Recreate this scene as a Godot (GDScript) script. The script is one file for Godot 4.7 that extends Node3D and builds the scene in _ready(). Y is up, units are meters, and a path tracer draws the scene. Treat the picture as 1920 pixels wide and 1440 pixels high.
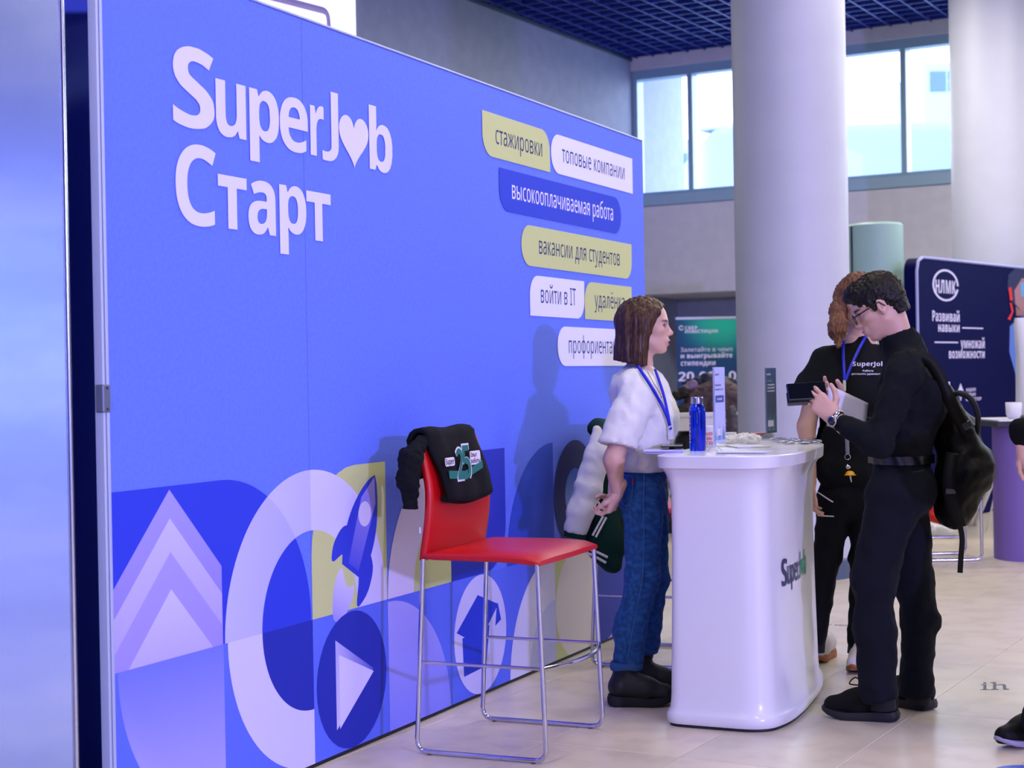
extends Node3D
# Fair stand in a university hall. Hall axes: -z runs along the hall, y up, metres. The camera stands at x = 0, z = 0.

const EYE := 1.35
const FOCAL := 3000.0
var cam_basis: Basis
var mats := {}
var taken := {}

func _ready():
	# ---- camera
	cam_basis = Basis.from_euler(Vector3(-16.0 / 3000.0, deg_to_rad(29.6), -0.018))
	var cam := Camera3D.new()
	cam.name = "camera"
	cam.transform = Transform3D(cam_basis, Vector3(0, EYE, 0))
	var lens := CameraAttributesPhysical.new()
	lens.frustum_focal_length = 50.0
	lens.frustum_focus_distance = 6.1
	lens.exposure_aperture = 4.0
	lens.frustum_near = 0.05
	lens.frustum_far = 400.0
	cam.attributes = lens
	cam.fov = rad_to_deg(2.0 * atan(720.0 / FOCAL))
	cam.near = 0.05
	cam.far = 400.0
	add_child(cam)
	cam.current = true
	# ---- sky, exposure
	var we := WorldEnvironment.new()
	we.name = "environment"
	var env := Environment.new()
	env.background_mode = Environment.BG_SKY
	var sky := Sky.new()
	var ps := ProceduralSkyMaterial.new()
	ps.sky_top_color = Color(0.80, 0.89, 1.0)
	ps.sky_horizon_color = Color(0.95, 0.97, 1.0)
	ps.ground_bottom_color = Color(0.6, 0.68, 0.75)
	ps.ground_horizon_color = Color(0.8, 0.86, 0.92)
	ps.sky_energy_multiplier = 2.6
	ps.ground_energy_multiplier = 1.6
	ps.sun_angle_max = 1.0
	sky.sky_material = ps
	env.sky = sky
	env.tonemap_mode = Environment.TONE_MAPPER_LINEAR
	env.tonemap_exposure = 1.05
	env.sdfgi_enabled = true
	env.ssao_enabled = true
	env.ssil_enabled = true
	we.environment = env
	add_child(we)
	# ---- large lights (their fittings follow with the objects)
	flood_light()
	added_fill_screen()
	for z in [3.0, -1.5, -6.0, -10.2]:
		for x in [-2.6, 1.6, 5.8]:
			ceiling_lamp(Vector3(x, 5.42, z))
	for x in [-5.2, -1.6, 2.2]:
		ceiling_lamp(Vector3(x, 5.42, -14.8), 13.0)  # stronger row out of view, added to brighten the back of the hall
	# ---- structure, things, details
	hall()
	outside()
	banner()
	counter()
	stools()
	background()
	counter_things()
	people()

# ---------------------------------------------------------------- pixels to places
func ray(px: float, py: float) -> Vector3:
	return cam_basis * Vector3((px - 960.0) / FOCAL, -(py - 720.0) / FOCAL, -1.0)

func ground(px: float, py: float, h := 0.0) -> Vector3:
	var d := ray(px, py)
	return Vector3(0, EYE, 0) + d * ((h - EYE) / d.y)

func at(px: float, py: float, depth: float) -> Vector3:
	return Vector3(0, EYE, 0) + ray(px, py) * depth

func on_plane(px: float, py: float, p: Vector3, n: Vector3) -> Vector3:
	var d := ray(px, py)
	var o := Vector3(0, EYE, 0)
	return o + d * ((p - o).dot(n) / d.dot(n))

# ---------------------------------------------------------------- materials
func mat(key: String, c: Color, rough := 0.6, metal := 0.0, opts := {}) -> StandardMaterial3D:
	if mats.has(key):
		return mats[key]
	var m := StandardMaterial3D.new()
	m.resource_name = key
	m.albedo_color = c
	m.roughness = rough
	m.metallic = metal
	for k in opts:
		m.set(k, opts[k])
	mats[key] = m
	return m

func noise_tex(seed_: int, freq: float, ramp: Array, size := 512, as_normal := false, oct := 4) -> NoiseTexture2D:
	var n := FastNoiseLite.new()
	n.seed = seed_
	n.frequency = freq
	n.fractal_octaves = oct
	var t := NoiseTexture2D.new()
	t.width = size
	t.height = size
	t.seamless = true
	t.noise = n
	if as_normal:
		t.as_normal_map = true
		t.bump_strength = 2.0
	elif ramp.size():
		var g := Gradient.new()
		g.offsets = PackedFloat32Array(ramp[0])
		g.colors = PackedColorArray(ramp[1])
		t.color_ramp = g
	return t

func tri(m: StandardMaterial3D, s: float, world := true):
	m.uv1_triplanar = true
	m.uv1_world_triplanar = world
	m.uv1_scale = Vector3(s, s, s)

# a material whose colour is mottled by noise between two tones
func mottled(key: String, a: Color, b: Color, rough: float, scale: float, seed_: int, opts := {}) -> StandardMaterial3D:
	if mats.has(key):
		return mats[key]
	var m := mat(key, Color.WHITE, rough, 0.0, opts)
	m.albedo_texture = noise_tex(seed_, 0.02, [[0.3, 0.7], [a, b]], 512, false, 5)
	tri(m, scale)
	return m

# ---------------------------------------------------------------- nodes
func numbered(called: String) -> String:
	if not taken.has(called):
		taken[called] = 0
		return called
	taken[called] += 1
	return "%s_%03d" % [called, taken[called]]

func thing(called: String, label: String, category: String, where := Vector3.ZERO, group := "") -> Node3D:
	var o := Node3D.new()
	o.name = numbered(called)
	add_child(o)
	o.position = where
	tag(o, label, category, group)
	return o

func tag(o: Node, label: String, category := "", group := ""):
	if label:
		o.set_meta("label", label)
	if category:
		o.set_meta("category", category)
	if group:
		o.set_meta("group", group)

func part(parent: Node, called: String, mesh: Mesh, m: Material, where := Vector3.ZERO, basis := Basis.IDENTITY, label := "") -> MeshInstance3D:
	var o := MeshInstance3D.new()
	o.name = called
	o.mesh = mesh
	if m:
		o.material_override = m
	o.transform = Transform3D(basis, where)
	parent.add_child(o, true)
	if label:
		o.set_meta("label", label)
	return o

func structure(called: String, mesh: Mesh, m: Material, where := Vector3.ZERO, label := "") -> MeshInstance3D:
	var o := MeshInstance3D.new()
	o.name = numbered(called)
	o.mesh = mesh
	o.material_override = m
	o.position = where
	add_child(o)
	o.set_meta("kind", "structure")
	if label:
		o.set_meta("label", label)
	return o

# ---------------------------------------------------------------- meshes
func st_new() -> SurfaceTool:
	var st := SurfaceTool.new()
	st.begin(Mesh.PRIMITIVE_TRIANGLES)
	return st

func quad(st: SurfaceTool, a: Vector3, b: Vector3, c: Vector3, d: Vector3):
	for p in [a, b, c, a, c, d]:
		st.add_vertex(p)

func done(st: SurfaceTool) -> ArrayMesh:
	st.index()
	st.generate_normals()
	return st.commit()

# box from corner to corner, edges chamfered by e
func box(lo: Vector3, hi: Vector3, e := 0.0) -> ArrayMesh:
	var st := st_new()
	add_box(st, lo, hi, e)
	return done(st)

func add_box(st: SurfaceTool, lo: Vector3, hi: Vector3, e := 0.0, xf := Transform3D.IDENTITY):
	st.set_smooth_group(-1)
	var c := (lo + hi) * 0.5
	var h := (hi - lo) * 0.5
	if e <= 0.0:
		for ax in 3:
			for s in [-1.0, 1.0]:
				var n := Vector3.ZERO
				n[ax] = s
				var u := Vector3.ZERO
				u[(ax + 1) % 3] = 1.0
				var v := Vector3.ZERO
				v[(ax + 2) % 3] = s
				var o := c + n * h
				quad(st, xf * (o - u * h - v * h), xf * (o - u * h + v * h), xf * (o + u * h + v * h), xf * (o + u * h - v * h))
		return
	# chamfered: 6 faces, 12 edges, 8 corners
	for ax in 3:
		for s in [-1.0, 1.0]:
			var a1 := (ax + 1) % 3
			var a2 := (ax + 2) % 3
			var p := []
			for k in [[-1, -1], [-1, 1], [1, 1], [1, -1]]:
				var q := Vector3.ZERO
				q[ax] = s * h[ax]
				q[a1] = k[0] * (h[a1] - e)
				q[a2] = k[1] * s * (h[a2] - e)
				p.append(xf * (c + q))
			quad(st, p[0], p[1], p[2], p[3])
		var b1 := (ax + 1) % 3
		var b2 := (ax + 2) % 3
		for s1 in [-1.0, 1.0]:
			for s2 in [-1.0, 1.0]:
				var pts := []
				for k in [[-1, 0], [1, 0], [1, 1], [-1, 1]]:
					var q := Vector3.ZERO
					q[ax] = k[0] * (h[ax] - e)
					q[b1] = s1 * (h[b1] - (e if k[1] == 1 else 0.0))
					q[b2] = s2 * (h[b2] - (0.0 if k[1] == 1 else e))
					pts.append(xf * (c + q))
				if s1 * s2 < 0:
					quad(st, pts[0], pts[1], pts[2], pts[3])
				else:
					quad(st, pts[3], pts[2], pts[1], pts[0])
	for sx in [-1.0, 1.0]:
		for sy in [-1.0, 1.0]:
			for sz in [-1.0, 1.0]:
				var s := Vector3(sx, sy, sz)
				var a := xf * (c + s * Vector3(h.x, h.y - e, h.z - e))
				var b := xf * (c + s * Vector3(h.x - e, h.y, h.z - e))
				var d := xf * (c + s * Vector3(h.x - e, h.y - e, h.z))
				if sx * sy * sz > 0:
					for p in [a, d, b]:
						st.add_vertex(p)
				else:
					for p in [a, b, d]:
						st.add_vertex(p)

# round tube along points
func add_tube(st: SurfaceTool, pts: Array, r: float, sides := 10, caps := true, r_end := -1.0, flat := 1.0, flat_axis := Vector3.UP):
	st.set_smooth_group(0)
	var n := pts.size()
	var rings := []
	var up := Vector3.UP
	for i in n:
		var dir: Vector3
		if i == 0:
			dir = pts[1] - pts[0]
		elif i == n - 1:
			dir = pts[n - 1] - pts[n - 2]
		else:
			dir = (pts[i + 1] - pts[i]).normalized() + (pts[i] - pts[i - 1]).normalized()
		dir = dir.normalized()
		if flat != 1.0:
			up = flat_axis
		var side := dir.cross(up)
		if side.length() < 0.05:
			side = dir.cross(Vector3.RIGHT)
			if side.length() < 0.05:
				side = dir.cross(Vector3.BACK)
		side = side.normalized()
		up = side.cross(dir).normalized()
		var rr: float = r if r_end < 0.0 else lerpf(r, r_end, float(i) / (n - 1))
		var ring := []
		for k in sides:
			var a := TAU * k / sides
			ring.append(pts[i] + side * cos(a) * rr + up * sin(a) * rr * flat)
		rings.append(ring)
	for i in n - 1:
		for k in sides:
			var k2 := (k + 1) % sides
			quad(st, rings[i][k], rings[i][k2], rings[i + 1][k2], rings[i + 1][k])
	if caps:
		st.set_smooth_group(1)
		for k in range(1, sides - 1):
			for p in [rings[0][0], rings[0][k + 1], rings[0][k]]:
				st.add_vertex(p)
			for p in [rings[n - 1][0], rings[n - 1][k], rings[n - 1][k + 1]]:
				st.add_vertex(p)

func tube(pts: Array, r: float, sides := 10, r_end := -1.0, flat := 1.0, flat_axis := Vector3.UP) -> ArrayMesh:
	var st := st_new()
	add_tube(st, pts, r, sides, true, r_end, flat, flat_axis)
	return done(st)

# corners of a path rounded with radius r
func rounded(pts: Array, r: float, steps := 5) -> Array:
	var out := [pts[0]]
	for i in range(1, pts.size() - 1):
		var a: Vector3 = pts[i - 1]
		var b: Vector3 = pts[i]
		var c: Vector3 = pts[i + 1]
		var ra: float = minf(r, a.distance_to(b) * 0.5)
		var rc: float = minf(r, c.distance_to(b) * 0.5)
		var p := b + (a - b).normalized() * ra
		var q := b + (c - b).normalized() * rc
		for k in steps + 1:
			var t := float(k) / steps
			out.append(p.lerp(b, t).lerp(b.lerp(q, t), t))
	out.append(pts[-1])
	return out

func smooth_path(pts: Array, steps := 6) -> Array:
	var c := Curve3D.new()
	for i in pts.size():
		var a: Vector3 = pts[maxi(i - 1, 0)]
		var b: Vector3 = pts[mini(i + 1, pts.size() - 1)]
		var tg := (b - a) / 6.0
		c.add_point(pts[i], -tg, tg)
	var out := []
	for i in pts.size() - 1:
		for k in steps:
			out.append(c.sample(i, float(k) / steps))
	out.append(pts[-1])
	return out

# lathe: profile of (radius, height)
func lathe(profile: Array, sides := 32, sharp := []) -> ArrayMesh:
	var st := st_new()
	for i in profile.size() - 1:
		st.set_smooth_group(0 if sharp.is_empty() else sharp[i])
		var a: Vector2 = profile[i]
		var b: Vector2 = profile[i + 1]
		for k in sides:
			var t0 := TAU * k / sides
			var t1 := TAU * (k + 1) / sides
			var p0 := Vector3(cos(t0) * a.x, a.y, sin(t0) * a.x)
			var p1 := Vector3(cos(t1) * a.x, a.y, sin(t1) * a.x)
			var p2 := Vector3(cos(t1) * b.x, b.y, sin(t1) * b.x)
			var p3 := Vector3(cos(t0) * b.x, b.y, sin(t0) * b.x)
			if a.x > 0.0:
				for p in [p0, p1, p2]:
					st.add_vertex(p)
			if b.x > 0.0:
				for p in [p0, p2, p3]:
					st.add_vertex(p)
	return done(st)

# loft: rings of equal point count; each ring is an Array of Vector3
func loft(rings: Array, closed := true, cap := true, bands := []) -> ArrayMesh:
	var st := st_new()
	add_loft(st, rings, closed, cap, bands)
	return done(st)

func add_loft(st: SurfaceTool, rings: Array, closed := true, cap := true, bands := []):
	st.set_smooth_group(0)
	var n: int = rings[0].size()
	for i in rings.size() - 1:
		if bands.size():
			st.set_smooth_group(bands[i])
		for k in (n if closed else n - 1):
			var k2 := (k + 1) % n
			quad(st, rings[i][k], rings[i][k2], rings[i + 1][k2], rings[i + 1][k])
	if cap:
		st.set_smooth_group(9)
		for e in [0, rings.size() - 1]:
			var c := Vector3.ZERO
			for p in rings[e]:
				c += p / n
			for k in n:
				var k2 := (k + 1) % n
				for p in ([c, rings[e][k2], rings[e][k]] if e == 0 else [c, rings[e][k], rings[e][k2]]):
					st.add_vertex(p)

# a sheet of points with thickness (grid[i][j])
func sheet(grid: Array, thick: float) -> ArrayMesh:
	var ni := grid.size()
	var nj: int = grid[0].size()
	var back := []
	for i in ni:
		var row := []
		for j in nj:
			var du: Vector3 = grid[mini(i + 1, ni - 1)][j] - grid[maxi(i - 1, 0)][j]
			var dv: Vector3 = grid[i][mini(j + 1, nj - 1)] - grid[i][maxi(j - 1, 0)]
			row.append(grid[i][j] - du.cross(dv).normalized() * thick)
		back.append(row)
	var st := st_new()
	st.set_smooth_group(0)
	for i in ni - 1:
		for j in nj - 1:
			quad(st, grid[i][j], grid[i][j + 1], grid[i + 1][j + 1], grid[i + 1][j])
			quad(st, back[i][j], back[i + 1][j], back[i + 1][j + 1], back[i][j + 1])
	for i in ni - 1:
		quad(st, grid[i][0], grid[i + 1][0], back[i + 1][0], back[i][0])
		quad(st, grid[i][nj - 1], back[i][nj - 1], back[i + 1][nj - 1], grid[i + 1][nj - 1])
	for j in nj - 1:
		quad(st, grid[0][j], back[0][j], back[0][j + 1], grid[0][j + 1])
		quad(st, grid[ni - 1][j], grid[ni - 1][j + 1], back[ni - 1][j + 1], back[ni - 1][j])
	return done(st)

# flat print: polygon in the xy plane at height z, coloured by a function of position if given
func flat(poly: PackedVector2Array, z: float, col = null) -> ArrayMesh:
	var idx := Geometry2D.triangulate_polygon(poly)
	var arr := []
	arr.resize(Mesh.ARRAY_MAX)
	var v := PackedVector3Array()
	var n := PackedVector3Array()
	var cs := PackedColorArray()
	for p in poly:
		v.append(Vector3(p.x, p.y, z))
		n.append(Vector3(0, 0, 1))
		if col != null:
			cs.append(col.call(p))
	if idx.size() >= 3:
		var a := poly[idx[0]]
		var b := poly[idx[1]]
		var c := poly[idx[2]]
		if (b - a).cross(c - a) > 0:
			idx.reverse()
	arr[Mesh.ARRAY_VERTEX] = v
	arr[Mesh.ARRAY_NORMAL] = n
	if col != null:
		arr[Mesh.ARRAY_COLOR] = cs
	arr[Mesh.ARRAY_INDEX] = idx
	var m := ArrayMesh.new()
	if idx.size() >= 3:
		m.add_surface_from_arrays(Mesh.PRIMITIVE_TRIANGLES, arr)
	return m

func arc(cx: float, cy: float, r: float, a0 := 0.0, a1 := 360.0, n := 40) -> PackedVector2Array:
	var out := PackedVector2Array()
	var last := n if a1 - a0 < 359.9 else n - 1
	for i in last + 1:
		var a := deg_to_rad(lerpf(a0, a1, float(i) / n))
		out.append(Vector2(cx + cos(a) * r, cy + sin(a) * r))
	return out

func pie(cx: float, cy: float, r: float, a0: float, a1: float) -> PackedVector2Array:
	var out := arc(cx, cy, r, a0, a1, 24)
	out.append(Vector2(cx, cy))
	return out

func ring_sector(cx: float, cy: float, r0: float, r1: float, a0: float, a1: float) -> PackedVector2Array:
	var out := arc(cx, cy, r1, a0, a1, 28)
	var inner := arc(cx, cy, r0, a0, a1, 28)
	inner.reverse()
	out.append_array(inner)
	return out

func rect(x0: float, y0: float, x1: float, y1: float) -> PackedVector2Array:
	return PackedVector2Array([Vector2(x0, y0), Vector2(x1, y0), Vector2(x1, y1), Vector2(x0, y1)])

# rectangle with its own radius at each corner: bottom left, bottom right, top right, top left
func pill(x0: float, y0: float, x1: float, y1: float, r: Array) -> PackedVector2Array:
	var out := PackedVector2Array()
	var cs := [Vector2(x0, y0), Vector2(x1, y0), Vector2(x1, y1), Vector2(x0, y1)]
	var sx := [1, -1, -1, 1]
	var sy := [1, 1, -1, -1]
	for i in 4:
		var rr: float = r[i]
		if rr <= 0.0:
			out.append(cs[i])
			continue
		var c: Vector2 = cs[i] + Vector2(sx[i], sy[i]) * rr
		for k in 9:
			var a := deg_to_rad(180.0 + 90.0 * i + 90.0 * k / 8.0)
			out.append(c + Vector2(cos(a), sin(a)) * rr)
	return out

func heart(cx: float, cy: float, w: float, h: float) -> PackedVector2Array:
	var out := PackedVector2Array()
	for i in 48:
		var t := TAU * i / 48.0
		var x := 16.0 * pow(sin(t), 3)
		var y := 13.0 * cos(t) - 5.0 * cos(2 * t) - 2.0 * cos(3 * t) - cos(4 * t)
		out.append(Vector2(cx + x / 32.0 * w, cy + (y + 2.5) / 29.0 * h))
	return out

# lettering: left, baseline, width, cap height, in the parent's xy plane; weight 400 or 700
func lettering(parent: Node, text: String, x: float, y: float, w: float, cap: float, z: float, m: Material, weight := 700, thin := 0.0, font := "Droid Sans", base := Transform3D.IDENTITY, called := "lettering") -> MeshInstance3D:
	var f := SystemFont.new()
	f.font_names = PackedStringArray([font])
	f.font_weight = weight
	var t := TextMesh.new()
	if thin != 0.0:
		var fv := FontVariation.new()
		fv.base_font = f
		fv.variation_embolden = thin
		t.font = fv
	else:
		t.font = f
	t.font_size = 64
	t.pixel_size = 0.01
	t.depth = 0.0
	t.curve_step = 1.0
	t.horizontal_alignment = HORIZONTAL_ALIGNMENT_LEFT
	t.vertical_alignment = VERTICAL_ALIGNMENT_TOP
	t.text = text
	var bb := t.get_aabb()
	var sx := w / maxf(bb.size.x, 0.001)
	var sy := cap / (0.64 * 0.714)
	# baseline: ascent below the top of the line
	var asc := f.get_ascent(64) * 0.01
	var o := part(parent, called, t, m)
	o.transform = base * Transform3D(Basis.from_scale(Vector3(sx, sy, 1.0)), Vector3(x - bb.position.x * sx, y + asc * sy, z))
	return o

# one letter fitted to a rectangle of the parent's xy plane
func glyph(parent: Node, ch: String, x0: float, x1: float, y0: float, y1: float, z: float, m: Material, weight := 700):
	var f := SystemFont.new()
	f.font_names = PackedStringArray(["Droid Sans"])
	f.font_weight = weight
	var t := TextMesh.new()
	t.font = f
	t.font_size = 64
	t.pixel_size = 0.01
	t.depth = 0.0
	t.curve_step = 0.5
	t.text = ch
	var bb := t.get_aabb()
	var s := Vector3((x1 - x0) / bb.size.x, (y1 - y0) / bb.size.y, 1.0)
	part(parent, "letter", t, m, Vector3(x0 - bb.position.x * s.x, y0 - bb.position.y * s.y, z), Basis.from_scale(s))

# ================================================================ lights with their fittings
func flood_light():
	# blue violet LED spotlight on the right wall: it washes the stand and throws the shadows on the printed wall
	var where := Vector3(8.72, 3.1, 1.7)
	var aim := Vector3(-3.0, 1.4, -5.6)
	var b := Basis.looking_at(aim - where, Vector3.UP)
	var t := thing("wall_spotlight", "violet LED spotlight on a bracket high on the right wall", "lamp", where)
	var dark := mat("lamp_black", Color(0.05, 0.05, 0.06), 0.5)
	part(t, "housing", lathe([Vector2(0, 0.0), Vector2(0.16, 0.0), Vector2(0.19, 0.06), Vector2(0.21, 0.2), Vector2(0.2, 0.2)], 28), dark, b.z * 0.2, Basis(b.x, -b.z, b.y))
	part(t, "bracket", tube([Vector3(0.28, -0.3, 0), Vector3(0.1, -0.28, 0), b.z * 0.1], 0.02), dark)
	var glow := mat("flood_glow", Color(0.7, 0.68, 1.0), 0.5, 0.0, {"emission_enabled": true, "emission": Color(0.72, 0.66, 1.0), "emission_energy_multiplier": 2.0})
	part(t, "lens", lathe([Vector2(0, 0.0), Vector2(0.195, 0.0), Vector2(0.195, 0.012), Vector2(0, 0.012)], 28), glow, b.z * 0.012, Basis(b.x, -b.z, b.y))
	var l := AreaLight3D.new()
	l.name = "wall_spotlight_source"
	l.area_size = Vector2(0.36, 0.36)
	l.light_color = Color(0.65, 0.62, 1.0)
	l.light_energy = 110.0
	l.area_range = 40.0
	l.shadow_enabled = true
	l.transform = Transform3D(b, where - b.z * 0.02)
	add_child(l)

func added_fill_screen():
	# unseen glowing screen, added for blue fill and for the steel pillar to mirror
	var where := Vector3(2.6, 1.85, FRONT - 0.085)
	var t := thing("added_fill_screen", "large blue violet glowing screen added on the unseen end wall as fill light", "screen", Vector3(where.x, 0, where.z))
	part(t, "cabinet", box(Vector3(-3.1, 0.45, 0.0), Vector3(3.1, 3.25, 0.082), 0.01), mat("lamp_black", Color(0.05, 0.05, 0.06), 0.5))
	part(t, "screen_face", box(Vector3(-3.0, 0.55, -0.01), Vector3(3.0, 3.15, 0.0)), mat("fill_screen_glow", Color(0.3, 0.35, 0.8), 0.4, 0.0, {"emission_enabled": true, "emission": Color(0.62, 0.70, 1.0), "emission_energy_multiplier": 1.3}))
	var l := AreaLight3D.new()
	l.name = "added_fill_source"
	l.area_size = Vector2(6.0, 2.6)
	l.light_color = Color(0.55, 0.62, 1.0)
	l.light_energy = 5.0
	l.area_range = 40.0
	l.shadow_enabled = true
	l.transform = Transform3D(Basis.IDENTITY, where + Vector3(0, 0, -0.03))
	add_child(l)

func ceiling_lamp(p: Vector3, energy := 6.0):
	var t := thing("ceiling_panel_lamp", "square white panel lamp set into the hall ceiling", "lamp", p, "panel lamps in the hall ceiling")
	var frame := mat("lamp_frame", Color(0.9, 0.9, 0.92), 0.4)
	part(t, "frame", box(Vector3(-0.62, -0.01, -0.62), Vector3(0.62, 0.03, 0.62), 0.005), frame)
	var glow := mat("panel_glow", Color(1, 1, 1), 0.5, 0.0, {"emission_enabled": true, "emission": Color(1.0, 0.95, 0.88), "emission_energy_multiplier": 2.0})
	part(t, "diffuser", box(Vector3(-0.58, -0.02, -0.58), Vector3(0.58, -0.01, 0.58)), glow)
	var l := AreaLight3D.new()
	l.name = "panel_lamp_source"
	l.area_size = Vector2(1.1, 1.1)
	l.light_color = Color(1.0, 0.96, 0.90)
	l.light_energy = energy
	l.area_range = 40.0
	l.shadow_enabled = true
	l.transform = Transform3D(Basis.looking_at(Vector3.DOWN, Vector3.FORWARD), p + Vector3(0, -0.03, 0))
	add_child(l)

# ================================================================ the hall
const LEFT := -8.93
const BACK := -19.0
const RIGHT := 9.0
const FRONT := 7.0
const TOP := 5.45

func hall():
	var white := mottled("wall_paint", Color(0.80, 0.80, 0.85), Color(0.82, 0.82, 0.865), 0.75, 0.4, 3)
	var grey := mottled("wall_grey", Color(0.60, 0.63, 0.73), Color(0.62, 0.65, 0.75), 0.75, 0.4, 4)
	# floor: slab with separate polished tiles, joints open by 3 mm
	var fl := structure("floor", box(Vector3(LEFT - 0.3, -0.3, BACK - 2.0), Vector3(RIGHT + 0.3, -0.006, FRONT + 0.3)), mat("grout", Color(0.42, 0.40, 0.40), 0.9), Vector3.ZERO, "pale polished stone tile floor")
	var tw := 0.542
	var tl := 1.084
	var tile_mats := []
	for k in 4:
		var c := [Color(0.82, 0.77, 0.70), Color(0.84, 0.79, 0.71), Color(0.80, 0.76, 0.69), Color(0.83, 0.78, 0.72)][k] as Color
		var m := mat("tile_%d" % k, Color.WHITE, 0.3, 0.0, {"metallic_specular": 0.5})
		m.albedo_texture = noise_tex(20 + k, 0.012, [[0.2, 0.5, 0.8], [c.darkened(0.05), c, c.lightened(0.06)]], 512, false, 6)
		tri(m, 0.7)
		m.uv1_offset = Vector3(0.21, 0.37, 0.43) * k
		tile_mats.append(m)
	var tile_mesh := box(Vector3(0.0015, -0.02, 0.0015), Vector3(tw - 0.0015, 0.0, tl - 0.0015), 0.001)
	var rng := RandomNumberGenerator.new()
	rng.seed = 5
	for i in range(-8, 6):
		for j in range(-9, 4):
			part(fl, "tile", tile_mesh, tile_mats[rng.randi() % 4], Vector3(-1.738 + i * tw, 0.0, -6.239 + j * tl))
	# the floor beyond those tiles, too far or out of view to tell the pieces apart
	var st := st_new()
	var x0 := -1.738 - 8 * tw
	var x1 := -1.738 + 6 * tw
	var z0 := -6.239 - 9 * tl
	var z1 := -6.239 + 4 * tl
	add_box(st, Vector3(LEFT, -0.02, BACK - 1.4), Vector3(x0, 0, FRONT))
	add_box(st, Vector3(x1, -0.02, BACK - 1.4), Vector3(RIGHT, 0, FRONT))
	add_box(st, Vector3(x0, -0.02, BACK - 1.4), Vector3(x1, 0, z0))
	add_box(st, Vector3(x0, -0.02, z1), Vector3(x1, 0, FRONT))
	var rest := part(fl, "floor_tiles", done(st), tile_mats[0])
	rest.set_meta("kind", "stuff")
	# lettering and sticker lying on the floor
	var ink := mat("floor_ink", Color(0.09, 0.11, 0.2), 0.5)
	var rt := (cam_basis.x * Vector3(1, 0, 1)).normalized()
	var away_f := (-cam_basis.z * Vector3(1, 0, 1)).normalized()
	var lay := Transform3D(Basis(rt, away_f + rt * 0.3, Vector3.UP), ground(1838, 1294) + Vector3(0, 0.001, 0))
	lettering(fl, "ih", 0, 0, 0.12, 0.15, 0.0, ink, 400, 0.0, "Droid Serif", lay)
	var lay2 := Transform3D(Basis(Vector3(1, 0, -0.1).normalized(), Vector3(0.1, 0, -1).normalized(), Vector3.UP), ground(1541, 1172) + Vector3(0, 0.001, 0))
	lettering(fl, "in vino", 0, 0, 0.15, 0.05, 0.0, ink, 400, 0.0, "Droid Serif", lay2)
	var blue := mat("floor_sticker", Color(0.16, 0.32, 0.78), 0.4)
	var g0 := ground(1925, 1450)
	part(fl, "floor_sticker", flat(arc(0, 0, 0.11), 0.001), blue, Vector3(g0.x, 0, g0.z), Basis(Vector3.RIGHT, Vector3.FORWARD, Vector3.UP))
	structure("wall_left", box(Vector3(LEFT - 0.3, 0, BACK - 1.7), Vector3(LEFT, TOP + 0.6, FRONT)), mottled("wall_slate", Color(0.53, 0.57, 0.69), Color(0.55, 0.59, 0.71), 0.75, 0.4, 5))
	var frame := mat("window_frame", Color(0.55, 0.68, 0.78), 0.4)
	var glass := mat("window_glass", Color(0.92, 0.97, 1.0, 0.02), 0.02, 0.0, {"transparency": BaseMaterial3D.TRANSPARENCY_ALPHA})
	var n := 0
	structure("wall_right", box(Vector3(RIGHT, 0, BACK - 1.7), Vector3(RIGHT + 0.3, TOP + 0.6, FRONT)), white)
	structure("wall_front", box(Vector3(LEFT - 0.3, 0, FRONT), Vector3(RIGHT + 0.3, TOP + 0.6, FRONT + 0.3)), mat("wall_navy", Color(0.05, 0.09, 0.3), 0.7))
	# back wall: recessed below, parapet above it, then the ribbon of windows
	var wb := structure("wall_back", box(Vector3(LEFT, 0, BACK - 1.6), Vector3(RIGHT, 2.5, BACK - 1.4)), grey)
	part(wb, "parapet", box(Vector3(LEFT, 2.365, BACK - 1.4), Vector3(RIGHT, 3.52, BACK), 0.01), white)
	part(wb, "window_sill", box(Vector3(LEFT, 3.52, BACK - 0.35), Vector3(RIGHT, 3.66, BACK + 0.03), 0.006), mat("sill_paint", Color(0.58, 0.70, 0.80), 0.5))
	part(wb, "lintel", box(Vector3(LEFT, 5.3, BACK - 0.35), Vector3(RIGHT, TOP + 0.6, BACK), 0.004), white)
	var xs := [LEFT + 0.04, -8.12]
	for k in 18:
		xs.append(-8.12 + 0.922 * (k + 1))
	for k in xs.size() - 1:
		n += 1
		var a: float = xs[k]
		var b: float = xs[k + 1]
		var wd := structure("window_%d" % n, box(Vector3(a, 3.66, BACK - 0.16), Vector3(b, 5.3, BACK - 0.15)), glass)
		var wf := st_new()
		add_box(wf, Vector3(b - 0.035, 3.66, BACK - 0.24), Vector3(b + 0.035, 5.3, BACK - 0.04), 0.004)
		if k == 0:
			add_box(wf, Vector3(a - 0.04, 3.66, BACK - 0.24), Vector3(a + 0.03, 5.3, BACK - 0.04), 0.004)
		add_box(wf, Vector3(a, 5.18, BACK - 0.22), Vector3(b, 5.3, BACK - 0.03), 0.004)
		add_box(wf, Vector3(a, 3.66, BACK - 0.22), Vector3(b, 3.70, BACK - 0.03), 0.004)
		part(wd, "window_frame", done(wf), frame)
	# ceiling: dark slab with an open blue grid below it
	var dark := mat("ceiling_dark", Color(0.03, 0.05, 0.16), 0.8)
	var ce := structure("ceiling", box(Vector3(LEFT - 0.3, TOP + 0.6, BACK - 1.7), Vector3(RIGHT + 0.3, TOP + 0.9, FRONT + 0.3)), dark)
	var blade := mat("grid_blade", Color(0.16, 0.24, 0.62), 0.35, 0.3)
	var zfar := BACK
	var znear := -9.0
	var long := box(Vector3(-0.008, 0, 0), Vector3(0.008, 0.06, znear - zfar))
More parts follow.
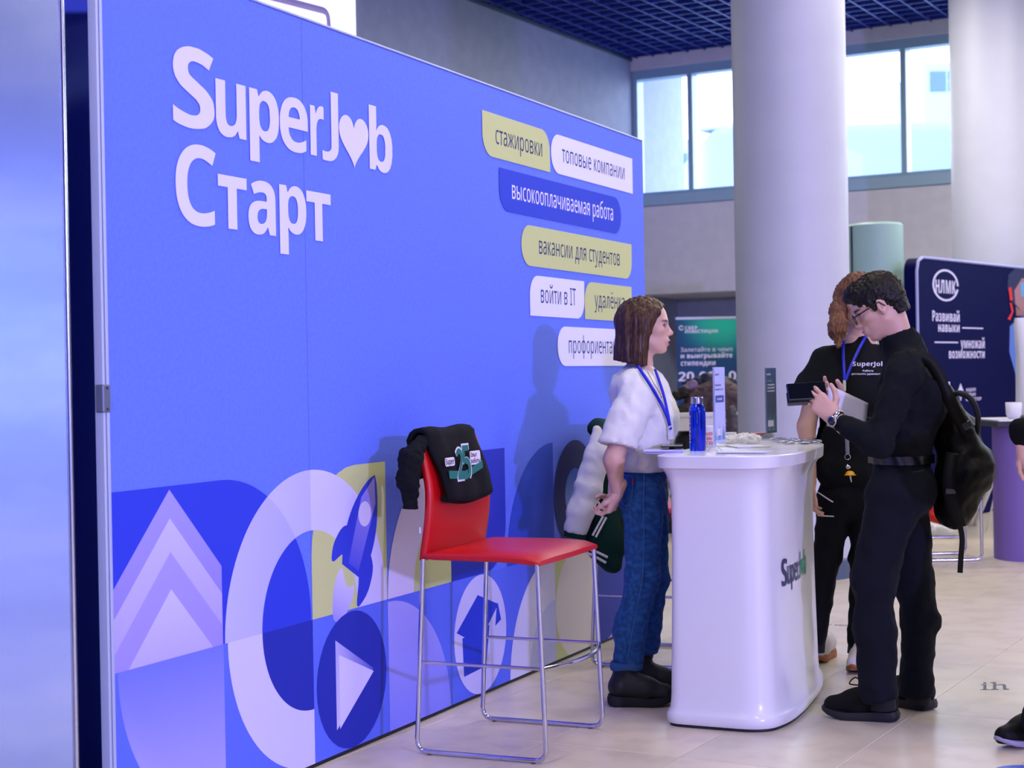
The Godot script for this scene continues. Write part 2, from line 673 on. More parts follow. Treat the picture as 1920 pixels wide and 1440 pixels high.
	var x := LEFT + 0.1
	while x < 3.0:
		part(ce, "grid_blade", long, blade, Vector3(x, TOP, zfar))
		x += 0.24
	var cross := box(Vector3(0, 0, -0.008), Vector3(3.0 - LEFT, 0.055, 0.008))
	var z := zfar + 0.1
	while z < znear:
		part(ce, "grid_blade", cross, blade, Vector3(LEFT, TOP + 0.001, z))
		z += 0.24
	part(ce, "ceiling_board", box(Vector3(LEFT, TOP, znear), Vector3(RIGHT, TOP + 0.05, FRONT)), mat("ceiling_board", Color(0.35, 0.38, 0.5), 0.8))
	part(ce, "ceiling_board", box(Vector3(3.02, TOP, zfar), Vector3(RIGHT, TOP + 0.05, znear)), mats["ceiling_board"])
	var tr := structure("trim_1", box(Vector3(LEFT, TOP - 0.03, BACK), Vector3(LEFT + 0.035, TOP + 0.06, FRONT), 0.004), mat("trim_dark", Color(0.12, 0.2, 0.36), 0.5))
	tr.set_meta("label", "dark edge trim along the ceiling grid")
	# columns
	var colm := mottled("column_paint", Color(0.74, 0.76, 0.82), Color(0.75, 0.77, 0.83), 0.5, 0.3, 8)
	var base_m := mat("column_base", Color(0.30, 0.36, 0.46), 0.5)
	var c0 := ground(1495, 1091)
	var away := Vector3(c0.x, 0, c0.z).normalized()
	round_column(c0 + away * 0.385, 0.372, colm, base_m, "thick round white column rising behind the white counter")
	round_column(Vector3(at(1872, 700, 16.6).x, 0, at(1872, 700, 16.6).z), 0.44, colm, base_m, "round white column rising behind the dark blue pop-up wall")
	# bright sign high on the left wall, above the printed wall
	var edge := on_plane(668, 40, Vector3(LEFT + 0.06, 0, 0), Vector3.RIGHT)
	var sg := thing("light_box_sign", "white lit sign with a violet line drawing, high on the side wall", "sign", Vector3(LEFT, 3.0, edge.z))
	var lit := mat("sign_glow", Color(1, 1, 1), 0.5, 0.0, {"emission_enabled": true, "emission": Color(0.96, 0.97, 1.0), "emission_energy_multiplier": 1.15})
	part(sg, "light_face", box(Vector3(0.0, 0.0, 0.0), Vector3(0.06, 2.3, 3.2), 0.01), lit)
	var vio := mat("sign_violet", Color(0.72, 0.66, 0.92), 0.5)
	var p0 := on_plane(615, 22, Vector3(LEFT + 0.065, 0, 0), Vector3.RIGHT) - sg.position
	var p1 := on_plane(622, 62, Vector3(LEFT + 0.065, 0, 0), Vector3.RIGHT) - sg.position
	var p2 := on_plane(470, -16, Vector3(LEFT + 0.065, 0, 0), Vector3.RIGHT) - sg.position
	p1 += Vector3(0, -0.5, 0)
	part(sg, "line_drawing", tube(rounded([p2, p0, p1], 0.08), 0.035, 8, -1.0, 0.3, Vector3.RIGHT), vio)

func round_column(p: Vector3, r: float, m: Material, bm: Material, label: String):
	var t := thing("round_column", label, "column", Vector3(p.x, 0, p.z))
	part(t, "shaft", lathe([Vector2(r, 0.13), Vector2(r, 2.7), Vector2(r, TOP + 0.6)], 48), m)
	part(t, "base_ring", lathe([Vector2(0, 0.0), Vector2(r + 0.012, 0.0), Vector2(r + 0.012, 0.12), Vector2(r, 0.132), Vector2(0, 0.132)], 48, [1, 2, 3, 4]), bm)

# ================================================================ what shows through the windows
func outside():
	var pale := mat("facade_pale", Color(0.52, 0.60, 0.68), 0.8)
	var white := mat("facade_white", Color(0.56, 0.62, 0.68), 0.8)
	var pane := mat("facade_glass", Color(0.22, 0.34, 0.48), 0.4)
	# long rounded building
	var a := at(1327, 235, 40.0)
	var b := at(1990, 175, 40.0)
	var t := thing("rounded_building", "long pale blue building with rounded end outside the windows", "building", Vector3(a.x, 0, a.z))
	var dir := Vector3(b.x - a.x, 0, b.z - a.z).normalized()
	var back := Vector3(dir.z, 0, -dir.x)
	if back.z > 0:
		back = -back
	var ln := Vector2(b.x - a.x, b.z - a.z).length()
	var top := a.y
	var rings := []
	for y in [-1.0, top - 0.25, top]:
		var inset := 0.22 if y == top else 0.0
		var ring := []
		for k in 9:
			var an := PI / 2 * k / 8.0
			ring.append(Vector3(0, y, 0) + dir * (1.0 - cos(an) * (1.0 - inset)) + back * (1.0 - sin(an) * (1.0 - inset)))
		ring.append(Vector3(0, y, 0) + dir * ln + back * inset)
		ring.append(Vector3(0, y, 0) + dir * ln + back * 10.0)
		ring.append(Vector3(0, y, 0) + dir * inset + back * 10.0)
		rings.append(ring)
	part(t, "wall", loft(rings), mat("facade_blue", Color(0.42, 0.47, 0.60), 0.8))
	var hood := at(1342, 216, 41.0) - t.position
	part(t, "roof_vent", box(Vector3(-0.4, -0.1, -0.3), Vector3(0.4, 0.1, 0.3), 0.03), mat("vent_grey", Color(0.55, 0.65, 0.72), 0.6), Vector3(hood.x, top + 0.1, hood.z))
	# white building behind on the left with window bands
	var c := at(1120, 265, 60.0)
	var t2 := thing("office_building", "white office block with window bands seen low through the first window", "building", Vector3(c.x, 0, c.z))
	var bs := Basis(Vector3(cam_basis.x.x, 0, cam_basis.x.z).normalized(), Vector3.UP, Vector3(cam_basis.z.x, 0, cam_basis.z.z).normalized())
	part(t2, "wall", box(Vector3(0, -1, -8), Vector3(4.6, c.y, 0)), white, Vector3.ZERO, bs)
	for i in 4:
		var w := part(t2, "window", box(Vector3(0.6 + i * 1.0, c.y - 1.8, -0.05), Vector3(1.35 + i * 1.0, c.y - 0.5, 0.03)), pane, Vector3.ZERO, bs)
		part(w, "glazing_bar", box(Vector3(0.6 + i * 1.0, c.y - 1.1, 0.03), Vector3(1.35 + i * 1.0, c.y - 1.0, 0.06)), white)
	part(t2, "canopy", box(Vector3(1.6, c.y - 1.5, 0.0), Vector3(2.9, c.y - 1.4, 0.8)), white, Vector3.ZERO, bs)
	# far block with windows on the right
	var d := at(1733, 118, 75.0)
	var t3 := thing("far_block", "pale block with two windows far beyond the rounded building", "building", Vector3(d.x, 0, d.z))
	part(t3, "wall", box(Vector3(0, -1, -8), Vector3(9, d.y, 0)), pale, Vector3.ZERO, bs)
	for i in 4:
		part(t3, "window", box(Vector3(0.25 + i * 0.85, d.y - 1.35, -0.05), Vector3(1.0 + i * 0.85, d.y - 0.4, 0.03)), pane, Vector3.ZERO, bs)
	# ground outside
	var g := structure("courtyard", box(Vector3(-120, -0.8, -120), Vector3(120, -0.5, BACK - 2.1)), mat("courtyard", Color(0.62, 0.64, 0.66), 0.9))
	g.set_meta("label", "grey courtyard ground outside the hall")

# ================================================================ the printed wall
func banner():
	var o0 := Vector3(-3.352, 0, -4.438)
	var e0 := Vector3(-3.585, 0, -7.288)
	var t := (e0 - o0).normalized()
	var bs := Basis(t, Vector3.UP, t.cross(Vector3.UP))
	var w := thing("printed_wall", "tall periwinkle blue fabric display wall printed with SuperJob lettering and shapes", "banner", o0)
	w.basis = bs
	var uL := -1.03
	var uR := 3.44
	var top := 2.6
	var cloth := mat("banner_cloth", Color.WHITE, 0.8)
	cloth.albedo_texture = noise_tex(31, 0.08, [[0.3, 0.7], [Color(0.345, 0.452, 0.945), Color(0.365, 0.472, 0.955)]], 512, false, 4)
	tri(cloth, 1.2, false)
	part(w, "fabric", box(Vector3(uL, 0.015, -0.028), Vector3(uR, top, 0.0), 0.004), cloth, Vector3.ZERO, Basis.IDENTITY)
	part(w, "seam", box(Vector3(0.034, 0.02, -0.0005), Vector3(0.0365, top - 0.004, 0.0006)), mat("banner_seam", Color(0.30, 0.38, 0.85), 0.8))
	# aluminium frame at the near end, with a groove and a hinge plate
	var alu := mat("aluminium", Color(0.68, 0.72, 0.85), 0.5, 0.2)
	var st := st_new()
	add_box(st, Vector3(uL - 0.028, 0.0, -0.026), Vector3(uL - 0.018, 2.63, 0.006), 0.002)
	add_box(st, Vector3(uL - 0.012, 0.0, -0.026), Vector3(uL, 2.63, 0.006), 0.002)
	add_box(st, Vector3(uL - 0.02, 0.0, -0.026), Vector3(uL - 0.01, 2.63, -0.012))
	part(w, "frame_post", done(st), alu)
	var hg := mat("hinge_grey", Color(0.42, 0.45, 0.55), 0.4, 0.5)
	var hp := part(w, "hinge_plate", box(Vector3(uL - 0.032, 1.265, -0.02), Vector3(uL + 0.002, 1.345, 0.009), 0.003), hg)
	for y in [1.275, 1.335]:
		part(hp, "screw", lathe([Vector2(0.004, 0), Vector2(0.004, 0.002), Vector2(0, 0.002)], 8), mat("screw_dark", Color(0.2, 0.2, 0.25), 0.4, 0.8), Vector3(uL - 0.015, y, 0.009), Basis(Vector3.RIGHT, PI / 2))
	part(w, "top_rail", box(Vector3(uL, top, -0.03), Vector3(uR, top + 0.008, 0.003), 0.002), alu)
	part(w, "foot_gap_shade", box(Vector3(uL, 0.0, -0.026), Vector3(uR, 0.015, -0.006)), mat("gap_shade", Color(0.06, 0.07, 0.14), 0.6))  # dark strip standing in for the shade under the fabric
	mural(w)

var layer := 0.0

func pc(c: Color) -> StandardMaterial3D:
	var k := "print_" + c.to_html(false)
	return mat(k, c, 0.8)

func print_shape(w: Node, called: String, poly: PackedVector2Array, c: Color):
	layer += 0.00004
	part(w, called, flat(poly, layer), pc(c))

# print that fades from colour a to colour b along an axis in the plane
func print_fade(w: Node, called: String, poly: PackedVector2Array, a: Color, b: Color, p0: Vector2, p1: Vector2):
	layer += 0.00004
	var al := a.srgb_to_linear()
	var bl := b.srgb_to_linear()
	var ax := (p1 - p0) / (p1 - p0).length_squared()
	var m := mat("print_fade", Color.WHITE, 0.8, 0.0, {"vertex_color_use_as_albedo": true})
	part(w, called, flat(poly, layer, func(p): return al.lerp(bl, clampf((p - p0).dot(ax), 0.0, 1.0))), m)

func both(a: PackedVector2Array, b: PackedVector2Array) -> PackedVector2Array:
	var r := Geometry2D.intersect_polygons(a, b)
	return r[0] if r.size() else PackedVector2Array()

func mural(w: Node):
	layer = 0.0006
	var royal := Color(0.10, 0.20, 0.82)
	var deep := Color(0.04, 0.13, 0.66)
	var mid := Color(0.33, 0.42, 0.92)
	var lav := Color(0.80, 0.79, 0.97)
	var lil := Color(0.70, 0.66, 0.95)
	var yel := Color(0.76, 0.79, 0.56)
	var peri := Color(0.375, 0.465, 0.96)
	var s := 0.528
	var u := []
	for k in 9:
		u.append(-1.02 + s * k)
	var v1 := 0.515
	var v2 := 1.035
	# lower row ground
	print_shape(w, "printed_ground", rect(-1.029, 0.016, 3.438, v1), mid)
	# first column: royal block rounding over into the second, stacked arrow heads
	print_shape(w, "printed_block", rect(-1.029, v1, u[1], v2), royal)
	print_shape(w, "printed_quarter", pie(u[1], v1, 0.52, 0, 90), royal)
	var cx := -0.756
	var cell := rect(-1.029, v1, u[1] - 0.003, v2)
	var tones := [[Color(0.62, 0.60, 0.94), Color(0.52, 0.47, 0.90)], [Color(0.76, 0.74, 0.97), Color(0.66, 0.62, 0.95)], [Color(0.63, 0.60, 0.93), Color(0.60, 0.56, 0.93)], [Color(0.78, 0.76, 0.96), Color(0.71, 0.68, 0.95)]]
	var apex := [1.024, 0.937, 0.836, 0.723]
	for k in 4:
		var a: float = apex[k]
		var tr := PackedVector2Array([Vector2(cx, a), Vector2(cx - (a - v1), v1), Vector2(cx + (a - v1), v1)])
		print_fade(w, "printed_arrow", both(tr, cell), tones[k][0], tones[k][1], Vector2(0, a), Vector2(0, v1))
	print_fade(w, "printed_quarter", both(pie(u[1], v1, 0.52, 180, 270), rect(-1.029, 0.016, u[1], v1)), Color(0.42, 0.47, 0.95), Color(0.68, 0.66, 0.97), Vector2(0, v1), Vector2(0, 0.1))
	# ring over columns two and three
	print_shape(w, "printed_disc", both(pie(u[2], v1, 0.32, 180, 270), rect(u[1], 0.016, u[2], v1)), deep)
	print_shape(w, "printed_disc", both(pie(u[2], v1, 0.32, 90, 180), pie(u[1], v1, 0.52, 0, 90)), royal)
	print_fade(w, "printed_ring", ring_sector(u[2], v1, 0.31, 0.52, 90, 180), Color(0.72, 0.72, 0.97), Color(0.80, 0.79, 0.97), Vector2(u[2] - 0.02, 0), Vector2(u[1], 0))
	print_fade(w, "printed_ring", both(ring_sector(u[2], v1, 0.31, 0.52, 90, 180), pie(u[1], v1, 0.52, 0, 90)), Color(0.66, 0.66, 0.95), Color(0.74, 0.74, 0.96), Vector2(u[2], 0), Vector2(u[1], 0))
	print_shape(w, "printed_ring", both(ring_sector(u[2], v1, 0.31, 0.505, 180, 270), rect(-2, 0.016, 2, v1)), lav)
	print_shape(w, "printed_block", pill(u[2], v1, u[3], v2, [0, 0, 0, 0.3]), yel)
	print_shape(w, "printed_ring", ring_sector(u[2], v1, 0.31, 0.52, 0, 90), lav)
	rocket(w)
	# play button
	print_shape(w, "printed_disc", arc(u[2] + s / 2, 0.262, 0.246), deep)
	var pl := PackedVector2Array([Vector2(0.183, 0.42), Vector2(0.183, 0.10), Vector2(0.45, 0.275)])
	print_fade(w, "play_triangle", pl, Color(0.80, 0.78, 0.97), Color(0.25, 0.28, 0.82), Vector2(0.18, 0.3), Vector2(0.37, 0.42))
	print_shape(w, "play_triangle", PackedVector2Array([Vector2(0.205, 0.365), Vector2(0.205, 0.10), Vector2(0.45, 0.265)]), Color(0.83, 0.81, 0.97))
	# fourth column
	print_shape(w, "printed_quarter", pie(u[4], v1, 0.525, 90, 180), Color(0.84, 0.81, 0.95))
	print_shape(w, "printed_quarter", pie(u[4], v1, 0.32, 90, 180), yel)
	print_fade(w, "printed_quarter", both(pie(u[3], 0.0, 0.505, 0, 90), rect(u[3], 0.016, u[4], v1)), Color(0.66, 0.65, 0.97), Color(0.50, 0.52, 0.95), Vector2(0, v1), Vector2(0, 0.1))
	# fifth column: block and mortarboard
	print_shape(w, "printed_block", pill(u[4], v1, u[5], v2, [0, 0.2, 0, 0]), Color(0.06, 0.15, 0.70))
	print_shape(w, "printed_disc", arc(u[4] + s / 2, 0.262, 0.25), lav)
	var cap := Color(0.06, 0.20, 0.80)
	print_shape(w, "mortarboard", PackedVector2Array([Vector2(1.13, 0.30), Vector2(1.33, 0.43), Vector2(1.53, 0.365), Vector2(1.33, 0.22)]), cap)
	print_shape(w, "mortarboard", PackedVector2Array([Vector2(1.18, 0.27), Vector2(1.44, 0.29), Vector2(1.40, 0.12), Vector2(1.19, 0.11)]), cap)
	print_shape(w, "mortarboard", PackedVector2Array([Vector2(1.515, 0.37), Vector2(1.525, 0.37), Vector2(1.555, 0.295), Vector2(1.495, 0.275)]), cap)
	# sixth column
	print_shape(w, "printed_quarter", pie(u[6], v1, 0.52, 90, 180), Color(0.13, 0.27, 0.76))
	print_shape(w, "printed_quarter", both(pie(u[6], 0.0, 0.51, 90, 180), rect(u[5], 0.016, u[6], v1)), Color(0.84, 0.83, 0.94))
	print_shape(w, "printed_quarter", both(pie(u[6], 0.0, 0.3, 90, 180), rect(u[5], 0.016, u[6], v1)), Color(0.74, 0.76, 0.93))
	# seventh column
	print_shape(w, "printed_disc", arc(u[6] + s / 2, v1 + 0.26, 0.26), Color(0.05, 0.10, 0.42))
	print_fade(w, "printed_disc", arc(u[6] + s / 2, v1 + 0.26, 0.125), Color(0.20, 0.36, 0.86), Color(0.55, 0.66, 0.90), Vector2(0, 0.9), Vector2(0, 0.65))
	print_shape(w, "printed_block", rect(u[6], 0.016, u[7], v1), yel)
	print_shape(w, "printed_disc", both(arc(u[6] + s / 2, 0.25, 0.26), rect(u[6], 0.016, u[7], v1)), Color(0.84, 0.82, 0.82))
	# eighth column
	print_shape(w, "printed_block", rect(u[7], 0.016, u[8], v2), Color(0.60, 0.58, 0.90))
	print_shape(w, "printed_half_disc", both(pie(u[7], v1, 0.515, -90, 90), rect(u[7], 0.016, u[8], v2)), Color(0.14, 0.20, 0.62))
	# title
	var ink := Color(0.85, 0.84, 0.98)
	layer += 0.0002
	var im := pc(ink)
	for q in [["S", -0.704, -0.489, 2.133, 2.387], ["u", -0.481, -0.314, 2.13, 2.31], ["p", -0.294, -0.119, 2.07, 2.314], ["e", -0.114, 0.062, 2.129, 2.316], ["r", 0.078, 0.168, 2.133, 2.312], ["J", 0.156, 0.268, 2.124, 2.374], ["b", 0.488, 0.663, 2.124, 2.368],
			["С", -0.698, -0.487, 1.832, 2.087], ["т", -0.478, -0.318, 1.837, 2.007], ["а", -0.311, -0.15, 1.83, 2.01], ["р", -0.126, 0.042, 1.775, 2.012], ["т", 0.044, 0.205, 1.835, 2.005]]:
		glyph(w, q[0], q[1], q[2], q[3], q[4], layer, im)
	part(w, "heart", flat(heart(0.377, 2.211, 0.212, 0.19), layer), im)
	# slogan pills
	var white := Color(0.87, 0.87, 0.97)
	var dk := pc(Color(0.10, 0.17, 0.42))
	var bl := Color(0.09, 0.22, 0.80)
	var r := 0.092
	var pills := [
		[1.455, 2.296, 2.175, 2.486, [r, 0, r, 0], yel, "стажировки", 1.585, 0.50, dk],
		[2.188, 2.300, 3.27, 2.486, [r, 0, 0, r], white, "топовые компании", 2.32, 0.83, pc(Color(0.12, 0.20, 0.55))],
		[1.615, 2.072, 3.09, 2.258, [r, r, r, 0], bl, "высокооплачиваемая работа", 1.745, 1.23, pc(white)],
		[1.835, 1.845, 3.235, 2.03, [r, r, 0, r], yel, "вакансии для студентов", 2.03, 1.03, dk],
		[1.918, 1.62, 2.568, 1.805, [0, r, 0, r], white, "войти в IT", 2.04, 0.42, pc(Color(0.12, 0.20, 0.55))],
		[2.572, 1.62, 3.225, 1.805, [0, r, 0, r], yel, "удалёнка", 2.70, 0.42, dk],
		[2.225, 1.39, 3.23, 1.578, [r, r, r, r], white, "профориентация", 2.36, 0.73, pc(Color(0.12, 0.20, 0.55))],
	]
	for p in pills:
		print_shape(w, "slogan_pill", pill(p[0], p[1], p[2], p[3], p[4]), p[5])
		lettering(w, p[6], p[7], p[1] + 0.062, p[8], 0.082, layer + 0.0002, p[9], 400)

func rocket(w: Node):
	# body leaning to the upper right, in the wall's plane
	var c := Vector2(0.385, 0.80)
	var a := deg_to_rad(62.0)
	var ax := Vector2(cos(a), sin(a))
	var sd := Vector2(-ax.y, ax.x)
	var f := func(q: Vector2) -> Vector2: return c + ax * q.x + sd * q.y
	var hull := PackedVector2Array()
	var left := PackedVector2Array()
	for k in 17:
		var tt := k / 16.0
		var x := lerpf(-0.17, 0.215, tt)
		var y := 0.105 * pow(sin(PI * clampf(0.22 + 0.78 * tt, 0.0, 1.0)), 0.75)
		hull.append(f.call(Vector2(x, y)))
		left.append(f.call(Vector2(x, -y)))
	left.reverse()
	hull.append_array(left)
	var navy := Color(0.12, 0.20, 0.80)
	print_shape(w, "rocket_hull", hull, navy)
	var stripe := PackedVector2Array()
	for q in [Vector2(-0.15, -0.045), Vector2(0.12, -0.05), Vector2(0.205, 0.0), Vector2(0.10, 0.055), Vector2(-0.15, 0.035)]:
		stripe.append(f.call(q))
	print_fade(w, "rocket_stripe", stripe, Color(0.62, 0.58, 0.94), Color(0.28, 0.30, 0.84), f.call(Vector2(0.2, 0)), f.call(Vector2(-0.15, 0)))
	var port: Vector2 = f.call(Vector2(0.055, 0.005))
	print_shape(w, "rocket_porthole", arc(port.x, port.y, 0.046, 0, 360, 28), Color(0.83, 0.81, 0.96))
	for q in [[Vector2(-0.02, 0.085), Vector2(-0.05, 0.135), Vector2(-0.13, 0.165), Vector2(-0.20, 0.145), Vector2(-0.13, 0.085), Vector2(-0.14, 0.06)], [Vector2(-0.05, -0.085), Vector2(-0.10, -0.145), Vector2(-0.20, -0.145), Vector2(-0.29, -0.09), Vector2(-0.17, -0.06), Vector2(-0.16, -0.04)]]:
		var fin := PackedVector2Array()
		for p in q:
			fin.append(f.call(p))
		print_shape(w, "rocket_fin", rounder(fin), navy)
	var flame := PackedVector2Array()
	for p in [Vector2(-0.175, 0.07), Vector2(-0.22, 0.095), Vector2(-0.30, 0.085), Vector2(-0.385, 0.04), Vector2(-0.33, -0.03), Vector2(-0.25, -0.05), Vector2(-0.2, -0.04), Vector2(-0.235, 0.0), Vector2(-0.215, 0.035)]:
		flame.append(f.call(p))
	print_fade(w, "rocket_flame", rounder(flame), Color(0.80, 0.78, 0.97), Color(0.58, 0.55, 0.93), f.call(Vector2(-0.2, 0.0)), f.call(Vector2(-0.38, 0.0)))

# corner cutting, twice
func rounder(p: PackedVector2Array) -> PackedVector2Array:
	for k in 2:
		var q := PackedVector2Array()
		for i in p.size():
			var a := p[i]
			var b := p[(i + 1) % p.size()]
			q.append(a.lerp(b, 0.22))
			q.append(a.lerp(b, 0.78))
		p = q
	return p

# ================================================================ the white counter
const DESK := 1.035

func outline_ring(pts: Array, grow: float, y: float, from_pt: Vector3) -> Array:
	# closed smooth outline, moved outwards by grow
	var n := pts.size()
	var out := []
	for i in n:
		var a: Vector2 = pts[(i - 1 + n) % n]
		var b: Vector2 = pts[(i + 1) % n]
		var tg := (b - a).normalized()
		var nm := Vector2(-tg.y, tg.x)
		var p: Vector2 = pts[i] + nm * grow
		out.append(Vector3(p.x, y, p.y) - from_pt)
	return out

func smooth_outline(corners: Array) -> Array:
	# corners: [x, z, radius]
	var out := []
	var n := corners.size()
	for i in n:
		var p := Vector2(corners[i][0], corners[i][1])
		var a := Vector2(corners[(i - 1 + n) % n][0], corners[(i - 1 + n) % n][1])
		var b := Vector2(corners[(i + 1) % n][0], corners[(i + 1) % n][1])
		var r: float = corners[i][2]
		if r <= 0.0:
			out.append(p)
			continue
		var p0 := p + (a - p).normalized() * minf(r, p.distance_to(a) * 0.48)
		var p1 := p + (b - p).normalized() * minf(r, p.distance_to(b) * 0.48)
		for k in 7:
			var t := k / 6.0
			out.append(p0.lerp(p, t).lerp(p.lerp(p1, t), t))
	return out

func counter():
	var base := Vector3(-2.33, 0, -6.15)
	var t := thing("promo_counter", "white moulded promotion counter with curved front and SuperJob logo", "counter", base)
	# body outline, seen from above
	var cs := [[-2.522, -5.592, 0.06], [-2.136, -5.622, 0.11], [-2.108, -5.80, 0.1], [-2.127, -6.0, 0.1], [-2.15, -6.15, 0.1], [-2.185, -6.35, 0.12], [-2.245, -6.58, 0.14], [-2.32, -6.74, 0.12], [-2.45, -6.84, 0.1], [-2.72, -6.86, 0.08]]
	var pts := smooth_outline(cs)
	# the outline runs towards -z on the +x side: outward normal as used in outline_ring
	var shell := mat("counter_white", Color(0.86, 0.86, 0.89), 0.28, 0.0, {"clearcoat_enabled": true, "clearcoat": 0.3, "clearcoat_roughness": 0.15})
	var rings := []
	for q in [[0.012, 0.006], [0.02, 0.012], [0.045, 0.013], [0.055, 0.008], [0.07, -0.002], [0.12, -0.006], [0.35, -0.012], [0.65, -0.018], [0.88, -0.018], [0.93, -0.012], [0.96, 0.0], [0.985, 0.016]]:
		rings.append(outline_ring(pts, q[1], q[0], base))
	part(t, "body", loft(rings), shell)
	var tops := []
	for q in [[0.984, 0.012], [0.985, 0.026], [0.988, 0.029], [DESK - 0.005, 0.032], [DESK - 0.0015, 0.030], [DESK, 0.025]]:
		tops.append(outline_ring(pts, q[1], q[0], base))
	part(t, "counter_top", loft(tops, true, true, [1, 2, 3, 4, 4]), shell)
	part(t, "plinth_gap_shade", loft([outline_ring(pts, 0.0, 0.0, base), outline_ring(pts, 0.0, 0.013, base)]), mat("gap_shade", Color(0.06, 0.07, 0.14), 0.6))  # near-black band painting the shaded gap under the plinth
	# logo wrapped on the curved front: each letter lies on the shell
	var navy := mat("logo_navy", Color(0.10, 0.13, 0.35), 0.5)
	var green := mat("logo_green", Color(0.05, 0.55, 0.42), 0.5)
	var face := []
	for p in pts:
		if p.y < -5.66 and p.y > -6.75 and p.x > -2.4:
			face.append(p)
	var letters := [["S", 0.0, 0.062, 0.0, 0.105], ["u", 0.068, 0.115, 0.0, 0.072], ["p", 0.123, 0.172, -0.026, 0.072], ["e", 0.177, 0.226, 0.0, 0.072], ["r", 0.232, 0.262, 0.0, 0.072], ["J", 0.262, 0.30, 0.0, 0.105], ["h", 0.304, 0.366, 0.0, 0.075], ["b", 0.374, 0.424, 0.0, 0.105]]
	var start := 0.12
	for q in letters:
		var mid: float = start + (q[1] + q[2]) * 0.5
		var fr := along(face, mid)
		var p: Vector2 = fr[0]
		var tg: Vector2 = fr[1]
		var nm := Vector2(-tg.y, tg.x)
		var w: float = q[2] - q[1]
		var holder := Node3D.new()
		holder.name = "logo_letter"
		t.add_child(holder, true)
		var pos := p + nm * (-0.0135)
		holder.transform = Transform3D(Basis(Vector3(tg.x, 0, tg.y), Vector3.UP, Vector3(nm.x, 0, nm.y)), Vector3(pos.x, 0.525, pos.y) - base)
		if q[0] == "h":
			part(holder, "heart", flat(heart(0, 0.036, w, 0.075), 0.0), green)
		else:
			glyph(holder, q[0], -w / 2, w / 2, q[3], q[4], 0.0, green if q[0] in ["J", "b"] else navy)

# point and direction at a length along a 2D path
func along(path: Array, s: float) -> Array:
	var left := s
	for i in path.size() - 1:
		var a: Vector2 = path[i]
		var b: Vector2 = path[i + 1]
		var l := a.distance_to(b)
		if left <= l or i == path.size() - 2:
			return [a.lerp(b, left / maxf(l, 1e-6)), (b - a).normalized()]
		left -= l
	return [path[0], Vector2(0, -1)]

# ================================================================ bar stools
func back_x(y: float) -> float:
	# profile of the backrest's front
	return -0.214 + 0.026 * sin(PI * clampf((y - 0.70) / 0.425, 0.0, 1.0)) - 0.022 * clampf((y - 0.95) / 0.17, 0.0, 1.0)

func make_stool(label: String) -> Node3D:
	var t := thing("bar_stool", label, "stool", Vector3.ZERO, "red bar stools along the printed wall")
	var red := mat("red_leather", Color(0.74, 0.02, 0.07), 0.38, 0.0, {"metallic_specular": 0.5})
	red.normal_enabled = true
	red.normal_texture = noise_tex(41, 0.06, [], 512, true)
	red.normal_scale = 0.25
	tri(red, 6.0, false)
	var chrome := mat("chrome", Color(0.78, 0.78, 0.84), 0.12, 1.0)
	# seat: cushion with a rounded front that drops a little
	var rings := []
	for k in 13:
		var s := lerpf(-0.215, 0.235, k / 12.0)
		var drop := 0.012 * pow(maxf(0.0, (s - 0.08) / 0.155), 2.0)
		var e: float = 1.0 if k > 0 and k < 12 else 0.55
		var ring := []
		for q in [[-0.29, -0.01], [-0.298, 0.004], [-0.285, 0.018], [-0.15, 0.022], [0.0, 0.02], [0.15, 0.022], [0.285, 0.018], [0.298, 0.004], [0.29, -0.01], [0.15, -0.014], [-0.15, -0.014]]:
			ring.append(Vector3(s + (0.0 if k < 12 else 0.004), 0.706 + q[1] * e - drop, q[0] * (1.0 - 0.05 * (0.235 - s) / 0.45)))
		rings.append(ring)
	part(t, "seat", loft(rings), red)
	# backrest: upholstered shell
	var br := []
	for k in 15:
		var y := lerpf(0.692, 1.124, k / 14.0)
		var x := back_x(y)
		var hw := 0.268 - 0.02 * (k / 14.0) + 0.008 * sin(PI * k / 14.0)
		var th := 0.026 if k < 14 else 0.018
		var ring := []
		for q in [[-1.0, -0.5], [-0.99, -0.95], [-0.9, -1.0], [-0.5, -1.15], [0.0, -1.2], [0.5, -1.15], [0.9, -1.0], [0.99, -0.95], [1.0, -0.5], [0.99, -0.05], [0.9, 0.0], [0.5, -0.15], [0.0, -0.2], [-0.5, -0.15], [-0.9, 0.0], [-0.99, -0.05]]:
			ring.append(Vector3(x + q[1] * th, y, -q[0] * hw))
		br.append(ring)
	part(t, "backrest", loft(br), red)
	part(t, "care_tag", box(Vector3(-0.232, 0.79, 0.2735), Vector3(-0.226, 0.812, 0.2755)), mat("tag_white", Color(0.85, 0.85, 0.88), 0.6))
	# sled frames, one at each side
	for s in [1.0, -1.0]:
		var path := [Vector3(-0.215, 0.70, s * 0.283), Vector3(-0.25, 0.011, s * 0.29), Vector3(0.25, 0.011, s * 0.29), Vector3(0.226, 0.70, s * 0.285)]
		part(t, "sled_frame", tube(rounded(path, 0.045), 0.0088, 12), chrome)
		var a := Vector3(-0.2335, 0.33, s * 0.2865)
		var b := Vector3(0.2385, 0.33, s * 0.2865)
		part(t, "side_rung", tube([a, b], 0.0062, 10), chrome)
		for x in [-0.2, 0.2]:
			part(t, "foot_glide", lathe([Vector2(0, 0), Vector2(0.008, 0), Vector2(0.008, 0.006), Vector2(0, 0.006)], 10), mat("glide_grey", Color(0.3, 0.3, 0.34), 0.6), Vector3(x, 0, s * 0.29))
	part(t, "foot_rest", tube(smooth_path([Vector3(0.2385, 0.33, 0.2865), Vector3(0.285, 0.33, 0.15), Vector3(0.30, 0.33, 0.0), Vector3(0.285, 0.33, -0.15), Vector3(0.2385, 0.33, -0.2865)]), 0.0082, 12), chrome)
	return t

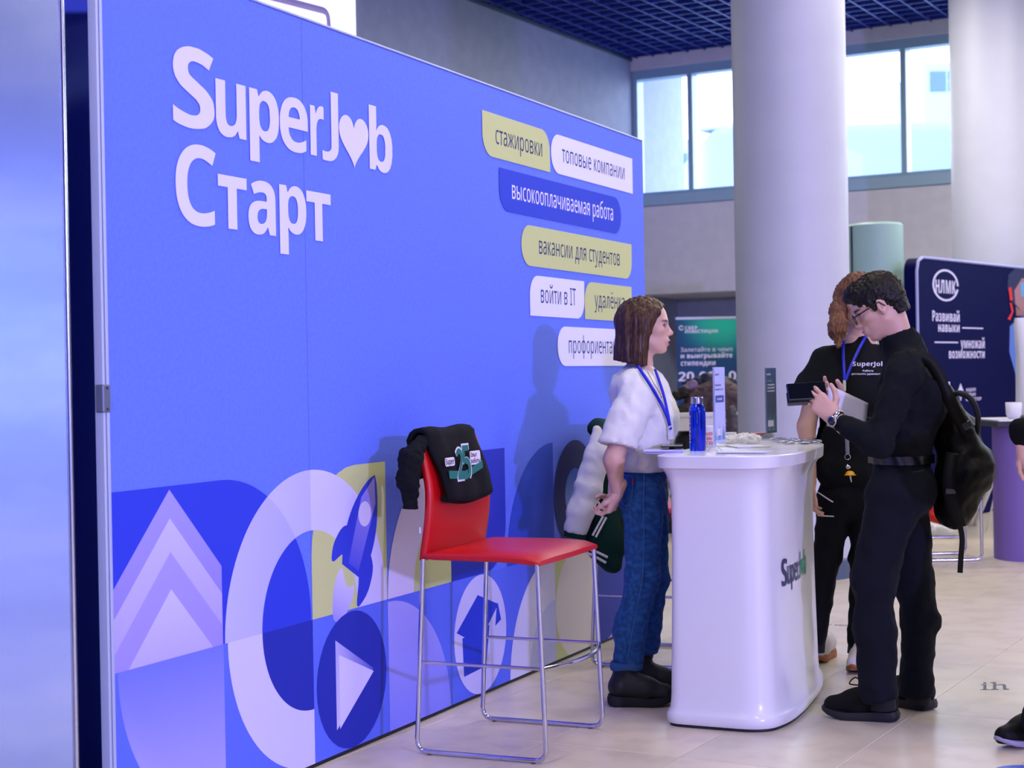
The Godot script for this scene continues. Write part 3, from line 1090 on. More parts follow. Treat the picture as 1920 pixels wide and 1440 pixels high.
func stools():
	var s1 := make_stool("red leather bar stool with a black sweatshirt over its back")
	var bs := Basis(Vector3(0.993, 0, -0.117), Vector3.UP, Vector3(0.117, 0, 0.993))
	s1.transform = Transform3D(bs, Vector3(-2.931, 0, -5.117))
	var s2 := s1.duplicate()
	s2.name = numbered("bar_stool")
	add_child(s2)
	s2.set_meta("label", "red leather bar stool with a varsity jacket hung on it, behind the woman")
	var g := ground(1110, 1249)
	var bs2 := Basis(Vector3.UP, deg_to_rad(2.0)) * bs
	s2.transform = Transform3D(bs2, g - bs2 * Vector3(-0.25, 0, 0.29))
	sweatshirt(Transform3D(bs, Vector3(-2.931, 0, -5.117)))
	varsity_jacket(s2.transform)

func sweatshirt(xf: Transform3D):
	var t := thing("sweatshirt", "black sweatshirt with green 25 print folded over the red stool back", "clothing", xf.origin)
	t.basis = xf.basis
	var black := mat("black_cotton", Color(0.05, 0.06, 0.085), 0.9, 0.0, {"metallic_specular": 0.3})
	# folded body over the top: front panel outside, back panel shorter
	var nz := FastNoiseLite.new()
	nz.seed = 3
	nz.frequency = 6.0
	var grid := []
	var path := []   # (x, y) from the front hem over the top to behind
	for k in 12:
		var y := lerpf(0.905, 1.128, k / 11.0)
		path.append(Vector2(back_x(y) + 0.014 + 0.012 * (1.0 - k / 11.0), y))
	for k in 5:
		var a := PI * (k + 1) / 6.0
		path.append(Vector2(back_x(1.124) - 0.013 + 0.03 * cos(a), 1.128 + 0.022 * sin(a)))
	for k in 6:
		var y := lerpf(1.12, 0.98, k / 5.0)
		path.append(Vector2(back_x(y) - 0.05 - 0.008 * k / 5.0, y))
	for i in path.size():
		var row := []
		var p: Vector2 = path[i]
		var f: float = clampf(i / 11.0, 0.0, 1.0)
		for j in 15:
			var s := j / 14.0
			var z := lerpf(lerpf(0.195, 0.235, f), lerpf(-0.195, -0.155, f), s)
			var edge: float = 1.0 - pow(absf(s - 0.5) * 2.0, 6.0)
			var wob := nz.get_noise_3d(p.x * 0.5, p.y * 0.55 + s * 0.2, z * 1.4) * 0.014 * (1.0 if i > 1 else 0.4)
			var sag := -0.018 * sin(PI * s) * (1.0 if i < 2 else 0.0)
			row.append(Vector3(p.x + 0.01 * edge + wob, p.y + sag + 0.004 * sin(s * 9.0) * (0.0 if i < 2 else 1.0), z))
		grid.append(row)
	part(t, "body", sheet(grid, 0.016), black)
	# fold edge under the hem
	var hem := []
	for j in 15:
		var p: Vector3 = grid[0][j]
		hem.append(p + Vector3(-0.010, 0.004, 0))
	part(t, "hem_fold", tube(hem, 0.013, 8), black)
	# sleeve bunched at the near edge
	var f := field(Vector3(-0.36, 0.84, 0.16), Vector3(-0.16, 1.16, 0.38), 0.007)
	f.cap(Vector3(-0.235, 1.115, 0.235), Vector3(-0.255, 1.06, 0.29), 0.026, 0.04, 0.02)
	f.cap(Vector3(-0.255, 1.06, 0.29), Vector3(-0.262, 0.98, 0.30), 0.042, 0.04, 0.02)
	f.cap(Vector3(-0.262, 0.98, 0.30), Vector3(-0.262, 0.93, 0.285), 0.037, 0.032, 0.015)
	f.cap(Vector3(-0.262, 0.92, 0.285), Vector3(-0.264, 0.875, 0.285), 0.026, 0.029, 0.008)
	f.wrinkle(11, 26.0, 0.009, Vector3(1, 1.6, 1))
	f.cut(Vector3(0, -1, 0.15), -0.825)
	part(t, "sleeve", f.mesh(Vector3.ZERO), black)
	# print: 25, words and the stripe, set on the front panel
	var teal := mat("print_teal", Color(0.04, 0.42, 0.40), 0.8)
	var whitep := mat("print_white", Color(0.86, 0.84, 0.92), 0.8)
	var inkp := mat("print_ink", Color(0.06, 0.06, 0.15), 0.8)
	var y0 := 1.0
	var x0 := back_x(y0) + 0.047
	var tilt := Basis(Vector3(0, 0, -1), Vector3(-0.09, 1, 0).normalized(), Vector3(1, 0.09, 0).normalized())
	var pl := Node3D.new()
	pl.name = "chest_print"
	t.add_child(pl)
	pl.transform = Transform3D(tilt.scaled_local(Vector3(1.12, 1.12, 1.0)), Vector3(x0 + 0.006, y0 + 0.006, 0.062))
	part(pl, "stripe", flat(PackedVector2Array([Vector2(-0.125, -0.022), Vector2(0.0, -0.03), Vector2(0.145, -0.002), Vector2(0.145, 0.022), Vector2(0.0, -0.004), Vector2(-0.125, 0.004)]), 0.0022), teal)
	for q in [["2", -0.062, -0.012, -0.03, 0.072], ["5", -0.016, 0.045, -0.034, 0.08]]:
		glyph(pl, q[0], q[1] - 0.006, q[2] + 0.006, q[3] - 0.006, q[4] + 0.006, 0.003, whitep)
		glyph(pl, q[0], q[1], q[2], q[3], q[4], 0.004, teal)
	part(pl, "word_patch", flat(pill(-0.145, 0.018, -0.072, 0.046, [0.008, 0.008, 0.008, 0.008]), 0.001), whitep)
	part(pl, "word_patch", flat(pill(0.05, 0.012, 0.135, 0.058, [0.008, 0.008, 0.008, 0.008]), 0.001), whitep)
	lettering(pl, "Super", -0.141, 0.024, 0.064, 0.018, 0.0015, inkp)
	lettering(pl, "Опыт", 0.056, 0.038, 0.05, 0.015, 0.0015, inkp)
	lettering(pl, "работы", 0.054, 0.018, 0.076, 0.015, 0.0015, inkp)

func varsity_jacket(xf: Transform3D):
	var base := Vector3(xf.origin.x, 0, xf.origin.z)
	var t := thing("varsity_jacket", "dark green varsity jacket with white sleeves and striped hem hanging on a stool", "clothing", base)
	var green := mat("jacket_green", Color(0.03, 0.17, 0.15), 0.9, 0.0, {"metallic_specular": 0.3})
	var white := mat("jacket_white", Color(0.80, 0.79, 0.82), 0.7)
	var d := 7.28
	# body hangs from the stool back, panel between the sleeve and the woman's leg
	var f := field(at(1085, 1095, d) - Vector3(0.1, 0.0, 0.35), at(1185, 770, d) + Vector3(0.25, 0.02, 0.3), 0.011)
	f.cap(xf * Vector3(-0.235, 1.10, 0.225), xf * Vector3(-0.235, 1.10, -0.23), 0.04, 0.04, 0.03)
	f.cap(xf * Vector3(-0.215, 1.0, 0.215), xf * Vector3(-0.215, 1.0, -0.2), 0.05, 0.05, 0.03)
	f.cap(xf * Vector3(-0.205, 0.86, 0.21), xf * Vector3(-0.205, 0.86, -0.2), 0.055, 0.05, 0.03)
	f.cap(at(1124, 806, d + 0.12), at(1130, 850, d + 0.12), 0.035, 0.06, 0.03)
	f.cap(at(1130, 850, d + 0.1), at(1132, 950, d + 0.06), 0.06, 0.075, 0.04)
	f.cap(at(1132, 950, d + 0.06), at(1125, 1010, d + 0.02), 0.075, 0.07, 0.03)
	f.cap(at(1140, 920, d + 0.1), at(1152, 1030, d + 0.04), 0.06, 0.055, 0.04)
	f.cap(at(1110, 1028, d), at(1150, 1058, d + 0.02), 0.036, 0.045, 0.03)
	f.wrinkle(5, 9.0, 0.012, Vector3(1, 0.5, 1))
	var hem_n := (at(1100, 1040, d) - at(1097, 1032, d)).normalized()
	f.cut((Vector3.DOWN + (at(1150, 1075, d) - at(1095, 1045, d)).normalized().cross(ray(1120, 1050)).normalized() * 0.0).normalized(), -at(1120, 1078, d).y)
	part(t, "body", f.mesh(base), green)
	# near sleeve, white, with dark cuff
	var g := field(at(1050, 1030, d) - Vector3(0.15, 0.0, 0.3), at(1150, 790, d) + Vector3(0.2, 0.0, 0.2), 0.009)
	g.cap(at(1119, 810, d - 0.0), at(1120, 850, d - 0.03), 0.024, 0.05, 0.02)
	g.cap(at(1120, 850, d - 0.03), at(1102, 915, d - 0.05), 0.052, 0.064, 0.03)
	g.cap(at(1102, 915, d - 0.05), at(1090, 955, d - 0.055), 0.062, 0.058, 0.02)
	g.cap(at(1090, 955, d - 0.055), at(1078, 1003, d - 0.06), 0.058, 0.054, 0.02)
	g.wrinkle(8, 7.0, 0.013, Vector3(1, 0.9, 1))
	g.wrinkle(9, 22.0, 0.003, Vector3(1, 1.2, 1))
	var axis := (at(1078, 1000, d) - at(1110, 860, d)).normalized()
	g.cut(axis, axis.dot(at(1078, 1000, d - 0.06)))
	part(t, "sleeve", g.mesh(base), white)
	part(t, "cuff", tube([at(1079, 996, d - 0.06) - base, at(1077, 1008, d - 0.06) - base], 0.05, 16), green)
	# stripes: hem band and pocket welt
	for q in [[1097, 1026, 1139, 1045], [1095, 1034, 1136, 1055]]:
		part(t, "hem_stripe", tube([at(q[0], q[1], d - 0.042) - base, at((q[0] + q[2]) * 0.5, (q[1] + q[3]) * 0.5 - 1, d - 0.052) - base, at(q[2], q[3], d - 0.03) - base], 0.006, 6, -1.0, 0.5, ray(1120, 1040).normalized()), white)
	for q in [[1111, 1004, 1131, 968], [1117, 1007, 1137, 970]]:
		part(t, "pocket_stripe", tube([at(q[0], q[1], d - 0.072) - base, at(q[2], q[3], d - 0.052) - base], 0.005, 6, -1.0, 0.5, ray(1120, 1000).normalized()), white)

# ================================================================ things around the stand
func printed_panel(parent: Node, called: String, where: Transform3D) -> Node3D:
	var n := Node3D.new()
	n.name = called
	parent.add_child(n, true)
	n.transform = where
	return n

func background():
	steel_pillar()
	blue_popup()
	invest_banner()
	coat_table()
	mint_pylon()
	violet_desk()
	chrome_chair()

func steel_pillar():
	var e := at(133, 720, 4.45)
	var fwd := -cam_basis.z
	fwd.y = 0
	fwd = fwd.normalized()
	var side := fwd.rotated(Vector3.UP, deg_to_rad(10.0))
	var left := side.rotated(Vector3.UP, PI / 2)
	var base := Vector3(e.x, 0, e.z)
	var t := thing("steel_pillar", "brushed steel clad pillar standing beside the end of the printed wall", "pillar", base)
	t.basis = Basis(-left, Vector3.UP, -side)
	# local: x to the right, z towards the camera; the right front edge is the origin
	var steel := mat("brushed_steel", Color.WHITE, 0.25, 0.9)
	steel.albedo_texture = noise_tex(51, 0.006, [[0.25, 0.5, 0.8], [Color(0.70, 0.76, 0.92), Color(0.73, 0.79, 0.94), Color(0.77, 0.82, 0.95)]], 512, false, 5)
	steel.uv1_triplanar = true
	steel.uv1_scale = Vector3(0.5, 1.1, 0.5)
	part(t, "core", box(Vector3(-1.0, 0.0, -0.07), Vector3(-0.003, TOP, -0.012)), steel)
	part(t, "face_panel", box(Vector3(-1.0, 0.02, -0.012), Vector3(-0.012, TOP, 0.0), 0.003), steel)
	part(t, "edge_trim", tube([Vector3(-0.006, 0.0, -0.006), Vector3(-0.006, TOP, -0.006)], 0.007, 10), mat("trim_steel", Color(0.75, 0.76, 0.82), 0.2, 1.0))
	# added roofed box that keeps the gap between pillar and printed wall dark
	var blue := mat("shading_box_blue", Color(0.36, 0.46, 0.88), 0.8)
	var s := thing("gap_shading_box", "added blue box behind the printed wall, shading the gap beside the steel pillar", "light_blocker", base)
	s.basis = t.basis
	part(s, "rear_panel", box(Vector3(-1.0, 0.0, -0.94), Vector3(0.49, 2.68, -0.9)), blue)
	part(s, "side_panel", box(Vector3(-1.0, 0.0, -0.9), Vector3(-0.96, 2.68, -0.071)), blue)
	var roof := PackedVector2Array([Vector2(-1.0, -0.94), Vector2(0.49, -0.94), Vector2(0.03, -0.2), Vector2(0.0, -0.071), Vector2(-1.0, -0.071)])
	part(s, "roof_panel", extrude(roof, -2.72, -2.68), blue, Vector3.ZERO, Basis(Vector3.RIGHT, Vector3.BACK, Vector3.DOWN))

func blue_popup():
	var a := ground(1727, 986)
	var b := ground(1920, 948)
	var dir := (b - a).normalized()
	var t := thing("pop_up_wall", "dark navy pop-up display wall with round logo and white slogan text", "banner", a)
	t.basis = Basis(dir, Vector3.UP, dir.cross(Vector3.UP))
	var navy := mat("popup_navy", Color(0.02, 0.035, 0.26), 0.7, 0.0, {"metallic_specular": 0.2})
	var w := 3.0
	var h := 2.30
	part(t, "fabric", extrude(pill(0, 0.01, w, h, [0.02, 0.02, 0.12, 0.12]), -0.12, 0.0), navy)
	part(t, "edge_piping", tube([Vector3(-0.004, 0.02, 0.0), Vector3(-0.004, h - 0.12, 0.0), Vector3(0.03, h - 0.03, 0.0), Vector3(0.12, h + 0.004, 0.0), Vector3(w - 0.1, h + 0.004, 0.0)], 0.014, 6), mat("piping_pale", Color(0.62, 0.64, 0.86), 0.5))
	var white := mat("popup_print", Color(0.80, 0.79, 0.95), 0.6)
	var z := 0.002
	var o := a
	var n := t.basis.z
	var q := func(px: float, py: float) -> Vector2:
		var p := t.transform.affine_inverse() * on_plane(px, py, o, n)
		return Vector2(p.x, p.y)
	var c: Vector2 = q.call(1773, 535)
	var rr: float = (q.call(1773, 505) - c).length()
	var rx: float = ((q.call(1797, 535) as Vector2).x - (q.call(1748, 535) as Vector2).x) * 0.5
	c.x = ((q.call(1797, 535) as Vector2).x + (q.call(1748, 535) as Vector2).x) * 0.5
	var oval := PackedVector2Array()
	for p in ring_sector(0, 0, rr * 0.87, rr, 0, 359.99):
		oval.append(c + Vector2(p.x * rx / rr, p.y))
	part(t, "logo_ring", flat(oval, z), white)
	var pl := [["НЛМК", 1754, 1792, 549, 524, 700], ["Развивай", 1748, 1799, 602, 582, 700], ["навыки", 1759, 1799, 622, 607, 700], ["умножай", 1801, 1846, 653, 637, 700], ["возможности", 1779, 1846, 672, 657, 700], ["АКАДЕМИЯ", 1811, 1829, 734, 729, 700], ["НАВЫКИ", 1811, 1829, 743, 738, 700], ["МАСТЕР", 1811, 1840, 752, 747, 700]]
	for k in pl:
		var p0: Vector2 = q.call(k[1], k[3])
		var p1: Vector2 = q.call(k[2], k[3])
		var p2: Vector2 = q.call(k[1], k[4])
		lettering(t, k[0], p0.x, p0.y, p1.x - p0.x, (p2.y - p0.y) * (1.0 if k[0] in ["НЛМК", "Развивай"] else 1.2), z, white, k[5])
	for k in [[1804, 1843, 616], [1752, 1796, 643]]:
		var p0: Vector2 = q.call(k[0], k[2])
		var p1: Vector2 = q.call(k[1], k[2])
		part(t, "rule_line", flat(rect(p0.x, p0.y, p1.x, p0.y + 0.012), z), white)
	var dm: Vector2 = q.call(1801, 737)
	part(t, "diamond_mark", flat(PackedVector2Array([dm + Vector2(-0.06, 0.02), dm + Vector2(0, 0.09), dm + Vector2(0.06, 0.02), dm + Vector2(0, -0.005)]), z), white)
	part(t, "diamond_mark", flat(PackedVector2Array([dm + Vector2(-0.045, -0.02), dm + Vector2(0, -0.075), dm + Vector2(0.02, -0.03), dm + Vector2(-0.01, -0.04)]), z), white)
	# the printed portrait at its right
	var shapes := [
		["portrait_coat", Color(0.10, 0.22, 0.62), [[1900, 660], [1905, 740], [1903, 800], [1960, 800], [1960, 590], [1915, 590], [1897, 640]]],
		["portrait_sleeve", Color(0.33, 0.46, 0.82), [[1893, 612], [1892, 660], [1903, 700], [1914, 700], [1912, 640], [1905, 600]]],
		["portrait_neck", Color(0.55, 0.40, 0.42), [[1904, 575], [1905, 592], [1950, 592], [1950, 570]]],
		["portrait_hair", Color(0.10, 0.13, 0.32), [[1890, 515], [1888, 540], [1896, 565], [1910, 580], [1950, 580], [1950, 500], [1905, 502]]],
		["portrait_face", Color(0.62, 0.45, 0.50), [[1901, 545], [1903, 570], [1915, 583], [1955, 585], [1955, 520], [1915, 522]]],
		["portrait_visor", Color(0.35, 0.62, 0.85), [[1913, 530], [1914, 556], [1955, 556], [1955, 528]]],
		["portrait_headset", Color(0.85, 0.16, 0.14), [[1890, 540], [1893, 564], [1898, 562], [1895, 538]]],
		["portrait_headset", Color(0.85, 0.16, 0.14), [[1892, 568], [1896, 585], [1888, 598], [1893, 600], [1899, 584], [1896, 568]]],
	]
	for s in shapes:
		z += 0.0005
		var pg := PackedVector2Array()
		for p in s[2]:
			pg.append(q.call(p[0], p[1]))
		part(t, s[0], flat(pg, z), pc(s[1]))

func extrude(poly: PackedVector2Array, z0: float, z1: float) -> ArrayMesh:
	var st := st_new()
	var idx := Geometry2D.triangulate_polygon(poly)
	st.set_smooth_group(-1)
	var ccw := not Geometry2D.is_polygon_clockwise(poly)
	for k in range(0, idx.size(), 3):
		var a := poly[idx[k]]
		var b := poly[idx[k + 1]]
		var c := poly[idx[k + 2]]
		if (b - a).cross(c - a) > 0:
			var s := b
			b = c
			c = s
		for p in [a, b, c]:
			st.add_vertex(Vector3(p.x, p.y, z1))
		for p in [a, c, b]:
			st.add_vertex(Vector3(p.x, p.y, z0))
	for i in poly.size():
		var a := poly[i]
		var b := poly[(i + 1) % poly.size()]
		if ccw:
			quad(st, Vector3(a.x, a.y, z1), Vector3(a.x, a.y, z0), Vector3(b.x, b.y, z0), Vector3(b.x, b.y, z1))
		else:
			quad(st, Vector3(a.x, a.y, z0), Vector3(a.x, a.y, z1), Vector3(b.x, b.y, z1), Vector3(b.x, b.y, z0))
	return done(st)

func invest_banner():
	# roll-up banner standing under the parapet, partly behind the first column
	var d := 18.3
	var a := at(1268, 600, d)
	var t := thing("roll_up_banner", "green and navy roll-up banner with white text, half behind the round column", "banner", Vector3(a.x, 0, a.z))
	var r := Vector3(cam_basis.x.x, 0, cam_basis.x.z).normalized()
	t.basis = Basis(r, Vector3.UP, r.cross(Vector3.UP))
	var s := d / FOCAL
	var w := 0.98
	var top := a.y
	var navy := Color(0.04, 0.22, 0.44).srgb_to_linear()
	var grn := Color(0.06, 0.66, 0.60).srgb_to_linear()
	# printed sheet: navy with a green field at the upper right
	var st := st_new()
	var arr := []
	arr.resize(Mesh.ARRAY_MAX)
	var vs := PackedVector3Array()
	var ns := PackedVector3Array()
	var cs := PackedColorArray()
	var idx := PackedInt32Array()
	for i in 17:
		for j in 17:
			var x := w * i / 16.0
			var y := lerpf(0.08, top, j / 16.0)
			vs.append(Vector3(x, y, 0.004))
			ns.append(Vector3(0, 0, 1))
			var g := 1.0 - smoothstep(0.05, 0.45, Vector2((x - 0.52) * 0.8, y - (top - 0.05)).length())
			cs.append(navy.lerp(grn, g))
	for i in 16:
		for j in 16:
			var k := i * 17 + j
			idx.append_array([k, k + 1, k + 18, k, k + 18, k + 17])
	arr[Mesh.ARRAY_VERTEX] = vs
	arr[Mesh.ARRAY_NORMAL] = ns
	arr[Mesh.ARRAY_COLOR] = cs
	arr[Mesh.ARRAY_INDEX] = idx
	var am := ArrayMesh.new()
	am.add_surface_from_arrays(Mesh.PRIMITIVE_TRIANGLES, arr)
	part(t, "printed_sheet", am, mat("print_fade", Color.WHITE, 0.8, 0.0, {"vertex_color_use_as_albedo": true}))
	part(t, "backing", box(Vector3(0, 0.06, -0.004), Vector3(w, top, 0.0035)), mat("roll_back", Color(0.6, 0.6, 0.65), 0.6))
	part(t, "top_rail", box(Vector3(-0.01, top, -0.01), Vector3(w + 0.01, top + 0.03, 0.012), 0.004), mat("aluminium", Color(0.74, 0.77, 0.85), 0.35, 0.6))
	part(t, "base_case", box(Vector3(-0.02, 0.0, -0.1), Vector3(w + 0.02, 0.08, 0.1), 0.012), mats["aluminium"])
	var white := mat("popup_print", Color(0.80, 0.79, 0.95), 0.6)
	var p := func(px: float, py: float) -> Vector2: return Vector2((px - 1268) * s, top - (py - 601) * s)
	for k in [["СБЕР", 1284, 1307, 619, 613], ["ИНВЕСТИЦИИ", 1284, 1345, 626, 620], ["Залетайте в чемп", 1275, 1372, 661, 653], ["и выигрывайте", 1275, 1372, 673, 664], ["стипендии", 1275, 1340, 687, 677], ["20 000 000", 1270, 1410, 716, 699]]:
		var q0: Vector2 = p.call(k[1], k[3])
		lettering(t, k[0], q0.x, q0.y, (k[2] - k[1]) * s, (k[3] - k[4]) * s, 0.007, white, 400 if k[0].begins_with("Зал") else 700)
	var c: Vector2 = p.call(1277, 616)
	part(t, "logo_ring", flat(ring_sector(c.x, c.y, 0.018, 0.028, 20, 340), 0.007), white)

func coat_table():
	var d := 13.2
	var a := at(1240, 775, d)
	var top := a.y
	var r := Vector3(cam_basis.x.x, 0, cam_basis.x.z).normalized()
	var bs := Basis(r, Vector3.UP, r.cross(Vector3.UP))
	var t := thing("high_table", "white high table under a heap of winter coats, behind the counter", "table", Vector3(a.x, 0, a.z))
	t.basis = bs
	var white := mat("table_white", Color(0.84, 0.84, 0.88), 0.4)
	part(t, "table_top", box(Vector3(-0.1, top - 0.04, -0.6), Vector3(0.95, top, 0.0), 0.006), white)
	part(t, "apron", box(Vector3(-0.08, top - 0.15, -0.58), Vector3(0.93, top - 0.04, -0.01), 0.004), white)
	for x in [-0.05, 0.86]:
		for z in [-0.55, -0.06]:
			part(t, "leg", box(Vector3(x, 0, z), Vector3(x + 0.05, top - 0.15, z + 0.05), 0.004), white)
	var base := Vector3(a.x, top, a.z)
	coat("brown quilted puffer coat heaped on the white high table", Color(0.27, 0.20, 0.22), base, [[1285, 770, -0.2, 1330, 760, -0.25, 0.07, 0.1], [1300, 745, -0.25, 1350, 735, -0.25, 0.08, 0.12], [1350, 735, -0.25, 1400, 760, -0.2, 0.12, 0.09], [1340, 765, -0.15, 1410, 775, -0.15, 0.06, 0.06]], d, 3, 16.0)
	coat("navy blue padded jacket on top of the brown coat", Color(0.03, 0.06, 0.2), base, [[1290, 722, -0.35, 1330, 715, -0.35, 0.05, 0.06], [1330, 715, -0.35, 1375, 722, -0.3, 0.06, 0.06], [1322, 705, -0.35, 1335, 712, -0.35, 0.025, 0.03]], d, 9, 14.0)
	coat("black knitted hat lying at the end of the coat heap", Color(0.015, 0.015, 0.025), base, [[1268, 742, -0.2, 1284, 736, -0.2, 0.045, 0.05], [1262, 768, -0.15, 1290, 772, -0.15, 0.035, 0.03]], d, 12, 20.0)
	coat("dull mauve scarf tucked between the coats", Color(0.42, 0.34, 0.48), base, [[1283, 732, -0.22, 1300, 722, -0.24, 0.045, 0.045]], d, 15, 14.0)
	var bag := coat("black rucksack standing under the white high table", Color(0.012, 0.012, 0.018), Vector3(a.x, 0, a.z), [[1287, 828, -0.3, 1287, 1000, -0.3, 0.09, 0.16], [1320, 840, -0.3, 1320, 1005, -0.3, 0.1, 0.16]], d, 18, 10.0)
	coat("khaki coat sleeve hanging from the high table edge", Color(0.26, 0.24, 0.27), base, [[1372, 772, 0.0, 1374, 800, 0.02, 0.05, 0.05], [1374, 800, 0.02, 1378, 850, 0.02, 0.05, 0.045]], d, 21, 14.0)

func coat(label: String, c: Color, base: Vector3, caps: Array, d: float, seed_: int, freq: float) -> Node3D:
	var lo := Vector3.INF
	var hi := -Vector3.INF
	for k in caps:
		for p in [at(k[0], k[1], d - k[2]), at(k[3], k[4], d - k[5])]:
			lo = lo.min(p - Vector3.ONE * 0.2)
			hi = hi.max(p + Vector3.ONE * 0.2)
	var f := field(lo, hi, 0.014)
	for k in caps:
		f.cap(at(k[0], k[1], d - k[2]), at(k[3], k[4], d - k[5]), k[6], k[7], 0.03)
	f.wrinkle(seed_, freq, 0.018, Vector3(1, 1.8, 1))
	f.cut(Vector3.DOWN, -(base.y + 0.001)) if not label.begins_with("khaki") else null
	var nm := label.split(" ")
	var kinds := {"brown": "puffer_coat", "navy": "padded_jacket", "black": "knitted_hat", "dull": "scarf", "khaki": "coat_sleeve"}
	var called: String = "rucksack" if label.contains("rucksack") else kinds[nm[0]]
	var t := thing(called, label, "bag" if called == "rucksack" else "clothing", base)
	part(t, "shell", f.mesh(base), mat("coat_%d" % seed_, c, 0.65))
	return t

func mint_pylon():
	var d := 14.2
	var l := at(1590, 420, d)
	var r := at(1692, 420, d)
	var c := (l + r) * 0.5
	var rad := l.distance_to(r) * 0.5
	var t := thing("round_pylon", "pale mint green cylindrical pylon standing behind the round column", "pylon", Vector3(c.x, 0, c.z))
	var m := mat("pylon_mint", Color(0.60, 0.74, 0.72), 0.5)
	var h := c.y
	part(t, "shell", lathe([Vector2(0, 0.0), Vector2(rad, 0.0), Vector2(rad, h - 0.02), Vector2(rad - 0.02, h), Vector2(0, h)], 40, [1, 2, 3, 4]), m)
	var jd := (l - c).normalized()
	part(t, "joint_strip", box(Vector3(-0.008, 0.0, -0.008), Vector3(0.008, h - 0.03, 0.008)), mat("joint_green", Color(0.08, 0.2, 0.18), 0.5), jd.rotated(Vector3.UP, 0.35) * rad)

func violet_desk():
	var d := 11.0
	var a := at(1883, 787, d)
	var r := Vector3(cam_basis.x.x, 0, cam_basis.x.z).normalized()
	var t := thing("violet_desk", "violet fabric covered desk with a white top at the pop-up wall", "desk", Vector3(a.x, 0, a.z))
	t.basis = Basis(r, Vector3.UP, r.cross(Vector3.UP))
	var top := a.y
	var rings := []
	for y in [0.0, 0.02, top - 0.05]:
		var ring := []
		for k in 13:
			var an := PI * (0.5 + k / 12.0)
			ring.append(Vector3(0.2 + cos(an) * 0.2, y, -0.25 - sin(an) * -0.25))
		ring.append(Vector3(1.0, y, -0.5))
		ring.append(Vector3(1.0, y, 0.0))
		rings.append(ring)
	part(t, "cloth_skirt", loft(rings), mat("violet_cloth", Color(0.47, 0.38, 0.68), 0.85))
	part(t, "desk_edge", box(Vector3(-0.06, top - 0.05, -0.52), Vector3(1.05, top - 0.012, 0.02), 0.004), mat("desk_black", Color(0.04, 0.04, 0.08), 0.5))
	part(t, "desk_top", box(Vector3(-0.05, top - 0.012, -0.55), Vector3(1.06, top, 0.03), 0.004), mat("table_white", Color(0.84, 0.84, 0.88), 0.4))
	# bowl and upright device on the desk
	var bp := at(1901, 786, d + 0.15)
	var bowl := thing("white_bowl", "small white bowl with a flat rim on the violet desk", "bowl", Vector3(bp.x, top, bp.z))
	part(bowl, "shell", lathe([Vector2(0, 0), Vector2(0.035, 0.0), Vector2(0.052, 0.03), Vector2(0.056, 0.115), Vector2(0.05, 0.115), Vector2(0.045, 0.03), Vector2(0, 0.012)], 28), mats["table_white"])
	var kp := at(1924, 778, d + 0.38)
	var dev := thing("upright_device", "tall white angular demonstration device standing on the violet desk", "device", Vector3(kp.x, top, kp.z))
	dev.basis = t.basis
	part(dev, "column", loft([[Vector3(-0.05, 0, -0.08), Vector3(0.06, 0, -0.08), Vector3(0.06, 0, 0.06), Vector3(-0.05, 0, 0.06)], [Vector3(-0.045, 0.45, -0.07), Vector3(0.06, 0.45, -0.07), Vector3(0.06, 0.45, 0.05), Vector3(-0.045, 0.45, 0.05)], [Vector3(-0.06, 0.66, -0.06), Vector3(0.05, 0.66, -0.06), Vector3(0.05, 0.66, 0.03), Vector3(-0.06, 0.66, 0.03)], [Vector3(-0.055, 0.71, -0.05), Vector3(0.04, 0.71, -0.05), Vector3(0.04, 0.71, 0.02), Vector3(-0.055, 0.71, 0.02)]]), mats["table_white"])
	part(dev, "foot", box(Vector3(-0.07, 0.0, -0.1), Vector3(0.12, 0.02, 0.1), 0.005), mat("glide_grey", Color(0.3, 0.3, 0.34), 0.6))

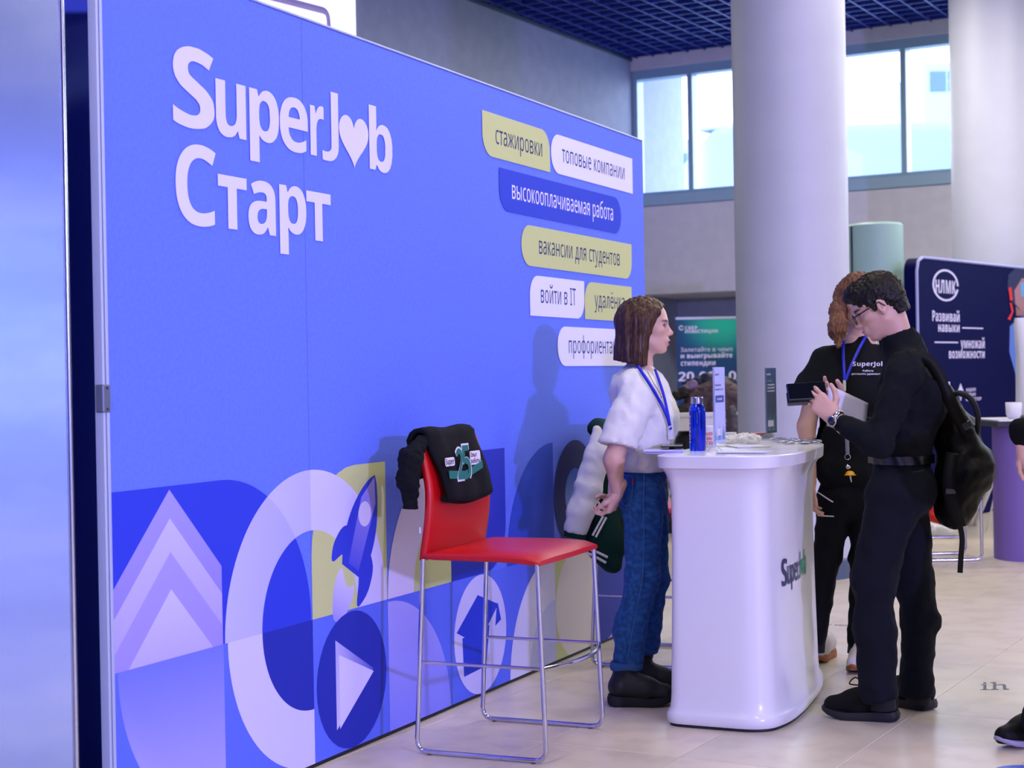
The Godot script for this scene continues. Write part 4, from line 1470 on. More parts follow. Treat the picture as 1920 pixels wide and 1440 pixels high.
func chrome_chair():
	var chrome := mat("chrome", Color(0.78, 0.78, 0.84), 0.12, 1.0)
	# low chair with a chrome sled frame, mostly behind the man's legs
	var g := ground(1841, 1052)
	var r := Vector3(cam_basis.x.x, 0, cam_basis.x.z).normalized()
	var t := thing("chrome_chair", "chrome framed chair with a dark seat behind the man's legs", "chair", g)
	t.basis = Basis(r, Vector3.UP, r.cross(Vector3.UP))
	part(t, "seat", box(Vector3(-0.46, 0.45, -0.42), Vector3(0.0, 0.475, 0.01), 0.008), mat("seat_dark", Color(0.06, 0.06, 0.1), 0.5))
	for z in [0.0, -0.4]:
		part(t, "frame_loop", tube(rounded([Vector3(-0.45, 0.45, z), Vector3(-0.45, 0.012, z), Vector3(0.0, 0.012, z), Vector3(0.0, 0.45, z)], 0.04), 0.011, 10), chrome)
	part(t, "rear_bar", tube([Vector3(-0.45, 0.13, -0.4), Vector3(0.0, 0.13, -0.4)], 0.009), chrome)
	part(t, "backrest", box(Vector3(-0.47, 0.55, -0.4), Vector3(-0.45, 0.85, 0.0), 0.008), mats["seat_dark"])
	# white easel leaning at the violet desk
	var e0 := ground(1832, 985)
	var es := thing("white_easel", "white slanting easel frame leaning beside the violet desk", "easel", e0)
	var white := mat("table_white", Color(0.84, 0.84, 0.88), 0.4)
	var d := 12.6
	for k in [[1818, 985, 1886, 812], [1828, 985, 1897, 812]]:
		var p0 := ground(k[0], k[1])
		var dd := p0.distance_to(Vector3(0, EYE, 0))
		var p1 := at(k[2], k[3], d + 0.1)
		part(es, "rail", tube([p0 - e0, p1 - e0], 0.02, 8), white)
	part(es, "cross_bar", tube([ground(1818, 985).lerp(at(1886, 812, d + 0.1), 0.25) - e0, ground(1828, 985).lerp(at(1897, 812, d + 0.1), 0.25) - e0], 0.012, 8), white)
	part(es, "rear_strut", tube([at(1890, 815, d + 0.1) - e0, at(1850, 975, d + 0.6) * Vector3(1, 0, 1) - e0 * Vector3(1, 0, 1)], 0.008, 8), white)
	# bags on the floor
	var rb := ground(1757, 988)
	var f := field(rb - Vector3(0.25, 0.0, 0.25), rb + Vector3(0.25, 0.3, 0.25), 0.014)
	f.cap(rb + Vector3(-0.05, 0.08, 0), rb + Vector3(0.05, 0.1, 0.0), 0.1, 0.08, 0.03)
	f.wrinkle(6, 14.0, 0.02)
	f.cut(Vector3.DOWN, -0.001)
	var bag := thing("red_bag", "crumpled red bag on the floor behind the man's legs", "bag", Vector3(rb.x, 0, rb.z))
	part(bag, "shell", f.mesh(bag.position), mat("bag_red", Color(0.75, 0.06, 0.05), 0.6))
	var wb := ground(1758, 1008)
	var f2 := field(wb - Vector3(0.3, 0.0, 0.25), wb + Vector3(0.3, 0.25, 0.25), 0.014)
	f2.cap(wb + Vector3(-0.06, 0.05, 0), wb + Vector3(0.1, 0.04, 0.0), 0.07, 0.05, 0.03)
	f2.wrinkle(16, 14.0, 0.02)
	f2.cut(Vector3.DOWN, -0.001)
	var bag2 := thing("white_bag", "crumpled white plastic bag on the floor in front of the red bag", "bag", Vector3(wb.x, 0, wb.z))
	part(bag2, "shell", f2.mesh(bag2.position), mat("bag_white", Color(0.82, 0.82, 0.84), 0.5))

# ================================================================ on the counter
func desk(px: float, py: float) -> Vector3:
	return ground(px, py, DESK)

func counter_things():
	# blue drinking bottle
	var p := desk(1308.5, 845)
	var t := thing("water_bottle", "translucent blue drinking bottle with a steel screw cap on the counter", "bottle", p)
	var s := 6.05 / FOCAL
	var r := 16.5 * s
	var shell := mat("bottle_blue", Color(0.05, 0.25, 0.98, 0.12), 0.05, 0.0, {"refraction_enabled": true, "refraction_scale": 0.045})
	part(t, "shell", lathe([Vector2(0, 0.0), Vector2(r * 0.93, 0.0), Vector2(r, 0.006), Vector2(r, 0.155), Vector2(r * 0.93, 0.172), Vector2(r * 0.72, 0.184), Vector2(r * 0.68, 0.188), Vector2(0, 0.188)], 36), shell)
	var steel := mat("cap_steel", Color(0.72, 0.70, 0.70), 0.25, 1.0)
	part(t, "cap", lathe([Vector2(0, 0.188), Vector2(r * 0.72, 0.188), Vector2(r * 0.74, 0.192), Vector2(r * 0.74, 0.212), Vector2(r * 0.7, 0.215), Vector2(0, 0.215)], 32, [1, 2, 3, 4, 5]), steel)
	var wp := mat("print_white", Color(0.86, 0.84, 0.92), 0.8)
	# lettering up its side, towards the stools
	var view := (Vector3(0, DESK, 0) - p)
	view.y = 0
	view = view.normalized().rotated(Vector3.UP, deg_to_rad(-62))
	var word := ["S", "U", "P", "E", "R", "J", "O", "B"]
	for k in 8:
		var hn := Node3D.new()
		hn.name = "side_letter"
		t.add_child(hn, true)
		hn.transform = Transform3D(Basis(Vector3.UP, Vector3.UP.cross(-view), view), Vector3(0, 0.03 + k * 0.0145, 0) + view * (r + 0.0006))
		glyph(hn, word[k], 0, 0.011, -0.006, 0.006, 0.0, wp)
	# two acrylic leaflet stands
	leaflet_stand(desk(1340, 847), "acrylic table stand with a pale lavender poster beside the blue bottle", true)
	leaflet_stand(desk(1437, 826), "acrylic table stand with a dark teal poster near the pile of badges", false)
	# paper cup with red letters, white cup
	var c1 := desk(1331, 839)
	var cup := thing("paper_cup", "white paper cup with red letters behind the blue bottle", "cup", c1)
	var paper := mat("paper_white", Color(0.86, 0.86, 0.88), 0.6)
	part(cup, "wall", lathe([Vector2(0, 0.004), Vector2(0.026, 0.0), Vector2(0.034, 0.085), Vector2(0.036, 0.088), Vector2(0.034, 0.09), Vector2(0.026, 0.01), Vector2(0, 0.008)], 28), paper)
	var toward := (Vector3(0, DESK, 0) - c1) * Vector3(1, 0, 1)
	toward = toward.normalized()
	for k in [["КО", 0.052], ["МОС", 0.032], ["СО", 0.014]]:
		var hn := Node3D.new()
		hn.name = "cup_print"
		cup.add_child(hn, true)
		var rr: float = lerpf(0.026, 0.034, (k[1] + 0.006) / 0.085) + 0.0035
		hn.transform = Transform3D(Basis(Vector3.UP.cross(toward), Vector3.UP, toward), Vector3(0, k[1], 0) + toward * rr)
		lettering(hn, k[0], -0.018, 0, 0.03, 0.012, 0, mat("cup_red", Color(0.8, 0.08, 0.1), 0.6))
	var c2 := desk(1370, 832)
	var cup2 := thing("white_cup", "plain white cup with a thick rim behind the pale leaflet stand", "cup", c2)
	part(cup2, "wall", lathe([Vector2(0, 0.003), Vector2(0.02, 0.0), Vector2(0.023, 0.042), Vector2(0.026, 0.045), Vector2(0.026, 0.05), Vector2(0.022, 0.05), Vector2(0.019, 0.01), Vector2(0, 0.008)], 28), paper)
	# phone on a round black stand
	var ph := desk(1260, 846)
	var st := thing("phone_stand", "small round black stand carrying a dark phone at the counter edge", "stand", ph)
	part(st, "foot", lathe([Vector2(0, 0), Vector2(0.021, 0.0), Vector2(0.02, 0.006), Vector2(0.012, 0.012), Vector2(0.012, 0.018), Vector2(0, 0.018)], 24), mat("black_plastic", Color(0.02, 0.02, 0.03), 0.4))
	var pht := thing("smartphone", "dark smartphone lying on the round black stand at the counter edge", "phone", ph + Vector3(0, 0.018, 0))
	pht.basis = Basis(Vector3.UP, deg_to_rad(24))
	part(pht, "body", box(Vector3(-0.044, 0.0, -0.07), Vector3(0.044, 0.009, 0.07), 0.003), mat("phone_body", Color(0.03, 0.06, 0.1), 0.3))
	part(pht, "screen_glass", box(Vector3(-0.041, 0.009, -0.067), Vector3(0.041, 0.0098, 0.067)), mat("phone_glass", Color(0.02, 0.03, 0.06), 0.08))
	# leaflets and sheets
	var rng := RandomNumberGenerator.new()
	rng.seed = 77
	leaflets("stack of lavender leaflets overhanging the counter's end", desk(1243, 848), 24.0, 0.15, 0.21, 5, Color(0.72, 0.70, 0.90))
	leaflets("thin pile of white brochures at the counter's near edge", desk(1395, 850), 8.0, 0.19, 0.10, 4, Color(0.84, 0.84, 0.88))
	leaflets("pile of grey brochures behind the dark leaflet stand", desk(1421, 823), -8.0, 0.06, 0.2, 12, Color(0.62, 0.62, 0.66))
	leaflets("single red-edged card on the grey brochures", desk(1421, 823) + Vector3(0, 0.0245, 0), -14.0, 0.055, 0.12, 2, Color(0.80, 0.45, 0.45))
	leaflets("loose white sheets spread in the middle of the counter", desk(1400, 838), 35.0, 0.14, 0.2, 3, Color(0.86, 0.86, 0.89))
	# crumpled white bags
	var cb := desk(1392, 834)
	var f := field(cb - Vector3(0.16, 0.005, 0.2), cb + Vector3(0.16, 0.08, 0.2), 0.006)
	f.cap(cb + Vector3(-0.06, 0.018, 0.07), cb + Vector3(0.03, 0.02, -0.02), 0.022, 0.026, 0.02)
	f.cap(cb + Vector3(0.0, 0.018, 0.03), cb + Vector3(0.02, 0.016, -0.12), 0.028, 0.022, 0.02)
	f.wrinkle(4, 40.0, 0.014, Vector3(1, 1.5, 1))
	f.cut(Vector3.DOWN, -DESK - 0.0075)
	var cbt := thing("crumpled_bags", "heap of crumpled white plastic bags on the counter", "bags", cb)
	part(cbt, "film", f.mesh(cb), mat("bag_white", Color(0.82, 0.82, 0.84), 0.5))
	# silver badges with pins in a pile
	var badge_m := mat("badge_silver", Color(0.75, 0.77, 0.8), 0.3, 0.9)
	var spots := []
	for k in 26:
		spots.append(desk(lerpf(1455, 1530, rng.randf()), lerpf(827.5, 833, rng.randf())))
	for k in 26:
		var b := thing("pin_badge", "silver pin badge in the pile at the counter's far corner", "badge", spots[k] + Vector3(0, 0.001 + 0.001 * (k % 9), 0), "silver pin badges piled on the counter")
		b.basis = Basis(Vector3.UP, rng.randf() * TAU) * Basis(Vector3.RIGHT, (rng.randf() - 0.5) * 0.3)
		if k % 2 == 0:
			part(b, "plate", lathe([Vector2(0, 0.0), Vector2(0.026, 0.0), Vector2(0.027, 0.002), Vector2(0.022, 0.005), Vector2(0, 0.0055)], 18), badge_m)
		else:
			part(b, "plate", box(Vector3(-0.04, 0, -0.014), Vector3(0.04, 0.004, 0.014), 0.0015), badge_m)
		part(b, "pin", tube([Vector3(-0.03, 0.006, 0.0), Vector3(0.0, 0.009, 0.004), Vector3(0.03, 0.006, 0.0)], 0.0012, 6), mat("chrome", Color(0.78, 0.78, 0.84), 0.12, 1.0))

func leaflets(label: String, p: Vector3, turn: float, w: float, l: float, n: int, c: Color):
	var t := thing("leaflets", label, "paper", p)
	t.basis = Basis(Vector3.UP, deg_to_rad(turn))
	var rng := RandomNumberGenerator.new()
	rng.seed = hash(label)
	for k in n:
		var m := mat("paper_" + c.to_html(false) + "_%d" % (k % 2), c.lightened(0.12 * (k % 2)), 0.5)
		part(t, "sheet", box(Vector3(-w / 2, 0, -l / 2), Vector3(w / 2, 0.0017, l / 2)), m, Vector3((rng.randf() - 0.5) * 0.01, k * 0.002, (rng.randf() - 0.5) * 0.012), Basis(Vector3.UP, (rng.randf() - 0.5) * 0.12))

func leaflet_stand(p: Vector3, label: String, pale: bool):
	var t := thing("leaflet_stand", label, "stand", p)
	# runs away from the camera along the hall; x across, z along
	var dir := Vector3(-0.06, 0, -1).normalized() if pale else Vector3(0.0, 0, -1)
	t.basis = Basis(Vector3.UP.cross(-dir), Vector3.UP, -dir)
	var l := 0.135
	var h := 0.335 if pale else 0.33
	var acr := mat("acrylic", Color(0.93, 0.95, 1.0, 0.03), 0.04, 0.0, {"transparency": BaseMaterial3D.TRANSPARENCY_ALPHA, "metallic_specular": 0.15})
	var edge := mat("acrylic_edge", Color(0.62, 0.64, 0.78, 0.5), 0.1, 0.0, {"transparency": BaseMaterial3D.TRANSPARENCY_ALPHA})
	for s in [1.0, -1.0]:
		var pr := [Vector2(s * 0.034, 0.001), Vector2(s * 0.030, 0.001), Vector2(s * 0.0022, 0.030), Vector2(s * 0.0022, h), Vector2(s * 0.0042, h), Vector2(s * 0.0042, 0.0315)]
		var pg := PackedVector2Array(pr)
		if s < 0:
			pg.reverse()
		part(t, "acrylic_sheet", extrude(pg, -l, 0.0), acr)
		var fr := PackedVector2Array([Vector2(s * 0.034, 0.001), Vector2(s * 0.030, 0.001), Vector2(s * 0.0022, 0.030), Vector2(s * 0.0022, h), Vector2(s * 0.0042, h), Vector2(s * 0.0042, 0.0315)])
		if s < 0:
			fr.reverse()
		part(t, "acrylic_edge", extrude(fr, 0.0, 0.0006), edge)
	part(t, "acrylic_base", box(Vector3(-0.034, 0.0, -l), Vector3(0.034, 0.001, 0.0)), acr)
	# the poster between the sheets, both sides printed
	var ground_c := Color(0.72, 0.74, 0.93) if pale else Color(0.03, 0.20, 0.32)
	part(t, "poster", box(Vector3(-0.0016, 0.032, -l + 0.002), Vector3(0.0016, h - 0.002, -0.002)), mat("poster_%s" % pale, ground_c, 0.7, 0.0, {"metallic_specular": 0.15}))
	var pl := Node3D.new()
	pl.name = "poster_print"
	t.add_child(pl)
	pl.transform = Transform3D(Basis(Vector3(0, 0, -1), Vector3.UP, Vector3(1, 0, 0)), Vector3(0.0018, 0.032, 0.0))
	var ink := pc(Color(0.16, 0.18, 0.42)) if pale else pc(Color(0.85, 0.88, 0.95))
	var hh := h - 0.034
	lettering(pl, "SuperJob", 0.012, hh - 0.032, 0.05, 0.008, 0.0001, ink)
	if pale:
		lettering(pl, "Твоя работа", 0.012, hh - 0.075, 0.075, 0.009, 0.0001, ink)
		lettering(pl, "начинается тут", 0.012, hh - 0.092, 0.1, 0.009, 0.0001, ink)
		part(pl, "button", flat(pill(0.014, hh - 0.14, 0.118, hh - 0.112, [0.006, 0.006, 0.006, 0.006]), 0.0001), pc(Color(0.12, 0.22, 0.60)))
		lettering(pl, "Скачай", 0.035, hh - 0.13, 0.06, 0.009, 0.0002, pc(Color(0.85, 0.88, 0.95)))
		for k in 7:
			var x := 0.016 + k * 0.017
			part(pl, "drawn_leaf", flat(PackedVector2Array([Vector2(x - 0.008, 0.012), Vector2(x + 0.01, 0.012), Vector2(x + 0.004 + 0.003 * (k % 3), 0.05 + 0.012 * (k % 3)), Vector2(x - 0.004, 0.04)]), 0.0001 + 0.00002 * k), pc([Color(0.45, 0.60, 0.78), Color(0.58, 0.72, 0.85), Color(0.38, 0.48, 0.75)][k % 3]))
	else:
		lettering(pl, "Практика", 0.02, hh - 0.062, 0.06, 0.008, 0.0001, pc(Color(0.30, 0.62, 0.55)))
		for k in [["стажировки", -0.08], ["компаний", -0.094], ["и вакансии", -0.108]]:
			lettering(pl, k[0], 0.02, hh + k[1], 0.09, 0.009, 0.0001, ink)
		for k in 6:
			var x := 0.02 + k * 0.019
			part(pl, "drawn_leaf", flat(PackedVector2Array([Vector2(x - 0.01, 0.01), Vector2(x + 0.012, 0.01), Vector2(x + 0.006, 0.075 + 0.02 * (k % 3)), Vector2(x - 0.004, 0.06)]), 0.0001 + 0.00002 * k), pc([Color(0.04, 0.34, 0.42), Color(0.08, 0.44, 0.46), Color(0.05, 0.26, 0.40)][k % 3]))
	part(pl, "note_card", flat(rect(0.02, 0.03, 0.09, 0.058), 0.0004), pc(Color(0.84, 0.85, 0.93)))


# ================================================================ people
const SKIN := Color(0.60, 0.36, 0.28)      # linear

func join(list: Array) -> ArrayMesh:
	var st := st_new()
	for m in list:
		if m.get_surface_count():
			st.append_from(m, 0, Transform3D.IDENTITY)
	return st.commit()

class Frame:
	var c: Vector3
	var x: Vector3
	var y: Vector3
	var z: Vector3
	var s: float
	func _init(c_: Vector3, fwd: Vector3, up: Vector3, s_ := 1.0):
		c = c_
		z = fwd.normalized()
		x = up.cross(z).normalized()
		y = z.cross(x).normalized()
		s = s_
	func p(a: float, b: float, d: float) -> Vector3:
		return c + (x * a + y * b + z * d) * s
	func b() -> Basis:
		return Basis(x, y, z)

# head with a face; frame: x to the person's left, y up, z forward, origin in the middle of the head
func head_mesh(h: Frame, neck_to: Vector3, base: Vector3, look: Dictionary) -> ArrayMesh:
	var s := h.s
	var lo := h.c - Vector3.ONE * 0.17 * s
	var hi := h.c + Vector3.ONE * 0.17 * s
	lo = lo.min(neck_to - Vector3.ONE * 0.07)
	var f := field(lo, hi, 0.0042)
	var b := h.b()
	var v := func(a: float, bb: float, c: float) -> Vector3: return Vector3(a, bb, c) * s
	f.ell(h.p(0, 0.028, -0.012), v.call(0.074, 0.084, 0.094), b, 0.02)
	f.ell(h.p(0, 0.036, 0.036), v.call(0.060, 0.058, 0.050), b, 0.02)
	f.ell(h.p(0, -0.03, 0.026), v.call(0.058, 0.074, 0.058), b, 0.025)
	f.ell(h.p(0, -0.068, 0.034), v.call(0.045, 0.036, 0.048), b, 0.02)
	f.ell(h.p(0, -0.094, 0.066), v.call(0.021, 0.017, 0.019), b, 0.014)
	for q in [-1.0, 1.0]:
		f.ell(h.p(q * 0.042, -0.016, 0.046), v.call(0.022, 0.020, 0.026), b, 0.015)
		f.cap(h.p(q * 0.052, -0.055, 0.0), h.p(q * 0.022, -0.092, 0.055), 0.016 * s, 0.016 * s, 0.02)
	f.ell(h.p(0, 0.022, 0.079), v.call(0.046, 0.012, 0.011), b, 0.014)
	# nose
	f.cap(h.p(0, 0.012, 0.082), h.p(0, -0.026, 0.099), 0.0075 * s, 0.0105 * s, 0.010)
	f.ell(h.p(0, -0.0275, 0.102), v.call(0.0115, 0.0095, 0.0105), b, 0.008)
	for q in [-1.0, 1.0]:
		f.ell(h.p(q * 0.0105, -0.0325, 0.093), v.call(0.0078, 0.0068, 0.009), b, 0.006)
		f.ell(h.p(q * 0.031, 0.004, 0.094), v.call(0.019, 0.0125, 0.0165), b, 0.009, true)
		f.ell(h.p(q * 0.031, 0.003, 0.0725), v.call(0.0165, 0.0125, 0.0125), b, 0.004)
	# mouth
	f.ell(h.p(0, -0.058, 0.080), v.call(0.030, 0.022, 0.014), b, 0.012)
	f.ell(h.p(0, -0.0595, 0.0925), v.call(0.019, 0.0062, 0.0085), b, 0.005)
	f.ell(h.p(0, -0.0735, 0.089), v.call(0.0175, 0.0072, 0.0085), b, 0.005)
	if look.get("open", false):
		f.ell(h.p(0, -0.0665, 0.099), v.call(0.017, 0.0042, 0.016), b, 0.003, true)
	# ears
	for q in [-1.0, 1.0]:
		f.ell(h.p(q * 0.076, -0.004, -0.012), v.call(0.008, 0.030, 0.018), Basis(b.y, q * 0.5) * b, 0.006)
		f.ell(h.p(q * 0.085, -0.001, -0.008), v.call(0.006, 0.019, 0.009), Basis(b.y, q * 0.5) * b, 0.004, true)
		f.ell(h.p(q * 0.074, -0.030, -0.006), v.call(0.007, 0.009, 0.008), b, 0.005)
	# neck
	f.cap(h.p(0, -0.045, -0.03), neck_to, look.get("neck", 0.05), look.get("neck", 0.05) * 1.12, 0.03)
	# colours of the skin itself: lips, brows, lashes
	f.ground_color = look.get("skin", SKIN)
	var lip: Color = look.get("lip", Color(0.42, 0.10, 0.12))
	f.paint(h.p(0, -0.0598, 0.096), v.call(0.021, 0.0068, 0.012), lip, b)
	f.paint(h.p(0, -0.0732, 0.094), v.call(0.019, 0.0072, 0.012), lip, b)
	var brow: Color = look.get("brow", Color(0.09, 0.05, 0.04))
	for q in [-1.0, 1.0]:
		f.paint(h.p(q * 0.035, 0.0225, 0.078), v.call(0.022, 0.0055, 0.03), brow, b)
		f.paint(h.p(q * 0.034, 0.0045, 0.082), v.call(0.0205, 0.0085, 0.02), Color(0.07, 0.035, 0.035), b, 0.25)
		f.paint(h.p(q * 0.033, 0.0015, 0.086), v.call(0.0125, 0.0042, 0.016), Color(0.55, 0.48, 0.48), b, 0.2)
		f.paint(h.p(q * 0.031, 0.002, 0.089), v.call(0.0072, 0.0062, 0.014), Color(0.03, 0.02, 0.02), b, 0.2)
	return f.mesh(base, true)

# hand: wrist, direction to the fingers, direction the palm faces, curls in degrees for index..little, thumb pose
func hand_mesh(w: Vector3, dir: Vector3, palm: Vector3, thumb_side: Vector3, curls: Array, thumb: Array, base: Vector3, s := 1.0, skin := SKIN) -> ArrayMesh:
	dir = dir.normalized()
	thumb_side = (thumb_side - dir * thumb_side.dot(dir)).normalized()
	palm = (palm - dir * palm.dot(dir) - thumb_side * palm.dot(thumb_side)).normalized()
	var f := field(w - Vector3.ONE * 0.22 * s, w + Vector3.ONE * 0.22 * s, 0.0036)
	var off := [0.030, 0.010, -0.010, -0.028]
	var reach := [0.088, 0.091, 0.086, 0.077]
	var seg := [[0.040, 0.025, 0.020], [0.044, 0.029, 0.021], [0.041, 0.027, 0.020], [0.032, 0.020, 0.018]]
	var rad := [0.0088, 0.009, 0.0086, 0.0076]
	f.cap(w - dir * 0.05 * s, w + dir * 0.012 * s, 0.027 * s, 0.024 * s, 0.01, thumb_side, 1.15)
	for k in 4:
		var kn: Vector3 = w + (dir * reach[k] + thumb_side * off[k]) * s
		f.cap(w + (dir * 0.005 + thumb_side * off[k] * 0.55) * s, kn, 0.016 * s, 0.0125 * s, 0.014)
		var a := kn
		var ang := 0.0
		for j in 3:
			ang += deg_to_rad(curls[k][j])
			var e: Vector3 = a + (dir * cos(ang) + palm * sin(ang) + thumb_side * off[k] * 1.2 * cos(ang)).normalized() * seg[k][j] * s
			var r0: float = rad[k] * (1.0 - 0.07 * j) * s
			f.cap(a, e, r0, r0 * 0.93, 0.004)
			a = e
	var tb := w + (dir * 0.022 + thumb_side * 0.022 + palm * 0.006) * s
	f.cap(w + dir * 0.01 * s, tb, 0.016 * s, 0.016 * s, 0.012)
	var td: Array = thumb
	var ln := [0.042, 0.033, 0.027]
	var tr := [0.0135, 0.0108, 0.0098]
	for j in 3:
		var v: Vector3 = (dir * td[j][0] + thumb_side * td[j][1] + palm * td[j][2]).normalized()
		f.cap(tb, tb + v * ln[j] * s, tr[j] * s, tr[j] * 0.92 * s, 0.006)
		tb += v * ln[j] * s
	f.ground_color = skin
	return f.mesh(base, true)

func skin_mat() -> StandardMaterial3D:
	return mat("skin", Color.WHITE, 0.5, 0.0, {"vertex_color_use_as_albedo": true, "subsurf_scatter_enabled": true, "subsurf_scatter_strength": 0.08})

func hair_mat(key: String, a: Color, b: Color, seed_: int, rough := 0.42) -> StandardMaterial3D:
	if mats.has(key):
		return mats[key]
	var m := mat(key, Color.WHITE, rough, 0.0, {"metallic_specular": 0.35})
	m.albedo_texture = noise_tex(seed_, 0.03, [[0.25, 0.5, 0.75], [a, a.lerp(b, 0.4), b]], 512, false, 4)
	m.normal_enabled = true
	m.normal_texture = noise_tex(seed_ + 1, 0.05, [], 512, true, 3)
	m.normal_scale = 0.35
	m.uv1_triplanar = true
	m.uv1_world_triplanar = true
	m.uv1_scale = Vector3(22.0, 1.4, 22.0)
	return m

func cloth_mat(key: String, c: Color, weave := 30.0, rough := 0.9, bump := 0.35) -> StandardMaterial3D:
	if mats.has(key):
		return mats[key]
	var m := mat(key, c, rough, 0.0, {"metallic_specular": 0.3})
	m.normal_enabled = true
	m.normal_texture = mats["cloth_weave"].normal_texture if mats.has("cloth_weave") else null
	if m.normal_texture == null:
		mat("cloth_weave", Color.WHITE).normal_texture = noise_tex(61, 0.03, [], 512, true, 4)
		m.normal_texture = mats["cloth_weave"].normal_texture
	m.normal_scale = bump
	tri(m, weave * 0.1)
	return m

# eyes: balls set in the head
func eyes(parent: Node, h: Frame, base: Vector3):
	for q in [-1.0, 1.0]:
		part(parent, "eye", lathe([Vector2(0, -1), Vector2(0.5, -0.866), Vector2(0.866, -0.5), Vector2(1, 0), Vector2(0.866, 0.5), Vector2(0.5, 0.866), Vector2(0, 1)], 14), mat("eye_white", Color(0.75, 0.72, 0.72), 0.2), h.p(q * 0.031, 0.003, 0.0715) - base, Basis.from_scale(Vector3.ONE * 0.0122 * h.s))
		part(parent, "iris", lathe([Vector2(0, 0.0015), Vector2(0.0035, 0.0012), Vector2(0.0062, 0.0)], 14), mat("iris_brown", Color(0.10, 0.06, 0.05), 0.15), h.p(q * 0.031, 0.003, 0.0828) - base, Basis(h.x, h.z, -h.y))

# shoe: heel at the ground, pointing along dir; returns node of parts
func shoe(parent: Node, called: String, heel: Vector3, dir: Vector3, l: float, w: float, sole_h: float, ankle: Vector3, ankle_r: float, um: Material, sm: Material, base: Vector3, lift := 0.0) -> Node3D:
	dir.y = 0
	dir = dir.normalized()
	var sd := Vector3.UP.cross(dir)
	var n := Node3D.new()
	n.name = called
	parent.add_child(n, true)
	var out := []
	for q in [[0.0, 0.0], [0.02, 0.32], [0.10, 0.42], [0.3, 0.40], [0.5, 0.43], [0.68, 0.5], [0.82, 0.46], [0.93, 0.32], [0.985, 0.14], [1.0, 0.0], [0.985, -0.12], [0.93, -0.28], [0.82, -0.42], [0.68, -0.47], [0.5, -0.40], [0.3, -0.37], [0.10, -0.40], [0.02, -0.3]]:
		out.append(q)
	var rings := []
	for y in [[0.0, 0.97], [0.006, 1.0], [sole_h * 0.6, 1.01], [sole_h, 0.97]]:
		var ring := []
		for q in out:
			var toe: float = 0.026 * pow(maxf(0.0, (q[0] - 0.62) / 0.38), 2.0) + 0.008 * pow(maxf(0.0, (0.15 - q[0]) / 0.15), 2.0) - (y[0] * 0.35 * clampf((q[0] - 0.3) / 0.7, 0.0, 1.0))
			ring.append(heel - base + dir * l * (0.5 + (q[0] - 0.5) * y[1]) + sd * w * q[1] * y[1] + Vector3.UP * (y[0] + toe + lift))
		rings.append(ring)
	part(n, "sole", loft(rings), sm)
	var up := Vector3.UP * (sole_h + lift)
	var f := field(heel - Vector3(0.35, 0, 0.35), heel + Vector3(0.35, 0.36, 0.35), 0.0075)
	f.cap(heel + dir * l * 0.17 + up + Vector3.UP * 0.03, heel + dir * l * 0.55 + up + Vector3.UP * 0.026, w * 0.43, w * 0.46, 0.02)
	f.cap(heel + dir * l * 0.55 + up + Vector3.UP * 0.022, heel + dir * l * 0.845 + up + Vector3.UP * 0.012, w * 0.46, w * 0.37, 0.02)
	f.cap(heel + dir * l * 0.2 + up + Vector3.UP * 0.05, ankle, w * 0.40, ankle_r, 0.03)
	f.cap(heel + dir * l * 0.32 + up + Vector3.UP * 0.075, heel + dir * l * 0.62 + up + Vector3.UP * 0.04, w * 0.30, w * 0.28, 0.03)
	f.cut(Vector3.DOWN, -(sole_h * 0.5 + lift))
	var av := (ankle - heel - dir * l * 0.2).normalized()
	f.cut(av, av.dot(ankle))
	part(n, "upper", f.mesh(base), um)
	return n

func strip(pts: Array, w: float, thick: float, nrm: Vector3) -> ArrayMesh:
	# flat ribbon along points, facing nrm
	var grid := []
	for i in pts.size():
		var a: Vector3 = pts[maxi(i - 1, 0)]
		var b: Vector3 = pts[mini(i + 1, pts.size() - 1)]
		var sd := (b - a).cross(nrm).normalized()
		grid.append([pts[i] - sd * w * 0.5, pts[i] + sd * w * 0.5])
	return sheet(grid, thick)

func people():
	woman_white()
	woman_black()
	man_black()
	passer_by()

